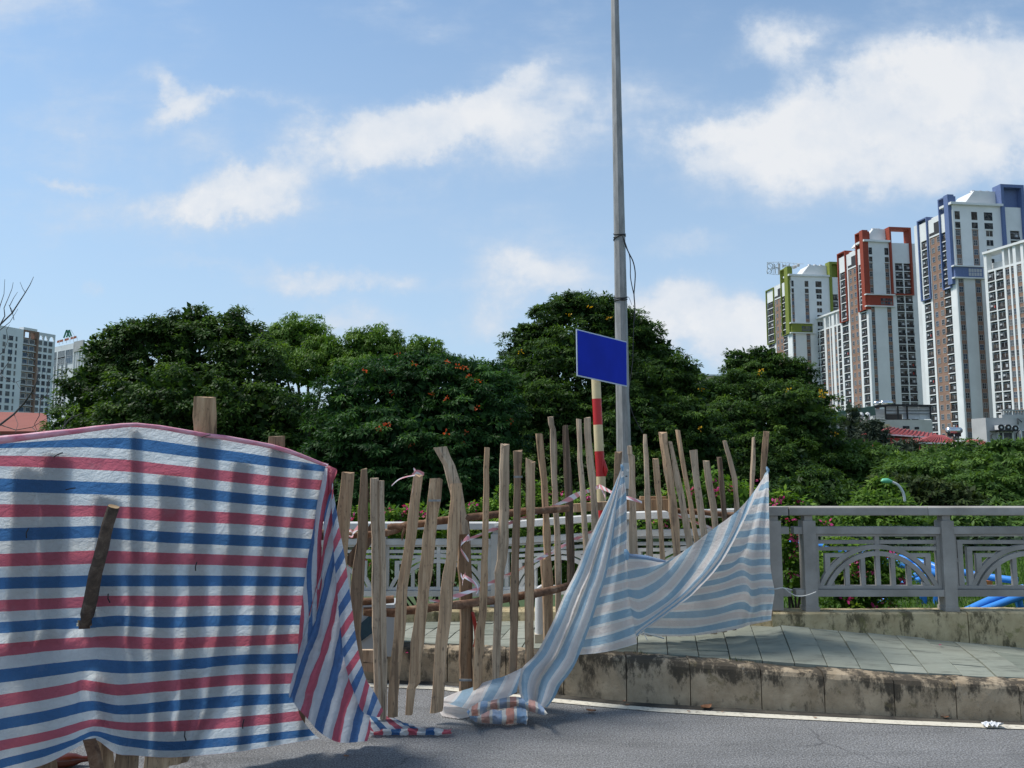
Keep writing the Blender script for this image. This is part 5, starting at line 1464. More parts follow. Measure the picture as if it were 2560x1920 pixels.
boug('bougainvillea bush behind the first arched panel of the grey railing', [(2150, 1440, 100, 60, 6.7), (2110, 1400, 60, 50, 6.6), (2200, 1400, 40, 40, 6.7), (2140, 1500, 80, 30, 6.6), (2220, 1460, 50, 34, 6.8)],
     [(2223, 1386), (2230, 1394), (2135, 1408), (2135, 1431), (2183, 1423), (2254, 1450), (2254, 1455), (2222, 1492), (2208, 1502), (2180, 1520), (2227, 1516), (2112, 1497), (2155, 1433)], .05)
boug('bougainvillea bush with magenta flowers behind the right-hand tall pickets', [(1790, 1232, 90, 26, 6.6), (1700, 1258, 60, 22, 6.7), (1770, 1205, 40, 22, 6.6), (1860, 1245, 50, 22, 6.4), (1820, 1300, 100, 24, 6.6), (1680, 1310, 90, 22, 6.8)],
     [(1733, 1215), (1728, 1226), (1789, 1196), (1786, 1221), (1795, 1227), (1823, 1219), (1786, 1240), (1661, 1301), (1640, 1300), (1669, 1320), (1898, 1200)], .05)
boug('bougainvillea bush with few flowers behind the middle pickets', [(1310, 1262, 80, 20, 7.4), (1240, 1272, 60, 20, 7.4), (1400, 1260, 80, 20, 7.4), (1310, 1320, 150, 24, 7.3), (1470, 1255, 50, 20, 7.3), (1460, 1310, 90, 24, 7.2), (1340, 1235, 20, 24, 7.4), (1280, 1245, 26, 18, 7.4), (1350, 1420, 170, 50, 7.5)],
     [(1397, 1231), (1467, 1246), (1177, 1264), (1184, 1268), (1460, 1250), (1380, 1236)], .05)
boug('bougainvillea bush behind the two leftmost bays, seen under the wrapped picket', [(1080, 1290, 90, 14, 7.4), (960, 1285, 60, 20, 7.4), (1170, 1282, 50, 16, 7.4), (1060, 1330, 150, 18, 7.3), (885, 1298, 40, 20, 7.4), (1090, 1440, 70, 50, 7.6), (1180, 1320, 50, 24, 7.4), (960, 1430, 80, 60, 7.6)],
     [(970, 1276), (1012, 1284), (1022, 1265), (1055, 1285), (994, 1301), (886, 1290), (1018, 1276), (1070, 1290), (876, 1420), (919, 1409), (1057, 1440), (1125, 1455)], .05)
# bare tree at the left edge
def bare():
    D = 14.0
    b = W(-90, 1150, D); b.z = 0
    t = empty('bare_tree', b, 'bare leafless tree reaching in at the left edge of the picture', 'tree')
    br = [
     ([(-120, 1250), (-100, 1150), (-60, 1110), (0, 1062), (35, 1035), (60, 1008), (80, 980), (92, 955), (95, 925), (88, 905), (78, 880)], .028, .005),
     ([(-100, 1150), (-90, 980), (-60, 900), (-30, 850), (0, 812), (30, 783), (50, 752), (63, 732), (75, 712), (84, 692)], .024, .004),
     ([(63, 732), (56, 720), (50, 705)], .006, .003), ([(30, 783), (24, 765), (34, 745), (44, 730)], .008, .003), ([(0, 812), (12, 790), (10, 770), (22, 742), (30, 722), (33, 706)], .010, .003),
     ([(-30, 850), (-8, 800), (0, 765), (10, 735), (12, 698)], .012, .003), ([(0, 765), (-10, 730), (-4, 705)], .006, .003), ([(35, 800), (30, 775), (22, 762)], .006, .003), ([(-6, 830), (25, 805), (45, 772)], .008, .003),
     ([(80, 980), (105, 1000), (118, 985), (121, 955), (116, 928)], .012, .003), ([(60, 1008), (95, 1000), (130, 985)], .008, .003), ([(88, 905), (70, 890), (62, 870)], .006, .003), ([(92, 955), (104, 940), (110, 915)], .006, .003),
     ([(0, 1062), (40, 1075), (80, 1068), (110, 1050), (130, 1038)], .010, .003), ([(35, 1035), (45, 1060), (38, 1082)], .006, .003), ([(-60, 1110), (-20, 1085), (20, 1090), (60, 1080)], .012, .003), ([(80, 1068), (98, 1085), (101, 1100)], .006, .003),
     ([(-90, 980), (-30, 950), (0, 935), (22, 905), (30, 870)], .014, .003), ([(0, 935), (18, 950), (40, 955), (70, 945)], .007, .003), ([(-60, 900), (-20, 900), (8, 880), (20, 850), (34, 840)], .010, .003), ([(20, 850), (16, 825), (24, 812)], .005, .003), ([(40, 955), (52, 975), (50, 1000)], .005, .002), ([(101, 1000), (98, 1040), (86, 1060), (98, 1090)], .009, .003), ([(121, 955), (134, 940), (138, 925)], .005, .002)]
    for (P, r0, r1) in br:
        Q = [W(u, v, D + .25 * math.sin(i * 1.3 + r0 * 300)) for i, (u, v) in enumerate(P)]
        mb = MB(); mb.tube(Q, [r0 + (r1 - r0) * i / (len(Q) - 1) for i in range(len(Q))], 6); mb.build('branch', M['twig'], t)
bare()
def dead():
    D = 13.0
    b = W(150, 1200, D); b.z = 0
    t = empty('dead_branch', b, 'grey dead branch sticking up above the tarpaulin at the left', 'branch')
    for (P, r0, r1) in [([(148, 1220), (150, 1090), (160, 1066), (172, 1050), (190, 1040), (206, 1032)], .018, .006), ([(160, 1066), (164, 1048), (160, 1030)], .008, .003), ([(172, 1050), (182, 1038), (181, 1028)], .006, .003), ([(150, 1090), (138, 1080), (132, 1062)], .008, .003)]:
        Q = [W(u, v, D) for (u, v) in P]; mb = MB(); mb.tube(Q, [r0 + (r1 - r0) * i / (len(Q) - 1) for i in range(len(Q))], 6); mb.build('twig', M['twig'], t)
dead()

print('TRIS', sum(len(m.polygons) for m in bpy.data.meshes))
# ------------------------------------------------------------------ buildings
class Face:
    """vertical plane through plan points A and B; local (s along, z, d outward)"""
    def __init__(s, A, B):
        s.A = Vector((A[0], A[1])); s.B = Vector((B[0], B[1])); s.L = (s.B - s.A).length
        s.e = (s.B - s.A) / s.L; s.n = Vector((s.e.y, -s.e.x))
        if s.n.dot(-s.A) < 0: s.n = -s.n
        s.rot = math.atan2(s.e.y, s.e.x)
    def s_of(s, u, v):
        rx, ry, rz = ray(u, v)            # point = t*(rx,ry): solve A + e*k = t*(rx,ry)
        det = s.e.x * -ry + s.e.y * rx
        return (-s.A.x * -ry - s.A.y * rx) / det
    def P(s, k, d, z):
        q = s.A + s.e * k + s.n * d
        return Vector((q.x, q.y, z))
    def box(s, mb, s0, s1, d0, d1, z0, z1, mat=0):
        if s0 > s1: s0, s1 = s1, s0
        c = [s.P(s0, d1, z0), s.P(s1, d1, z0), s.P(s1, d0, z0), s.P(s0, d0, z0)]
        mb.hexa(c + [Vector((p.x, p.y, z1)) for p in c], mat)
    def z_of(s, u, v):
        rx, ry, rz = ray(u, v); k = s.s_of(u, v); q = s.A + s.e * k
        return CAM_H + rz * (q.y / ry)
def xy(u, v, D): p = W(u, v, D); return (p.x, p.y)
def win_mesh(name, w, h, nx, nz, fr=.10, mats=None, depth=.10):
    """window seen from -Y: origin bottom centre, x along the wall, -y outwards"""
    mb = MB()
    mb.add([(-w / 2, .0, 0), (w / 2, .0, 0), (w / 2, .0, h), (-w / 2, .0, h)], [(0, 1, 2, 3)], 1)
    f = fr / 2
    mb.box(-w / 2 - f, -w / 2 + f, -depth, .02, -f, h + f, 0); mb.box(w / 2 - f, w / 2 + f, -depth, .02, -f, h + f, 0)
    mb.box(-w / 2 + f, w / 2 - f, -depth, .02, -f, f, 0); mb.box(-w / 2 + f, w / 2 - f, -depth, .02, h - f, h + f, 0)
    for i in range(1, nx): mb.box(-w / 2 + w * i / nx - f * .6, -w / 2 + w * i / nx + f * .6, -depth * .7, .01, f, h - f, 0)
    for i in range(1, nz): mb.box(-w / 2 + f, w / 2 - f, -depth * .6, .01, h * i / nz - f * .6, h * i / nz + f * .6, 0)
    return mb.mesh(name, mats or [M['wframe'], M['pane']])
def balcony_mesh(name, w, h, depth, var):
    """one storey cell: white slab edge, dark rail, glass behind, an air conditioner or laundry"""
    mb = MB()
    mb.box(-w / 2, w / 2, -.10, depth, -.16, .14, 0)
    mb.box(-w / 2, w / 2, -.02, .04, .12, 1.02, 2)
    for i in range(5): mb.box(-w / 2 + w * (i + .5) / 5 - .04, -w / 2 + w * (i + .5) / 5 + .04, -.06, -.03, .12, 1.08, 3)
    mb.box(-w * .42, w * .42, depth - .08, depth - .02, .12, h * .78, 1)
    mb.box(-.05, .05, depth - .14, depth - .085, .12, h * .78, 4)
    mb.box(-w * .42, w * .42, depth - .13, depth - .085, h * .76, h * .80, 4)
    if var % 2: mb.box(-w * .36, -w * .36 + .8, .1, .4, 1.5, 2.1, 4)
    if var == 2: mb.box(w * .05, w * .32, .12, .16, 1.0, 2.0, 4)
    if var == 3: mb.box(w * .1, w * .22, .1, .15, .9, 1.8, 5)
    return mb.mesh(name, [M['bwhite'], M['pane2'], M['bdark'], M['blackish'], M['wframe'], M['redcloth']])
WM = {
 'w2': win_mesh('window', 1.35, 1.75, 2, 2), 'w1': win_mesh('window', 1.5, 1.85, 2, 2), 'ws': win_mesh('window', .6, 2.0, 1, 2), 'wb': win_mesh('window', 2.3, 2.1, 2, 1, mats=[M['bwhite'], M['pane2']]),
}
BM_ = {}
def bal(w, depth):
    key = (round(w, 1), depth)
    if key not in BM_: BM_[key] = [balcony_mesh('balcony', w, 3.25, depth, k) for k in range(4)]
    return BM_[key]
def facade(t, F, cols, z0, z1, fh, zw=None, deep=4.0):
    """cols: (s0, s1, kind). z0..z1 wall height; storeys counted down from zw"""
    zw = zw or z1
    body = MB(); brown = MB(); rec = MB()
    nf = int((zw - z0) / fh)
    for (a, b, kind) in cols:
        if a > b: a, b = b, a
        if 39 < b < 41: b = 39.7
        if -.5 < a < .5: a = .05
        if kind == 'W' or kind == 'V' or kind.startswith('w'):
            F.box(body, a, b, -deep if a > .5 else -.45, 0, z0, z1)
        elif kind[0] == 'B':
            F.box(brown, a, b, -deep, -.22, z0, zw); F.box(body, a, b, -deep, 0, zw, z1)
        elif kind[0] == 'D':
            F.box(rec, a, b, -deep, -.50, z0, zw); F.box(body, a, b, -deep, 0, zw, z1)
    if body.f: body.build('wall', M['bwhite'], t)
    if brown.f: brown.build('brown_wall', M['bbrown'], t)
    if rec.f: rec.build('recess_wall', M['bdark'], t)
    for (a, b, kind) in cols:
        if a > b: a, b = b, a
        w = b - a
        for k in range(nf):
            zf = zw - (k + 1) * fh
            if kind[0] == 'B':
                n = int(kind[1]); ms = WM['w2' if n == 2 else 'w1']
                for q in range(n):
                    sc = min(1.0, (w / n) * .82 / 1.5)
                    place('window', ms, t, F.P(a + w * (q + .5) / n, -.20, zf + .9), F.rot, (sc, 1, 1))
            elif kind[0] == 'D':
                n = int(kind[1])
                for q in range(n):
                    cw = w / n
                    ms = bal(cw - .02, .48)[rnd.choice([0, 0, 1, 1, 2, 3] if rnd.random() < .5 else [0, 1, 1, 2])]
                    place('balcony', ms, t, F.P(a + cw * (q + .5), .0, zf), F.rot, (1, 1, 1))
                    if n > 1 and q:
                        pass
            elif kind == 'wb':
                place('window', WM['wb'], t, F.P((a + b) / 2, .03, zf + .8), F.rot, (min(1.15, w / 2.8), 1, 1))
            elif kind == 'ws':
                place('window', WM['ws'], t, F.P((a + b) / 2, .03, zf + .7), F.rot)
        if kind[0] == 'D' and int(kind[1]) == 2:
            mb = MB(); F.box(mb, (a + b) / 2 - .22, (a + b) / 2 + .22, -.48, .06, z0, zw); mb.build('pier', M['bwhite'], t)
def orient_fix(F):
    """window meshes face local -Y: make sure that is the outward side"""
    d = Vector((math.sin(F.rot), -math.cos(F.rot)))
    if d.dot(F.n) < 0: F.rot += math.pi
    return F
def portal(t, F, s0, s1, zt, zb, mat, th=.9, out=1.0, back=-3.0, bottom=True, name='coloured_frame'):
    mb = MB()
    if s0 > s1: s0, s1 = s1, s0
    F.box(mb, s0, s0 + th, back, out, zb, zt); F.box(mb, s1 - th, s1, back, out, zb, zt); F.box(mb, s0 + th, s1 - th, back, out, zt - th, zt)
    if bottom: F.box(mb, s0 + th, s1 - th, -.2, out, zb, zb + th * .7)
    return mb.build(name, mat, t)
Z = lambda x, y: (1880 + x / 3.253, 400 + y / 3.253)      # enlarged view of the towers
def tower(label, acc, Dc, corner, left_end, right_end, lcols, fcols, top_z, band, frames_l, frames_f, zmin, vent, blade):
    cu, cv = Z(*corner)
    C_ = xy(cu, cv, Dc)
    ru, rv = Z(*right_end)
    # the front runs slightly away to the right, the side straight back
    e = Vector((math.cos(math.radians(7)), math.sin(math.radians(7))))
    Fr = Face(C_, (C_[0] + e.x * 40, C_[1] + e.y * 40)); 
    bk = Vector((-e.y, e.x))
    Lf = Face((C_[0] + bk.x * 40, C_[1] + bk.y * 40), C_)
    orient_fix(Fr); orient_fix(Lf)
    base = (C_[0] + 4, C_[1] + 6, 0)
    t = empty('apartment_tower', base, label, 'tower block')
    fh = 3.25
    def S(F, x, y): return F.s_of(*Z(x, y))
    zc = top_z
    def conv(F, cols):
        out = []
        for (x0, x1, y, kind) in cols:
            out.append((S(F, x0, y), S(F, x1, y), kind))
        return out
    lc = conv(Lf, lcols); fc_ = conv(Fr, fcols)
    lo = min(min(a, b) for a, b, k in lc); hi = max(max(a, b) for a, b, k in fc_)
    # side columns butt against the corner
    zband = band
    zwin = zc - 9.0
    facade(t, Lf, lc, 0, zc - 2.5, fh, zwin)
    facade(t, Fr, fc_, 0, zc - .8, fh, zwin)
    # core and penthouse
    mb = MB()
    P = [Fr.P(1.3, -3.9, 0), Fr.P(hi, -3.9, 0), Fr.P(hi, -22, 0), Fr.P(1.3, -22, 0)]
    mb.hexa(P + [Vector((p.x, p.y, zc - 1.5)) for p in P]); mb.build('core', M['bwhite2'], t)
    mb = MB(); q0 = S(Fr, *vent[0]); q1 = S(Fr, *vent[1])
    a, b_ = sorted((q0, q1)); zt = zc + 5.2
    pts = [Fr.P(a - 5, -1.8, zc - .8), Fr.P(b_, -1.8, zc - .8), Fr.P(b_, -10, zc - .8), Fr.P(a - 5, -10, zc - .8)]
    tp_ = [Fr.P(a, -1.8, zt), Fr.P(b_, -1.8, zt), Fr.P(b_, -10, zt), Fr.P(a, -10, zt)]
    mb.hexa(pts + tp_); mb.build('roof', M['bwhite2'], t)
    # cornice
    mb = MB(); Fr.box(mb, -1.0, max(b_, 5), -5, .9, zc - .8, zc); mb.build('cornice', M['bwhite'], t)
    mb = MB(); Lf.box(mb, Lf.L - 3.0, Lf.L - .0, -5, .9, zc - .82, zc - .02); mb.build('cornice', M['bwhite'], t)
    for k in range(3):
        s = a + 1.5 + (b_ - a - 3) * k / 2; p = Fr.P(s, -4.5, zt)
        mb = MB(); mb.lathe(p, [(1.0, 0), (1.15, .3), (.9, .8), (.45, 1.1), (.1, 1.2)], 12); mb.build('roof_vent', M['dome'], t)
    # tall dark windows under the cornice
    for (F, cols) in ((Fr, fc_), (Lf, lc)):
        for (s0, s1, kind) in cols:
            s0, s1 = sorted((s0, s1))
            if kind[0] in 'B' and F is Fr or kind == 'wb':
                w = s1 - s0
                mb = MB(); F.box(mb, s0 + .1, s1 - .1, -.1, .04, zwin + 3.2, zwin + 6.0); mb.build('tall_pane', M['pane2'], t)
                mb = MB(); F.box(mb, s0 + .1, s1 - .1, -.1, .04, zwin + .2, zwin + 2.3); mb.build('tall_pane', M['pane2'], t)
                mb = MB(); F.box(mb, s0 - .15, s1 + .15, .0, .28, zwin - .12, zwin + .12); mb.build('sill', M['bwhite'], t)
            if kind == 'B2' and F is Lf:
                w = s1 - s0
                mb = MB(); F.box(mb, s0 + .05, s1 - .05, -.2, .03, zwin + .6, zwin + 4.8); mb.build('roof_terrace_opening', M['bdark'], t)
                mb = MB(); F.box(mb, s0 + .05, s0 + w * .45, -.1, .06, zwin + 1.6, zwin + 4.8); mb.build('terrace_wall', M['bwhite'], t)
    # coloured band
    if band:
        zb0, zb1, e0, e1 = band
        mb = MB(); Fr.box(mb, S(Fr, *e0), S(Fr, *e1), -.4, .35, zb0, zb1); mb.build('coloured_band', acc, t)
        mb = MB(); Fr.box(mb, S(Fr, *e0) - .8, S(Fr, *e1) + .6, -.4, 1.0, zb1, zb1 + .45); mb.build('ledge', M['bwhite'], t)
        mb = MB(); Fr.box(mb, S(Fr, *e0) - .8, S(Fr, *e1) + .6, -.4, 1.0, zb0 - .45, zb0); mb.build('ledge', M['bwhite'], t)
        sa = S(Fr, *e1) - 5.4; n = 5
        for k in range(n):
            s_ = sa + k * 1.0
            for r_ in range(2):
                mb = MB(); z_ = zb0 + .55 + r_ * 1.35
                Fr.box(mb, s_ + .1, s_ + .9, .3, .42, z_, z_ + 1.15); mb.build('band_window', M['pane'] if acc is not M['accblue'] else M['wframe'], t)
    for (x0, x1, y, zt_, zb_) in frames_l: portal(t, Lf, S(Lf, x0, y), S(Lf, x1, y), zt_, zb_, acc, .42, .6)
    for (x0, x1, y, zt_, zb_, solid) in frames_f:
        s0, s1 = sorted((S(Fr, x0, y), S(Fr, x1, y)))
        portal(t, Fr, s0, s1, zt_, zb_, acc, 1.1 if solid else .75, .8, -3.0, not solid)
        if solid:
            mb = MB(); Fr.box(mb, s0 + 1.1, s1 - 1.1, -3, -1.2, zt_ - 14, zt_ - 1.1); mb.build('coloured_panel', acc, t)
    if blade:
        s0 = S(Lf, *blade[0]); s1 = S(Lf, *blade[1])
        mb = MB(); Lf.box(mb, s0, s1, -1.2, 1.1, blade[2], blade[3]); mb.build('coloured_blade', acc, t)
    return t, Fr, Lf
# blue-trimmed tower (nearest)
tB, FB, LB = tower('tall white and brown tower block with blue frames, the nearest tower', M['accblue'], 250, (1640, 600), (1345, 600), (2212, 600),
  [(1348, 1372, 600, 'W'), (1372, 1425, 600, 'D1'), (1425, 1440, 600, 'W'), (1440, 1535, 600, 'B2'), (1535, 1590, 600, 'D1'), (1590, 1640, 600, 'W')],
  [(1640, 1655, 600, 'W'), (1655, 1700, 600, 'B1'), (1700, 1790, 600, 'W'), (1790, 1842, 600, 'B1'), (1842, 1893, 600, 'W'), (1893, 1965, 600, 'wb'), (1965, 2060, 600, 'W'), (2060, 2100, 600, 'W'), (2100, 2178, 600, 'D1'), (2178, 2260, 600, 'W'), (2260, 2330, 600, 'D1'), (2330, 2400, 600, 'W')],
  88.5, (62.6, 66.2, (1645, 890), (1872, 890)),
  [(1350, 1430, 500, 87.5, 58.0), (1530, 1600, 500, 91.5, 59.5)], [(2025, 2215, 500, 95.5, 67, True)], 8, ((1840, 250), (2020, 250)), ((1590, 500), (1625, 500), 60.5, 91.5))
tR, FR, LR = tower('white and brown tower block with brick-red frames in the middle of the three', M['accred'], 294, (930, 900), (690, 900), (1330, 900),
  [(700, 715, 900, 'W'), (715, 765, 900, 'D1'), (765, 780, 900, 'W'), (780, 850, 900, 'B2'), (850, 868, 900, 'W'), (868, 915, 900, 'D1'), (915, 930, 900, 'W')],
  [(930, 955, 900, 'W'), (955, 985, 900, 'B1'), (985, 1083, 900, 'W'), (1083, 1118, 900, 'B1'), (1118, 1165, 900, 'W'), (1165, 1295, 900, 'D2'), (1295, 1335, 900, 'W'), (1335, 1365, 900, 'B1'), (1365, 1420, 900, 'W')],
  88.5, (62.0, 66.2, (935, 1140), (1145, 1140)),
  [(705, 770, 900, 88.0, 58.5), (858, 912, 900, 92.5, 60.5)], [(1122, 1300, 900, 94.0, 66.5, False)], 16, ((1010, 580), (1110, 580)), ((905, 900), (932, 900), 60.5, 92.5))
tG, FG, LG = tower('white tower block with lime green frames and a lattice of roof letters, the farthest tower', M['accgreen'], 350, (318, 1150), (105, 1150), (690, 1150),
  [(112, 125, 1150, 'W'), (125, 172, 1150, 'D1'), (172, 186, 1150, 'W'), (186, 245, 1150, 'B2'), (245, 280, 1150, 'D1'), (280, 318, 1150, 'W')],
  [(318, 324, 1150, 'W'), (324, 345, 1150, 'B1'), (345, 432, 1150, 'W'), (432, 465, 1150, 'B1'), (465, 520, 1150, 'W'), (520, 572, 1150, 'wb'), (572, 655, 1150, 'W'), (655, 700, 1150, 'D1'), (700, 760, 1150, 'W')],
  88.5, (60.8, 65.0, (322, 1370), (490, 1370)),
  [(115, 178, 1000, 86.0, 58.5), (238, 282, 1000, 92.5, 60.5)], [(628, 720, 1000, 95.0, 67, True)], 24, ((480, 830), (620, 830)), ((280, 1000), (308, 1000), 60.5, 92.5))
# lattice of roof letters on the green-trimmed tower
def roof_sign():
    t = empty('roof_sign', LG.P(LG.L - 26, -4, 88), 'skeleton of big roof letters seen from behind on the green-trimmed tower', 'sign')
    D = 366
    def b(u0, v0, u1, v1, r=.13, nm='strut'):
        mb = MB(); mb.tube([W(u0, v0, D), W(u1, v1, D)], r, 5); mb.build(nm, M['grey_wall'] if nm != 'strut' else M['zinc'], t)
    for (u0, v0, u1, v1) in [(1917, 656, 1953, 655), (1953, 656, 2010, 660), (1918, 656, 1918, 684), (1933, 655, 1933, 686), (1946, 656, 1946, 686), (1956, 657, 1956, 670), (1965, 658, 1964, 667), (1974, 658, 1974, 668), (1985, 659, 1985, 667), (1996, 660, 1996, 665), (1918, 672, 1946, 672), (1917, 684, 1946, 687), (1956, 663, 1975, 664), (1918, 656, 1933, 672), (1933, 672, 1946, 656), (1918, 684, 1933, 672)]:
        b(u0, v0, u1, v1, .11)
    b(1948, 659, 1948, 686, .6, 'letter')
    b(1936, 668, 1947, 670, .25, 'letter'); b(1936, 660, 1936, 671, .25, 'letter'); b(1938, 671, 1938, 684, .25, 'letter')
    for (cu, cv, rr) in ((1925, 665, 7), (1923, 678, 6)):
        P = [W(cu + rr * math.cos(a * math.pi / 6), cv - rr * math.sin(a * math.pi / 6), D) for a in range(-2, 9)]
        mb = MB(); mb.tube(P, .2, 5); mb.build('letter', M['zinc'], t)
    b(1956, 662, 1962, 665, .3, 'letter'); b(1957, 667, 1965, 663, .3, 'letter'); b(1973, 661, 1973, 668, .35, 'letter'); b(1982, 669, 1990, 666, .9, 'letter'); b(1993, 663, 1998, 663, .9, 'letter')
roof_sign()
# lower wings with a pergola along the roof edge
def wing(label, A, B, zt, cols, zmin, v_ref):
    F = orient_fix(Face(A, B))
    t = empty('apartment_wing', (A[0], A[1], 0), label, 'apartment block')
    def S(x): return F.s_of(*Z(x, v_ref))
    cc = [(S(a), S(b_), k) for (a, b_, k) in cols]
    hi = max(max(a, b_) for a, b_, k in cc); lo = min(min(a, b_) for a, b_, k in cc)
    facade(t, F, cc, 0, zt - 6.3, 3.25, zt - 7.0, 3.5)
    mb = MB(); F.box(mb, lo, hi, -12, -3.4, 0, zt - 7.0); mb.build('core', M['bwhite2'], t)
    mb = MB(); F.box(mb, lo, hi, -4.5, .5, zt - .75, zt); mb.build('pergola_slab', M['bwhite'], t)
    for (a, b_, k) in cc:
        a, b_ = sorted((a, b_))
        if k in ('W', 'V'):
            mb = MB(); F.box(mb, a, b_, -2.2, .0, zt - 6.3, zt - .75); mb.build('pergola_pier', M['bwhite'], t)
    mb = MB(); F.box(mb, lo, hi, -3.4, -3.2, zt - 6.3, zt - 3.4); mb.build('terrace_wall', M['bwhite2'], t)
    return t, F
p0 = W(*Z(1905, 745), 242); p1 = W(*Z(2212, 655), 229)
d_ = (p1 - p0); B_ = (p0.x + d_.x * 2.6, p0.y + d_.y * 2.6)
wing('white apartment wing with rooftop pergola at the right edge, before the blue tower', (p0.x, p0.y), B_, p0.z,
     [(1895, 1918, 'W'), (1918, 2048, 'D2'), (2048, 2064, 'W'), (2064, 2100, 'B1'), (2100, 2112, 'W'), (2135, 2160, 'W'), (2112, 2135, 'B1'), (2160, 2200, 'B1'), (2200, 2222, 'W'), (2222, 2340, 'D2'), (2340, 2360, 'W'), (2360, 2460, 'B2')], 10, 1000)
p0 = W(*Z(505, 1290), 354); p1 = W(*Z(700, 1212), 333)
d_ = (p1 - p0); B_ = (p0.x + d_.x * 1.5, p0.y + d_.y * 1.5)
wing('white apartment wing with rooftop pergola between the green-trimmed and red-trimmed towers', (p0.x, p0.y), B_, p0.z,
     [(497, 512, 'W'), (512, 588, 'D2'), (588, 604, 'W'), (604, 632, 'B1'), (632, 640, 'W'), (640, 652, 'B1'), (652, 672, 'W'), (672, 690, 'B1'), (690, 700, 'W'), (700, 740, 'D1'), (740, 760, 'W')], 24, 1450)
# ---- far buildings at the left
def left_block():
    Z4 = lambda x, y: (x / 5.183, 780 + y / 5.183)
    A = xy(*Z4(-60, 150), 338); B = xy(*Z4(700, 270), 366)
    F = orient_fix(Face(A, B))
    t = empty('apartment_block', (A[0], A[1], 0), 'white apartment block with an arched roof screen at the left edge', 'apartment block')
    zt = F.z_of(*Z4(285, 222))
    S = lambda x: F.s_of(*Z4(x, 700))
    fh = (F.z_of(*Z4(400, 345)) - F.z_of(*Z4(400, 345 + 88)))
    z1 = F.z_of(*Z4(400, 345)) + .3
    body = MB(); rec = MB()
    cols = [(-60, 8, 'W'), (8, 52, 'w'), (52, 84, 'W'), (84, 150, 'w'), (150, 176, 'W'), (176, 205, 'n'), (205, 278, 'W'), (278, 455, 'r'), (455, 478, 'P'), (478, 530, 'w'), (530, 542, 'W'), (542, 596, 'w'), (596, 608, 'W'), (608, 664, 'w'), (664, 696, 'W')]
    fr = win_mesh('window', 1.0, 1.0, 1, 1, .05, [M['bwhite'], M['pane']])
    out = {}
    for (a, b_, k) in cols:
        s0, s1 = S(a), S(b_)
        if k == 'r': F.box(rec, s0, s1, -4, -.8, 0, z1); F.box(body, s0, s1, -3, 0, z1 + 4.6, zt); 
        elif k == 'P': F.box(rec, s0, s1, -4, .25, 0, zt)
        else: F.box(body, s0, s1, -4, 0, 0, z1 if a > 470 else zt)
        if k in 'wnr':
            for j in range(13):
                zf = z1 - (j + 1) * fh
                if zf < 2: break
                if k == 'r':
                    for q in (0, 1):
                        place('window', fr, t, F.P(s0 + (s1 - s0) * (.27 + .46 * q), -.74, zf + .5), F.rot, ((s1 - s0) * .36, 1, fh * .62))
                    mb = MB(); F.box(mb, s0, s1, -.8, -.1, zf - .15, zf + .2); mb.build('balcony_slab', M['bwhite2'], t)
                else:
                    place('window', fr, t, F.P((s0 + s1) / 2, .04, zf + .55), F.rot, ((s1 - s0) * (.92 if k == 'w' else .86), 1, fh * .70))
    body.build('wall', M['bwhite'], t); rec.build('recessed_wall', M['grey_wall'] if False else M['bbrown'], t)
    # roof screen with openings
    for (a, b_) in ((478, 545), (545, 605), (605, 696)):
        s0, s1 = S(a), S(b_); mb = MB(); w = s1 - s0
        F.box(mb, s0, s0 + w * .14, -.6, 0, z1, zt - 1.2); F.box(mb, s1 - w * .14, s1, -.6, 0, z1, zt - 1.2); F.box(mb, s0, s1, -.6, 0, zt - 1.2, zt)
        c0 = (s0 + s1) / 2; r_ = w * .36; n_ = 10; V = []; Fa = []
        for q in range(n_ + 1):
            an = math.pi * q / n_; x = c0 - r_ * math.cos(an); z = zt - 1.2 - 2.4 * (1 - math.sin(an))
            V += [F.P(x, 0, z), F.P(x, 0, zt - 1.199), F.P(x, -.6, z), F.P(x, -.6, zt - 1.199)]
        for q in range(n_): a4 = q * 4; Fa += [(a4, a4 + 4, a4 + 5, a4 + 1), (a4 + 2, a4 + 3, a4 + 7, a4 + 6), (a4, a4 + 2, a4 + 6, a4 + 4)]
        mb.add(V, Fa)
        mb.build('roof_screen', M['bwhite2'], t)
    s0, s1 = S(278), S(455); mb = MB(); w = s1 - s0
    F.box(mb, s0, s0 + .8, -.6, 0, z1, zt); F.box(mb, s0 + w * .46, s0 + w * .54, -.6, 0, z1, zt - .9); F.box(mb, s1 - .8, s1, -.6, 0, z1, zt); F.box(mb, s0, s1, -.6, 0.02, zt - .9, zt)
    mb.build('roof_screen', M['bbrown'], t)
left_block()
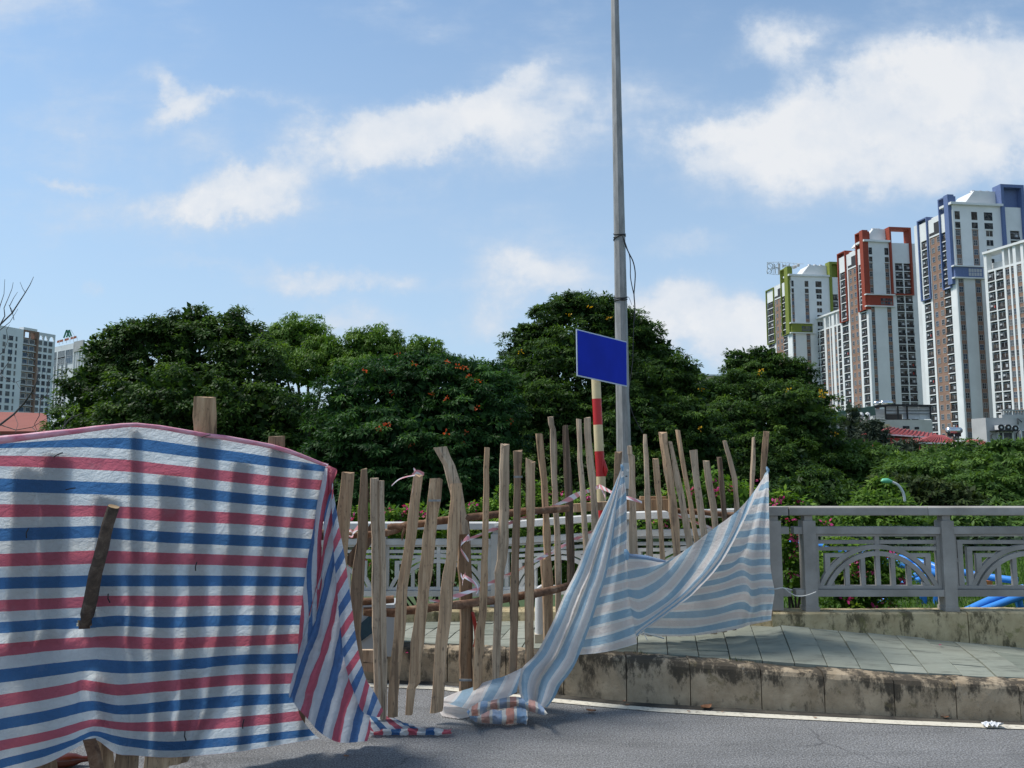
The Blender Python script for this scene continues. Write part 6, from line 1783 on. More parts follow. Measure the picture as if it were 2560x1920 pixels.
def hotel():
    Z4 = lambda x, y: (x / 5.183, 780 + y / 5.183)
    A = xy(*Z4(640, 470), 418); B = xy(*Z4(955, 398), 400); Bx = xy(*Z4(1200, 380), 396)
    F = orient_fix(Face(A, B))
    t = empty('hotel_building', (A[0], A[1], 0), 'pale hotel block with a rooftop sign, half hidden by the left tree', 'hotel')
    zt = F.z_of(*Z4(690, 458)); S = lambda x: F.s_of(*Z4(x, 600))
    mb = MB(); F.box(mb, S(640), S(955), -14, 0, 0, zt); mb.build('wall', M['cream_wall'] if False else M['bwhite'], t)
    mb = MB(); F.box(mb, S(955), S(1230), -14, -.6, 0, zt - 1.0); 
    for x in (985, 1010, 1050, 1085, 1130): F.box(mb, S(x), S(x + 10), -.6, .2, 0, zt - 4)
    mb.build('wall', M['bwhite2'], t)
    mb = MB(); F.box(mb, S(955), S(1075), -.5, .5, zt - 5, zt + .6); mb.build('roof_panel', M['grey_wall'], t)
    fr = win_mesh('window', 1.0, 1.0, 4, 1, .05, [M['wframe'], M['pane']]); fr1 = win_mesh('window', 1.0, 1.0, 1, 1, .06, [M['wframe'], M['pane']])
    for (v0, h, xs_) in ((545, 3.0, ((700, 60), (795, 84), (896, 88))), (622, 3.0, ((700, 60), (795, 84), (896, 88)))):
        for (x, w) in xs_:
            z = F.z_of(*Z4(800, v0 + 60)); place('window', fr, t, F.P(S(x), .05, z), F.rot, (abs(S(x + w / 2) - S(x - w / 2)), 1, 4.2))
    for j in range(8):
        for x in (722, 762, 815, 866):
            z = F.z_of(*Z4(800, 740 + j * 78)); 
            if z > 3: place('window', fr1, t, F.P(S(x), .05, z), F.rot, (1.9, 1, 3.4))
    # rooftop letters and peak logo
    s = empty('rooftop_sign', F.P(S(850), 0, zt), 'small orange lettering with a green twin-peak logo on the hotel roof', 'sign')
    Fs = F
    u0, v0 = 144.5, 856.5; u1, v1 = 193, 844.0
    n = 13
    for k in range(n):
        if k in (4, 8): continue
        t0 = (k + .12) / n; t1 = (k + .80) / n
        ua, ub = u0 + (u1 - u0) * t0, u0 + (u1 - u0) * t1; va = v0 + (v1 - v0) * t0
        z0_ = F.z_of(ua, va + 1.2); z1_ = F.z_of(ua, va - 4.3)
        sa, sb = F.s_of(ua, va), F.s_of(ub, va)
        mb = MB(); w = (sb - sa)
        F.box(mb, sa, sa + w * .28, .2, .5, z0_, z1_)
        if k % 3 != 1: F.box(mb, sb - w * .28, sb, .2, .5, z0_, z1_)
        F.box(mb, sa + w * .28, sb, .2, .5, (z0_ + z1_) / 2 - .12, (z0_ + z1_) / 2 + .16)
        if k % 2: F.box(mb, sa + w * .28, sb, .2, .5, z1_ - .25, z1_)
        if k % 3: F.box(mb, sa + w * .28, sb, .2, .5, z0_, z0_ + .25)
        mb.build('letter', M['signred'], s)
    for (a, b_, c, d) in ((159.5, 845, 167, 825), (167, 825, 174, 843), (166.5, 843.5, 173, 825), (173, 825, 178.5, 841)):
        mb = MB(); mb.beam(W(a, b_, 408), W(c, d, 408), .5, .65); mb.build('logo_stroke', M['signgreen'], s)
    for k in range(6):
        u = 148 + k * 9; mb = MB(); mb.beam(W(u, 862 - k * 2.0, 409), W(u, 854 - k * 2.2, 409), .15, .15); mb.build('sign_post', M['zinc'], s)
    mb = MB(); mb.beam(W(177, 824, 409), W(190, 846, 409), .12, .12); mb.build('stay_rod', M['zinc'], s)
hotel()
def simple_box(mb, u0, v0, u1, v1, D, depth, mat=0):
    p, q = W(u0, v1, D), W(u1, v0, D)
    mb.box(min(p.x, q.x), max(p.x, q.x), D, D + depth, min(p.z, q.z), max(p.z, q.z), mat)
def shed_left():
    t = empty('red_building', W(-10, 1150, 62), 'low building with a brick red roof at the left edge, behind the bare tree', 'building')
    mb = MB(); D = 62
    a, b_ = W(-60, 1078, D), W(122, 1078, D); c, d = W(115, 1033, D + 6), W(-60, 1028, D + 6)
    mb.add([a, b_, c, d, a - Vector((0, 0, .3)), b_ - Vector((0, 0, .3))], [(0, 1, 2, 3), (4, 5, 1, 0)]); mb.build('roof', M['rustroof'], t)
    mb = MB(); mb.box(a.x + .5, b_.x - .4, D + .5, D + 6, -.1, a.z - .31); mb.build('wall', M['beige'], t)
shed_left()
t = empty('beige_building', W(1775, 1150, 150), 'flat beige roof block peeping out between the two dark trees', 'building')
mb = MB(); simple_box(mb, 1735, 941, 1812, 1150, 150, 10); mb.build('wall', M['beige'], t); mb = MB(); simple_box(mb, 1732, 936, 1815, 940, 149.6, 11); mb.build('roof_edge', M['bwhite2'], t)
# ---- houses on the right above the trees
Zh = lambda x, y: (1880 + x / 3.253, 800 + y / 3.253)
def hbox(mb, x0, y0, x1, y1, D, depth=4, mat=0):
    u0, v0 = Zh(x0, y0); u1, v1 = Zh(x1, y1); simple_box(mb, u0, v0, u1, v1, D, depth, mat)
def house_cream():
    D = 78
    t = empty('cream_house', W(*Zh(1230, 1100), D), 'stained cream house with a patched corrugated upper storey', 'house')
    p = W(*Zh(1000, 1100), D)
    mb = MB(); hbox(mb, 1000, 812, 1465, 1150, D, 2.6); mb.build('wall', M['cream_wall'], t)
    for k in range(8):
        x0 = 1090 + k * 45.6
        mb = MB(); hbox(mb, x0, 700 + (k % 3) * 3, x0 + 44.8, (765 if k in (0, 1, 2) else 806), D + .3 + .04 * (k % 2), .12); mb.build('zinc_panel', M['zinc'], t)
    for y in (735, 760): 
        mb = MB(); hbox(mb, 1085, y, 1455, y + 2.5, D + .15, .1); mb.build('frame_bar', M['blackish'], t)
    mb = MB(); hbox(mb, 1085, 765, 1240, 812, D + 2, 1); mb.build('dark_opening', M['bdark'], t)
    for x in (1085, 1187, 1262, 1452):
        mb = MB(); hbox(mb, x, 690, x + 4, 806, D + .1, .1); mb.build('frame_bar', M['blackish'], t)
    mb = MB(); hbox(mb, 985, 725, 1087, 808, D + .8, 1.6); mb.build('zinc_side', M['zinc'], t)
    mb = MB(); a, b_ = W(*Zh(800, 742), D), W(*Zh(1090, 694), D); mb.beam(a, b_, .4, .25); mb.beam(W(*Zh(1090, 692), D), W(*Zh(1455, 698), D), .4, .2); mb.build('roof_edge', M['blackish'], t)
    for (x0, x1, y0, y1) in ((1230, 1280, 862, 884), (1325, 1358, 870, 888)):
        mb = MB(); hbox(mb, x0, y0, x1, y1, D - .06, .1); mb.build('window', M['pane2'], t)
    mb = MB(); hbox(mb, 1050, 845, 1120, 880, D - .05, .06); mb.build('lime_patch', M['cream'], t)
house_cream()
def lime_house():
    D = 72
    t = empty('roof_terrace', W(*Zh(930, 1000), D), 'pale lime roof terrace with a dark green awning beside the cream house', 'building')
    mb = MB(); hbox(mb, 868, 812, 1000, 1000, D, 4); mb.build('wall', M['cream_wall'], t)
    mb = MB(); a, b_ = W(*Zh(600, 800), D), W(*Zh(985, 738), D + 1); mb.beam(a, b_, .6, .9); mb.build('awning', M['greenroof'], t)
    mb = MB(); hbox(mb, 620, 822, 870, 1000, D + 1.5, 3); mb.build('shaded_wall', M['bdark'], t)  # near-black colour paints the shade under the awning
    for x in (640, 700, 770): 
        mb = MB(); hbox(mb, x, 818, x + 8, 960, D, .3); mb.build('post', M['grey_wall'], t)
lime_house()
def drum(name, label, x, y0, y1, w, D, mat, group, horiz=False):
    u0, v0 = Zh(x, y0); u1, v1 = Zh(x, y1)
    p = W(u1, v1, D); h = W(u0, v0, D).z - p.z; r = px(D, w / 3.253 / 2)
    t = empty(name, p, label, 'water tank', group)
    mb = MB(); mb.lathe(p, [(r * .96, 0), (r, h * .06), (r, h * .45), (r * 1.03, h * .48), (r, h * .51), (r, h * .86), (r * .6, h * .97), (r * .3, h)], 16); mb.build('tank_body', mat, t)
    mb = MB(); mb.lathe(p + Vector((0, 0, h)), [(r * .32, 0), (r * .32, h * .06)], 10); mb.build('lid', mat, t)
for (x, w, lab) in ((792, 24, 'leftmost of the four white water drums under the green awning'), (842, 30, 'second white water drum under the green awning, from the left'), (890, 34, 'third white water drum under the green awning, from the left'), (942, 36, 'rightmost and biggest of the four white water drums by the lime wall')):
    drum('water_drum', lab, x, 752, 812, w, 70.5, M['whitepaint'], 'white water drums under the green awning')
def htank(label, x0, x1, y0, y1, D):
    c0, c1 = W(*Zh(x0, (y0 + y1) / 2), D), W(*Zh(x1, (y0 + y1) / 2), D + .8); r = px(D, (y1 - y0) / 3.253 / 2)
    t = empty('water_tank', (c0 + c1) / 2 - Vector((0, 0, r + .4)), label, 'water tank', 'polished steel rooftop tanks')
    d = (c1 - c0)
    mb = MB(); mb.tube([c0 - d * .04, c0, c0 + d * .03, c0 + d * .5, c1 - d * .03, c1, c1 + d * .04], [r * .35, r * .8, r, r, r, r * .8, r * .35], 18); mb.build('tank_body', M['inox'], t)
    for k in (.2, .8):
        p = c0 + d * k; mb = MB(); mb.box(p.x - r * .8, p.x + r * .8, p.y - .1, p.y + .1, p.z - r * 1.9, p.z - r * .8); mb.build('stand', M['blackish'], t)
htank('left steel tank of the pair on the roof above the patched metal storey', 1000, 1050, 660, 695, 80)
htank('right steel tank of the pair on the roof above the patched metal storey', 1055, 1135, 655, 692, 80)
htank('large polished steel tank on a stand above the small red hip roof', 1592, 1692, 872, 925, 66)
htank('steel tank lying low in front of the plain grey house', 1915, 2008, 985, 1020, 62)
def hip(label, pts_eave, pts_ridge, fascia, wallbox, D, depth, extra=None, mat='redroof'):
    t = empty('red_roof_house', W(*Zh(*pts_eave[0]), D), label, 'house')
    ev = [W(*Zh(x, y), D) for (x, y) in pts_eave]; rg = [W(*Zh(x, y), D + depth * .5) for (x, y) in pts_ridge]
    mb = MB(); V = [ev[0], ev[1], rg[1], rg[0]]
    bk0 = ev[0] + Vector((0, depth, 0)); bk1 = ev[1] + Vector((0, depth, 0))
    mb.add(V + [bk0, bk1], [(0, 1, 2, 3), (0, 3, 4), (1, 5, 2), (3, 2, 5, 4)]); mb.build('roof', M[mat], t)
    # ribs of the metal sheet
    mb = MB(); n = 12
    for k in range(n + 1):
        a = ev[0].lerp(ev[1], k / n); b_ = rg[0].lerp(rg[1], k / n); mb.beam(a + Vector((0, -.03, .05)), b_ + Vector((0, -.03, .05)), .07, .06)
    mb.build('roof_ribs', M[mat], t)
    mb = MB(); f0, f1 = ev[0] - Vector((-.25, 0, fascia)), ev[1] - Vector((.25, 0, fascia))
    mb.box(f0.x, f1.x, D + .15, D + depth - .2, min(f0.z, f1.z), min(ev[0].z, ev[1].z) - .05); mb.build('fascia', M['redwall'], t)
    mb = MB(); mb.beam(ev[0] + Vector((0, -.05, -.05)), ev[1] + Vector((0, -.05, -.05)), .12, .12); mb.build('gutter', M['bwhite2'], t)
    if wallbox:
        mb = MB(); hbox(mb, *wallbox, D + .4, depth - 1); mb.build('wall', M['grey_wall'], t)
    return t
hip('long red sheet roof in front of the stained cream house', [(1028, 922), (1500, 955)], [(1130, 872), (1490, 925)], 1.0, (1045, 965, 1480, 1100), 68, 6)
th = hip('small red hip roof with white grilles under its eaves', [(1350, 995), (1665, 1000)], [(1490, 938), (1560, 945)], 1.3, (1365, 1025, 1660, 1120), 62, 6)
for k in range(11):
    mb = MB(); x = 1435 + k * 13; hbox(mb, x, 1028, x + 4, 1058, 62.2, .06); mb.build('grille_bar', M['bwhite2'], th)
hip('little red roof beside the grey house, left of its window', [(1765, 1010), (1955, 1022)], [(1760, 976), (1850, 980)], .3, (1775, 1024, 1940, 1120), 64, 4)
hip('red roof corner at the right edge below the grey house', [(2060, 1070), (2300, 1072)], [(2100, 1040), (2300, 1042)], .5, (2075, 1085, 2290, 1160), 58, 4)
t = empty('beige_shed', W(*Zh(1770, 1100), 60), 'small beige plastered block between the red roofs', 'building')
mb = MB(); hbox(mb, 1690, 1002, 1850, 1150, 60, 5); mb.build('wall', M['beige'], t); mb = MB(); hbox(mb, 1685, 996, 1855, 1003, 59.8, 5.4); mb.build('roof_edge', M['grey_wall'], t)
def grey_house():
    D = 70
    t = empty('grey_house', W(*Zh(2080, 1100), D), 'plain grey rendered house with three air conditioners above its window', 'house')
    mb = MB(); hbox(mb, 1922, 795, 2330, 1150, D, 2.2); mb.build('wall', M['grey_wall'], t)
    mb = MB(); hbox(mb, 2035, 770, 2330, 795, D, .5); hbox(mb, 2035, 728, 2330, 738, D, .5)
    for k in range(12): hbox(mb, 2038 + k * 24, 738, 2044 + k * 24, 770, D + .1, .2)
    mb.build('parapet', M['grey_wall'], t)
    for (x0, x1, y0, y1) in ((2008, 2122, 912, 985), (2192, 2260, 900, 970)):
        w = MB(); hbox(w, x0, y0, x1, y1, D - .12, .1); wo = w.build('window', M['pane'], t)
        for (a, b_, c, d) in ((x0 - 4, x0 + 3, y0 - 4, y1 + 4), (x1 - 3, x1 + 4, y0 - 4, y1 + 4), (x0, x1, y0 - 4, y0 + 3), (x0 - 6, x1 + 6, y1 - 1, y1 + 7), (x0 + 33, x0 + 38, y0, y1)):
            mb = MB(); hbox(mb, a, c, b_, d, D - .2, .2); mb.build('window_frame', M['bwhite2'], wo)
    for k, x in enumerate((2008, 2066, 2124)):
        y = 855 + (k == 2) * 8
        a = empty('air_conditioner', W(*Zh(x + 24, y + 35), D - .7), ('leftmost', 'middle', 'rightmost')[k] + ' white air conditioner above the grey house window', 'air conditioner', 'air conditioners on the grey house')
        mb = MB(); hbox(mb, x, y, x + 48, y + 36, D - .8, .6); mb.build('casing', M['whitepaint'], a)
        p = W(*Zh(x + 20, y + 18), D - .84); mb = MB(); r = .28
        mb.tube([p, p + Vector((0, .06, 0))], r, 16); mb.build('fan_grille', M['blackish'], a)
        mb = MB(); mb.tube([p + Vector((0, -.02, 0)), p + Vector((0, .01, 0))], r * .35, 10); mb.build('fan_hub', M['whitepaint'], a)
    mb = MB(); hbox(mb, 1985, 897, 2180, 903, D - .9, .9); mb.build('bracket_shelf', M['blackish'], t)
    for (P) in ([(1945, 1010), (1943, 940), (1960, 925)], [(2150, 1000), (2152, 925), (2165, 905)], [(2165, 850), (2160, 800), (2195, 830)]):
        mb = MB(); mb.tube([W(*Zh(*q), D - .15) for q in P], .05, 6); mb.build('hose', M['blackish'], t)
grey_house()
# far strip of low buildings behind the trees so that no bare ground shows at the horizon is simply more trees
# ------------------------------------------------------------------ street things
# light pole
def light_pole():
    D = 6.95; b = W(1566, 1500, D); b.z = -.02
    t = empty('light_pole', b, 'tall galvanised octagonal light pole behind the pickets', 'lamp post')
    p0 = W(1560, 1150, D); p1 = W(1537, 0, D); d = (p1 - p0) / (p1.z - p0.z)
    z0, z1 = 0.0, 8.2
    a = p0 + d * (z0 - p0.z); c = p0 + d * (z1 - p0.z)
    def r(z):
        return px(D, 17.2) + (px(D, 9.8) - px(D, 17.2)) * (z - p0.z) / (p1.z - p0.z)
    N = 24; V = []; F = []
    for i in range(N + 1):
        z = z0 + (z1 - z0) * i / N; c0 = p0 + d * (z - p0.z)
        for k in range(8):
            an = math.pi / 8 + k * math.pi / 4 + .15; V.append(c0 + Vector((math.cos(an) * r(z) * 1.06, math.sin(an) * r(z) * 1.06, 0)))
    for i in range(N):
        for k in range(8): F.append((i * 8 + k, i * 8 + (k + 1) % 8, (i + 1) * 8 + (k + 1) % 8, (i + 1) * 8 + k))
    F.append(tuple(range(N * 8, N * 8 + 8)))
    mb = MB(); mb.add(V, F); mb.build('shaft', M['steel'], t)
    # access door near the foot
    q = W(1563, 1185, D); mb = MB(); w = px(D, 9)
    mb.box(q.x - w, q.x + w, q.y - r(q.z) - .012, q.y - r(q.z) + .02, q.z - .13, q.z + .10); dd = mb.build('service_door', M['zinc'], t)
    q = W(1566, 1176, D); mb = MB(); mb.tube([(q.x, q.y - r(q.z) - .02, q.z), (q.x, q.y - r(q.z) - .01, q.z)], .012, 10); mb.build('door_lock', M['whitepaint'], dd)
    q = W(1563, 1190, D); mb = MB(); mb.tube([q + Vector((r(q.z) * 1.12 * math.cos(k * .5236), r(q.z) * 1.12 * math.sin(k * .5236), 0)) for k in range(13)], .008, 6); mb.build('strap', M['cable'], t)
    for (v, n) in ((585, 3), (743, 2), (748, 1)):
        for k in range(n):
            q = W(1544, v + k * 5, D); R = r(q.z) * 1.12
            mb = MB(); P = [Vector((p0.x + d.x * (q.z - p0.z) + R * math.cos(j * .5236), p0.y + R * math.sin(j * .5236), q.z + (.02 * math.sin(j * .5236 + k)))) for j in range(13)]
            mb.tube(P, .005, 6); mb.build('wire_wrap', M['cable'], t)
    return t, D
lp, LPD = light_pole()
def cable(label, paths, D):
    t = empty('cable', W(*paths[0][0][0], D), label, 'cable')
    for (P, r) in paths:
        Q = [W(u, v, D - .02) for (u, v) in P]
        A = resample(np.array([[list(q)] for q in Q]), 5)
        mb = MB(); mb.tube([Vector(a[0]) for a in A], r, 6); mb.build('cable_strand', M['cable'], t)
cable('black cable loop hanging beside the light pole', [([(1557, 590), (1562, 610), (1572, 632), (1583, 655), (1588, 682), (1587, 710), (1585, 735), (1587, 765), (1587, 800)], .0055), ([(1560, 598), (1568, 622), (1574, 640), (1576, 665), (1576, 690), (1580, 715), (1585, 737)], .0045),
   ([(1587, 765), (1585, 800), (1583, 850), (1582, 900), (1577, 940), (1573, 975), (1575, 1010), (1582, 1035), (1594, 1060), (1607, 1082)], .004), ([(1560, 745), (1570, 742), (1576, 752), (1579, 762)], .002)], 6.9)
# sign post with the blue plate
def sign():
    D = 6.2
    t = empty('sign_post', W(1508, 1500, D) * 1.0, 'blank blue rectangular sign on a red and cream banded post', 'road sign')
    t.location.z = .3
    pts = [(1489, 905), (1490, 955), (1492, 1000), (1495, 1062), (1498, 1127), (1502, 1191), (1504, 1250), (1508, 1330), (1512, 1480)]
    cols = ['cream', 'cream', 'red', 'red', 'cream', 'red', 'cream', 'red']
    bands = [(905, 997, 'cream'), (997, 1062, 'red'), (1062, 1128, 'cream'), (1128, 1191, 'red'), (1191, 1262, 'cream'), (1262, 1325, 'red'), (1325, 1390, 'cream'), (1390, 1470, 'red')]
    def cu(v): return interp([(a[1], a[0]) for a in pts], v)[0]
    for (v0, v1, c) in bands:
        n = 4; P = [W(cu(v0 + (v1 - v0) * k / n), v0 + (v1 - v0) * k / n, D) for k in range(n + 1)]
        mb = MB(); mb.tube(P, px(D, 11.6), 16, 0, True, True); mb.build('painted_band', M[c], t)
    q = W(1504, 1180, D); mb = MB(); mb.tube([W(1508, 1150, D - .01), W(1515, 1175, D - .03), W(1513, 1190, D - .02)], [.012, .018, .008], 8); mb.build('torn_film', M['red'], t)
    A, B, C_, E = W(1441, 822, 5.92), W(1567, 854, 6.48), W(1568, 967, 6.48), W(1443, 940, 5.92)
    nrm = (B - A).cross(E - A).normalized()
    if nrm.y > 0: nrm = -nrm
    def plate(inset, d0, d1, mat, name, par):
        c = (A + B + C_ + E) / 4
        V = []
        for p in (A, B, C_, E):
            h = (B - A).normalized(); vv = (E - A).normalized()
            q = p.copy(); q += h * inset * (1 if (p - c).dot(h) < 0 else -1); q += vv * inset * (1 if (p - c).dot(vv) < 0 else -1)
            V.append(q)
        mb = MB(); mb.hexa([p + nrm * d0 for p in V] + [p + nrm * d1 for p in V]); return mb.build(name, mat, par)
    pl = plate(0, -.006, 0, M['signwhite'], 'sign_plate', t); plate(.010, .001, .003, M['signblue'], 'blue_face', pl)
    for v in (865, 925):
        mb = MB(); p = W(1489, v, D); mb.box(p.x - .05, p.x + .05, p.y - .012, p.y + .045, p.z - .015, p.z + .015); mb.build('clamp', M['steel'], t)
sign()
# barrier tape
def tape(label, runs, group='red and white barrier tapes on the fence'):
    t = empty('barrier_tape', W(*runs[0][0][:3]), label, 'tape', group)
    for R in runs:
        P = [W(u, v, D) for (u, v, D, w) in R]; Wd_ = [w for (_, _, _, w) in R]
        A = resample(np.array([[list(p) + [w]] for p, w in zip(P, Wd_)]), 6)[:, 0]
        mb = MB(); V = []; UV = []; F = []; L = 0
        for i in range(len(A)):
            p = Vector(A[i, :3]); w = px(5.2, A[i, 3]) / 2
            if i: L += (p - Vector(A[i - 1, :3])).length
            tw = .5 * math.sin(L * 9 + R[0][0]); up = Vector((0, math.sin(tw), math.cos(tw)))
            V += [p - up * w, p + up * w]; UV += [(L, 0), (L, 1)]
        for i in range(len(A) - 1): F.append((2 * i, 2 * i + 2, 2 * i + 3, 2 * i + 1))
        mb.add(V, F, 0, True, UV); mb.build('tape_strip', M['tape'], t)
tape('upper barrier tape running from the dark strut up to the sign post', [
  [(1167, 1350, 4.95, 10), (1190, 1341, 4.97, 8), (1249, 1317, 5.06, 9), (1300, 1298, 5.1, 8), (1345, 1281, 5.2, 8), (1398, 1259, 5.36, 9), (1430, 1244, 5.4, 16), (1455, 1232, 5.6, 13), (1478, 1226, 5.9, 10), (1497, 1216, 6.1, 12)],
  [(1498, 1216, 6.12, 14), (1520, 1226, 5.9, 10), (1545, 1240, 5.6, 9), (1575, 1246, 5.45, 9), (1605, 1256, 5.47, 6)], [(1503, 1220, 6.12, 10), (1512, 1240, 6.05, 14), (1514, 1258, 6.0, 8)]])
tape('lower barrier tape sloping from the log up across the tall pickets', [
  [(1073, 1501, 4.84, 8), (1100, 1502, 4.86, 7), (1135, 1492, 4.9, 11), (1165, 1482, 4.93, 9), (1200, 1470, 4.98, 8), (1247, 1448, 5.05, 9), (1290, 1428, 5.1, 8), (1340, 1402, 5.2, 8), (1380, 1380, 5.4, 9), (1420, 1357, 5.45, 9), (1450, 1342, 5.5, 10), (1485, 1326, 5.6, 8)]])
tape('short knotted tape tied round the dark strut', [
  [(1154, 1352, 4.93, 9), (1152, 1372, 4.92, 9), (1163, 1390, 4.91, 12), (1172, 1402, 4.91, 8)], [(1152, 1362, 4.92, 6), (1162, 1350, 4.9, 10), (1172, 1343, 4.9, 12), (1174, 1358, 4.9, 7)],
  [(1158, 1440, 4.92, 8), (1170, 1446, 4.91, 9), (1185, 1456, 4.92, 8), (1196, 1472, 4.93, 9), (1190, 1484, 4.93, 5)], [(1152, 1436, 4.91, 9), (1158, 1446, 4.9, 7), (1163, 1434, 4.9, 8)], [(1158, 1446, 4.9, 8), (1156, 1460, 4.9, 10)]])
tape('tape knot with loose ends on the top of the wrapped picket', [
  [(1035, 1182, 4.72, 9), (1046, 1180, 4.71, 11), (1060, 1185, 4.72, 8)], [(1034, 1172, 4.72, 6), (1040, 1180, 4.71, 8), (1030, 1186, 4.71, 4)], [(1038, 1188, 4.72, 3), (1015, 1192, 4.72, 3), (995, 1200, 4.73, 3), (979, 1214, 4.73, 3)], [(1036, 1186, 4.72, 3), (1034, 1210, 4.72, 4), (1031, 1232, 4.73, 3)]])
tape('curled tape end round the log beside the hanging flap', [
  [(868, 1332, 4.70, 5), (876, 1326, 4.69, 6), (884, 1334, 4.69, 7), (880, 1342, 4.70, 5), (872, 1340, 4.7, 4)], [(880, 1335, 4.69, 7), (888, 1326, 4.68, 10), (896, 1317, 4.68, 15)]])
tape('tape draped over the beams behind the right-hand pickets', [[(1688, 1287, 5.6, 9), (1720, 1300, 5.62, 9), (1750, 1310, 5.62, 8), (1783, 1322, 5.62, 8)]])
# white cord from the faded sheet to the railing post
t = empty('cord', W(1933, 1473, 5.52), 'thin white cord tying the faded sheet to the grey railing post', 'cord')
P = [(1895, 1470, 5.50), (1933, 1473, 5.52), (1958, 1470, 5.56), (1975, 1482, 5.6), (1992, 1490, 5.62), (2015, 1489, 5.62), (2040, 1480, 5.62)]
A = resample(np.array([[list(W(*q))] for q in P]), 5); mb = MB(); mb.tube([Vector(a[0]) for a in A], .0045, 6); mb.build('cord_strand', M['cord'], t)
P = [(1958, 1470, 5.56), (1970, 1472, 5.6), (1980, 1475, 5.63)]; mb = MB(); mb.tube([W(*q) for q in P], .004, 6); mb.build('cord_strand', M['cord'], t)
t = empty('cord', W(1608, 1570, 5.3), 'white cord and pole along the bottom of the faded sheet', 'cord')
mb = MB(); mb.tube([W(1606, 1582, 5.40), W(1640, 1590, 5.42), W(1660, 1596, 5.43)], .006, 6); mb.build('cord_strand', M['cord'], t)
mb = MB(); mb.tube([W(1608, 1572, 5.36), W(1613, 1590, 5.34), W(1618, 1600, 5.3)], .003, 5); mb.build('cord_strand', M['cord'], t)
# play equipment of blue tubes
def tubes():
    D = 9.0
    t = empty('climbing_frame', (W(2320, 1500, D).x, D, 0), 'blue tube climbing frame on the grass behind the railing', 'play equipment')
    def seg(P, r, nm='tube'):
        mb = MB(); mb.tube([W(u, v, d) for (u, v, d) in P], r, 14); mb.build(nm, M['bluemetal'], t)
    r = .038
    seg([(2060, 1372, 9.6), (2120, 1380, 9.5), (2200, 1386, 9.3), (2270, 1398, 9.1), (2330, 1413, 8.9), (2352, 1424, 8.8)], r)
    seg([(2200, 1400, 9.2), (2260, 1412, 9.1), (2310, 1422, 8.9), (2346, 1436, 8.8)], r * 1.15)
    seg([(2346, 1420, 8.8), (2404, 1430, 8.7), (2460, 1441, 8.5), (2545, 1452, 8.3)], r)
    seg([(1968, 1355, 9.8), (2008, 1357, 9.7), (2060, 1366, 9.6)], r * .8)
    seg([(2298, 1425, 8.9), (2304, 1460, 8.9), (2309, 1500, 8.9), (2313, 1530, 8.9)], r)
    seg([(2347, 1440, 8.8), (2343, 1486, 8.8), (2338, 1535, 8.8)], r * .95)
    seg([(2300, 1432, 8.9), (2267, 1452, 8.9), (2225, 1490, 8.9), (2180, 1528, 8.9)], r * .8)
    seg([(2560, 1470, 8.4), (2520, 1484, 8.4), (2470, 1503, 8.4), (2400, 1535, 8.4)], r * 1.1)
    seg([(2560, 1488, 8.3), (2520, 1502, 8.3), (2440, 1532, 8.3)], r)
    seg([(2540, 1478, 8.35), (2546, 1500, 8.35), (2553, 1540, 8.35)], r)
    seg([(2290, 1452, 8.8), (2320, 1440, 8.8)], r * .8)
    mb = MB(); mb.tube([W(2405, 1446, 8.7), W(2409, 1455, 8.7)], .03, 10); mb.build('tube_end', M['whitepaint'], t)
    mb = MB(); mb.box(*(lambda p: (p.x - .03, p.x + .17, p.y, p.y + .1, p.z - .05, p.z + .0))(W(2445, 1452, 9.1))); mb.build('orange_seat', M['orange'], t)
tubes()
# utility box with teal plate
def ubox():
    D = 5.62
    p = W(880, 1621, D); q = W(985, 1512, D)
    t = empty('utility_box', ((p.x + q.x) / 2, D, .2), 'pale grey box with a dark teal panel, leaning behind the pickets', 'box')
    mb = MB(); mb.box(p.x, q.x, D, D + .28, .195, q.z); mb.build('casing', M['greybox'], t)
    mb = MB(); c = [W(896, 1563, D - .004), W(934, 1530, D - .004), W(934, 1580, D - .004), W(901, 1604, D - .004)]; mb.add(c + [x + Vector((0, -.012, 0)) for x in c], [(4, 5, 6, 7), (0, 1, 5, 4), (1, 2, 6, 5), (2, 3, 7, 6), (3, 0, 4, 7)]); mb.build('teal_panel', M['teal'], t)
ubox()
def white_post():
    D = 5.75; p = W(1349, 1578, D)
    t = empty('bollard', (p.x, D, pav_z(p.x, D)), 'white plastic sleeve standing on a beige base behind the pickets', 'bollard')
    q = W(1349, 1488, D); mb = MB(); mb.tube([Vector((p.x, D, pav_z(p.x, D) + .06)), Vector((p.x, D, (p.z + q.z) / 2)), q], [px(D, 11), px(D, 11.4), px(D, 10.5)], 14); mb.build('sleeve', M['whitepaint'], t)
    mb = MB(); r = px(D, 12); z = pav_z(p.x, D); mb.box(p.x - r, p.x + r, D - r, D + r, z - .01, z + .06); mb.build('base', M['beige'], t)
    mb = MB(); mb.tube([W(1343, 1470, D - .3), W(1352, 1466, D - .32), W(1364, 1474, D - .3), (W(1362, 1478, D - .3))], [.004, .014, .010, .003], 8); mb.build('tied_rag', M['paper'], t)
white_post()
def redthing():
    D = 5.0
    t = empty('red_sheet', W(1186, 1600, D), 'strip of red plastic hanging behind the dark strut', 'plastic strip')
    mb = MB(); P = [(1183, 1530), (1186, 1550), (1190, 1575), (1191, 1595), (1187, 1617)]
    V = []; F = []
    for k, (u, v) in enumerate(P):
        a = W(u - 5, v, D); b_ = W(u + (2, 4, 5, 4, 1)[k], v, D - .01 * (k % 2)); V += [a, b_, b_ + Vector((0, .006, 0)), a + Vector((0, .006, 0))]
    for k in range(4):
        for q in range(4): F.append((4 * k + q, 4 * k + (q + 1) % 4, 4 * k + 4 + (q + 1) % 4, 4 * k + 4 + q))
    mb.add(V, F); mb.build('strip', M['redcloth'], t)
redthing()
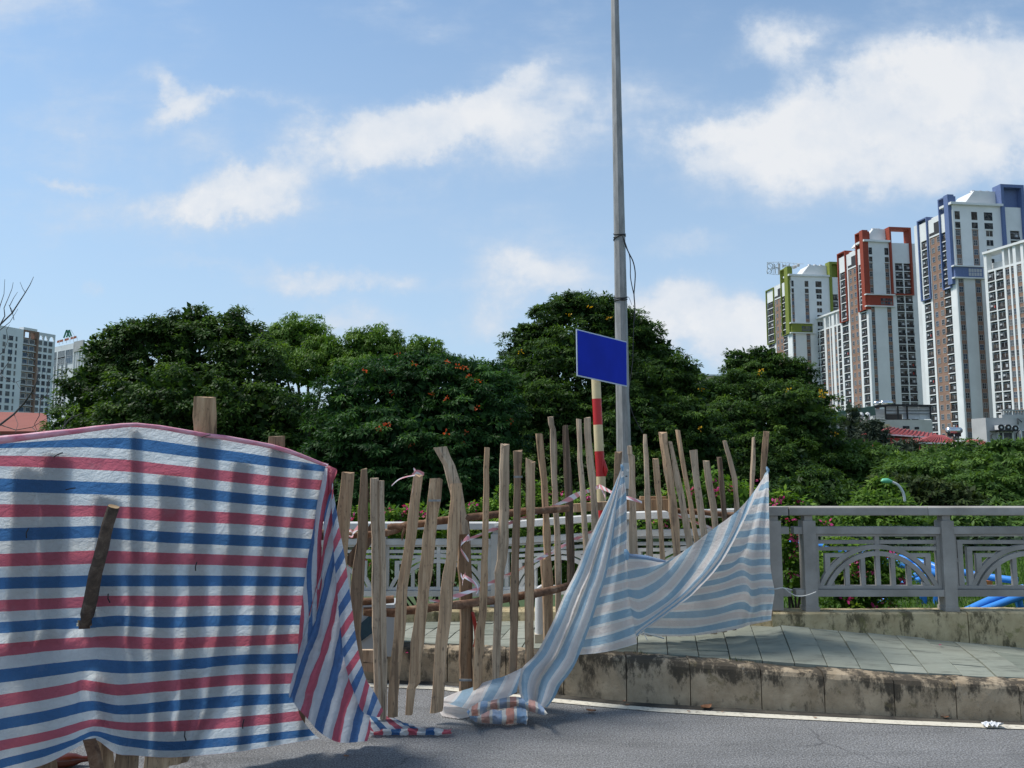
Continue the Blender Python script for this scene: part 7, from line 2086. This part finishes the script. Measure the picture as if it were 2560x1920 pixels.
# brown bottle on the road, bottom left
def bottle():
    g = G(165, 1922); t = empty('bottle', g, 'brown glass bottle lying on the road under the tarpaulin', 'bottle')
    a = Vector((g.x - .10, g.y + .0, .036)); d = Vector((.98, .2, 0)).normalized()
    L = [(0, .030), (.01, .036), (.10, .036), (.135, .030), (.165, .016), (.20, .0135), (.215, .0135), (.217, .016), (.228, .016)]
    mb = MB(); mb.tube([a + d * x for (x, r) in L[:7]], [r for (x, r) in L[:7]], 18); mb.build('bottle_body', M['bottle'], t)
    mb = MB(); mb.tube([a + d * x for (x, r) in L[6:]], [r * 1.15 for (x, r) in L[6:]], 14); mb.build('bottle_neck_ring', M['bottle'], t)
bottle()
# litter and leaves
def leaflet(u, v, w, label, mat='dryleaf', name='dry_leaf', cat='leaf', curl=.4, group='dry leaves on the road'):
    g = G(u, v, .006); L = px(g.y, w); t = Vector((rnd.uniform(.6, 1), rnd.uniform(-.5, .5), 0)).normalized(); s_ = Vector((-t.y, t.x, 0))
    V = []; F = []; n = 6
    for i in range(n + 1):
        k = i / n; ww = L * .32 * math.sin(math.pi * min(1, k * .95 + .05)) ; z = .004 + L * curl * (k - .5) ** 2
        p = g + t * (k - .5) * L
        V += [p + s_ * ww + Vector((0, 0, z + L * .12)), p + Vector((0, 0, z)), p - s_ * ww + Vector((0, 0, z + L * .09))]
    for i in range(n):
        a = i * 3; F += [(a, a + 1, a + 4, a + 3), (a + 1, a + 2, a + 5, a + 4)]
    mb = MB(); mb.add(V, F, 0, True)
    o = mb.build(name, M[mat]); tag(o, label, cat, group)
leaflet(1766, 1771, 34, 'large curled brown leaf lying across the painted edge line')
leaflet(1478, 1780, 24, 'brown leaf on the road right of the crumpled sheet')
leaflet(1569, 1764, 11, 'tiny brown leaf on the painted line, nearest the drape')
leaflet(1560, 1754, 9, 'small reddish leaf against the kerb foot near the drape')
leaflet(2363, 1795, 18, 'reddish leaf at the kerb foot, left of the white paper')
leaflet(1722, 1780, 9, 'little leaf scrap just left of the large curled leaf')
leaflet(1806, 1781, 7, 'little leaf scrap just right of the large curled leaf')
leaflet(866, 1893, 15, 'brown leaf alone on the asphalt below the tarpaulin tail')
leaflet(2038, 1796, 9, 'leaf scrap on the painted line, midway along the kerb')
def scrap():
    g = G(2480, 1815, .01); t = empty('paper_scrap', g, 'crumpled white paper on the painted line at the right', 'paper')
    V = []; F = []; n = 9
    R = random.Random(3)
    for i in range(n):
        for j in range(5):
            V.append(g + Vector(((i / (n - 1) - .5) * px(g.y, 46) , (j / 4 - .5) * .05, R.uniform(0, .028))))
    for i in range(n - 1):
        for j in range(4): a = i * 5 + j; F.append((a, a + 5, a + 6, a + 1))
    mb = MB(); mb.add(V, F); mb.build('paper_fold', M['paper'], t)
scrap()
for (u, v, lab) in ((1018, 1557, 'pink petal on the pavement behind the wrapped picket'), (2350, 1589, 'pink petal at the foot of the low wall')):
    D = 5.5 if v < 1580 else 5.5
    x = W(u, v, D).x; z = pav_z(x, D) + .012; mb = MB(); mb.add([(x - .012, D, z), (x, D - .01, z + .006), (x + .012, D, z + .002), (x, D + .012, z + .004)], [(0, 1, 2, 3)]); o = mb.build('petal', M['fl_pink']); tag(o, lab, 'petal')
# weeds in the kerb joint
def weeds():
    n = 260; V = []; T = []
    x = nrs.uniform(.2, 2.2, n); pos = np.stack([x, np.array([kerb_y(a) + .10 for a in x]), np.array([kerb_z(a) for a in x])], 1)
    pos = pos[(np.sin(x * 9) + nrs.uniform(-.5, .5, n)) > .7]
    n = len(pos); d = unit(nrs.randn(n, 3) * .5 + np.array([0, 0, 1])); L = nrs.uniform(.012, .04, n)
    o = bpy.data.objects.new('weeds', fast_mesh('weeds', leaf_quads(pos, d, unit(nrs.randn(n, 3)), L, L * .12), None, M['leaf_olive'], np.repeat(nrs.rand(n), 4))); COL.objects.link(o); o['kind'] = 'stuff'
weeds()
# small park lamp behind the right trees
D = 17.2; t = empty('park_lamp', (W(2262, 1300, D).x, D, 0), 'small curved white lamp with a green cover among the trees', 'lamp post')
P = [(2262, 1360), (2262, 1262), (2260, 1240), (2254, 1224), (2244, 1212), (2230, 1205)]
Q = [W(u, v, D) for (u, v) in P]; Q[0].z = 0; A = resample(np.array([[list(q)] for q in Q]), 4)
mb = MB(); mb.tube([Vector(a[0]) for a in A], .030, 8); mb.build('curved_arm', M['lampwhite'], t)
c = W(2214, 1202, D); mb = MB(); mb.tube([c + Vector((-.10, 0, -.01)), c + Vector((-.06, 0, 0)), c + Vector((.04, 0, .0)), c + Vector((.14, 0, -.02))], [.02, .055, .06, .03], 10); mb.build('lamp_head', M['lampgreen'], t)
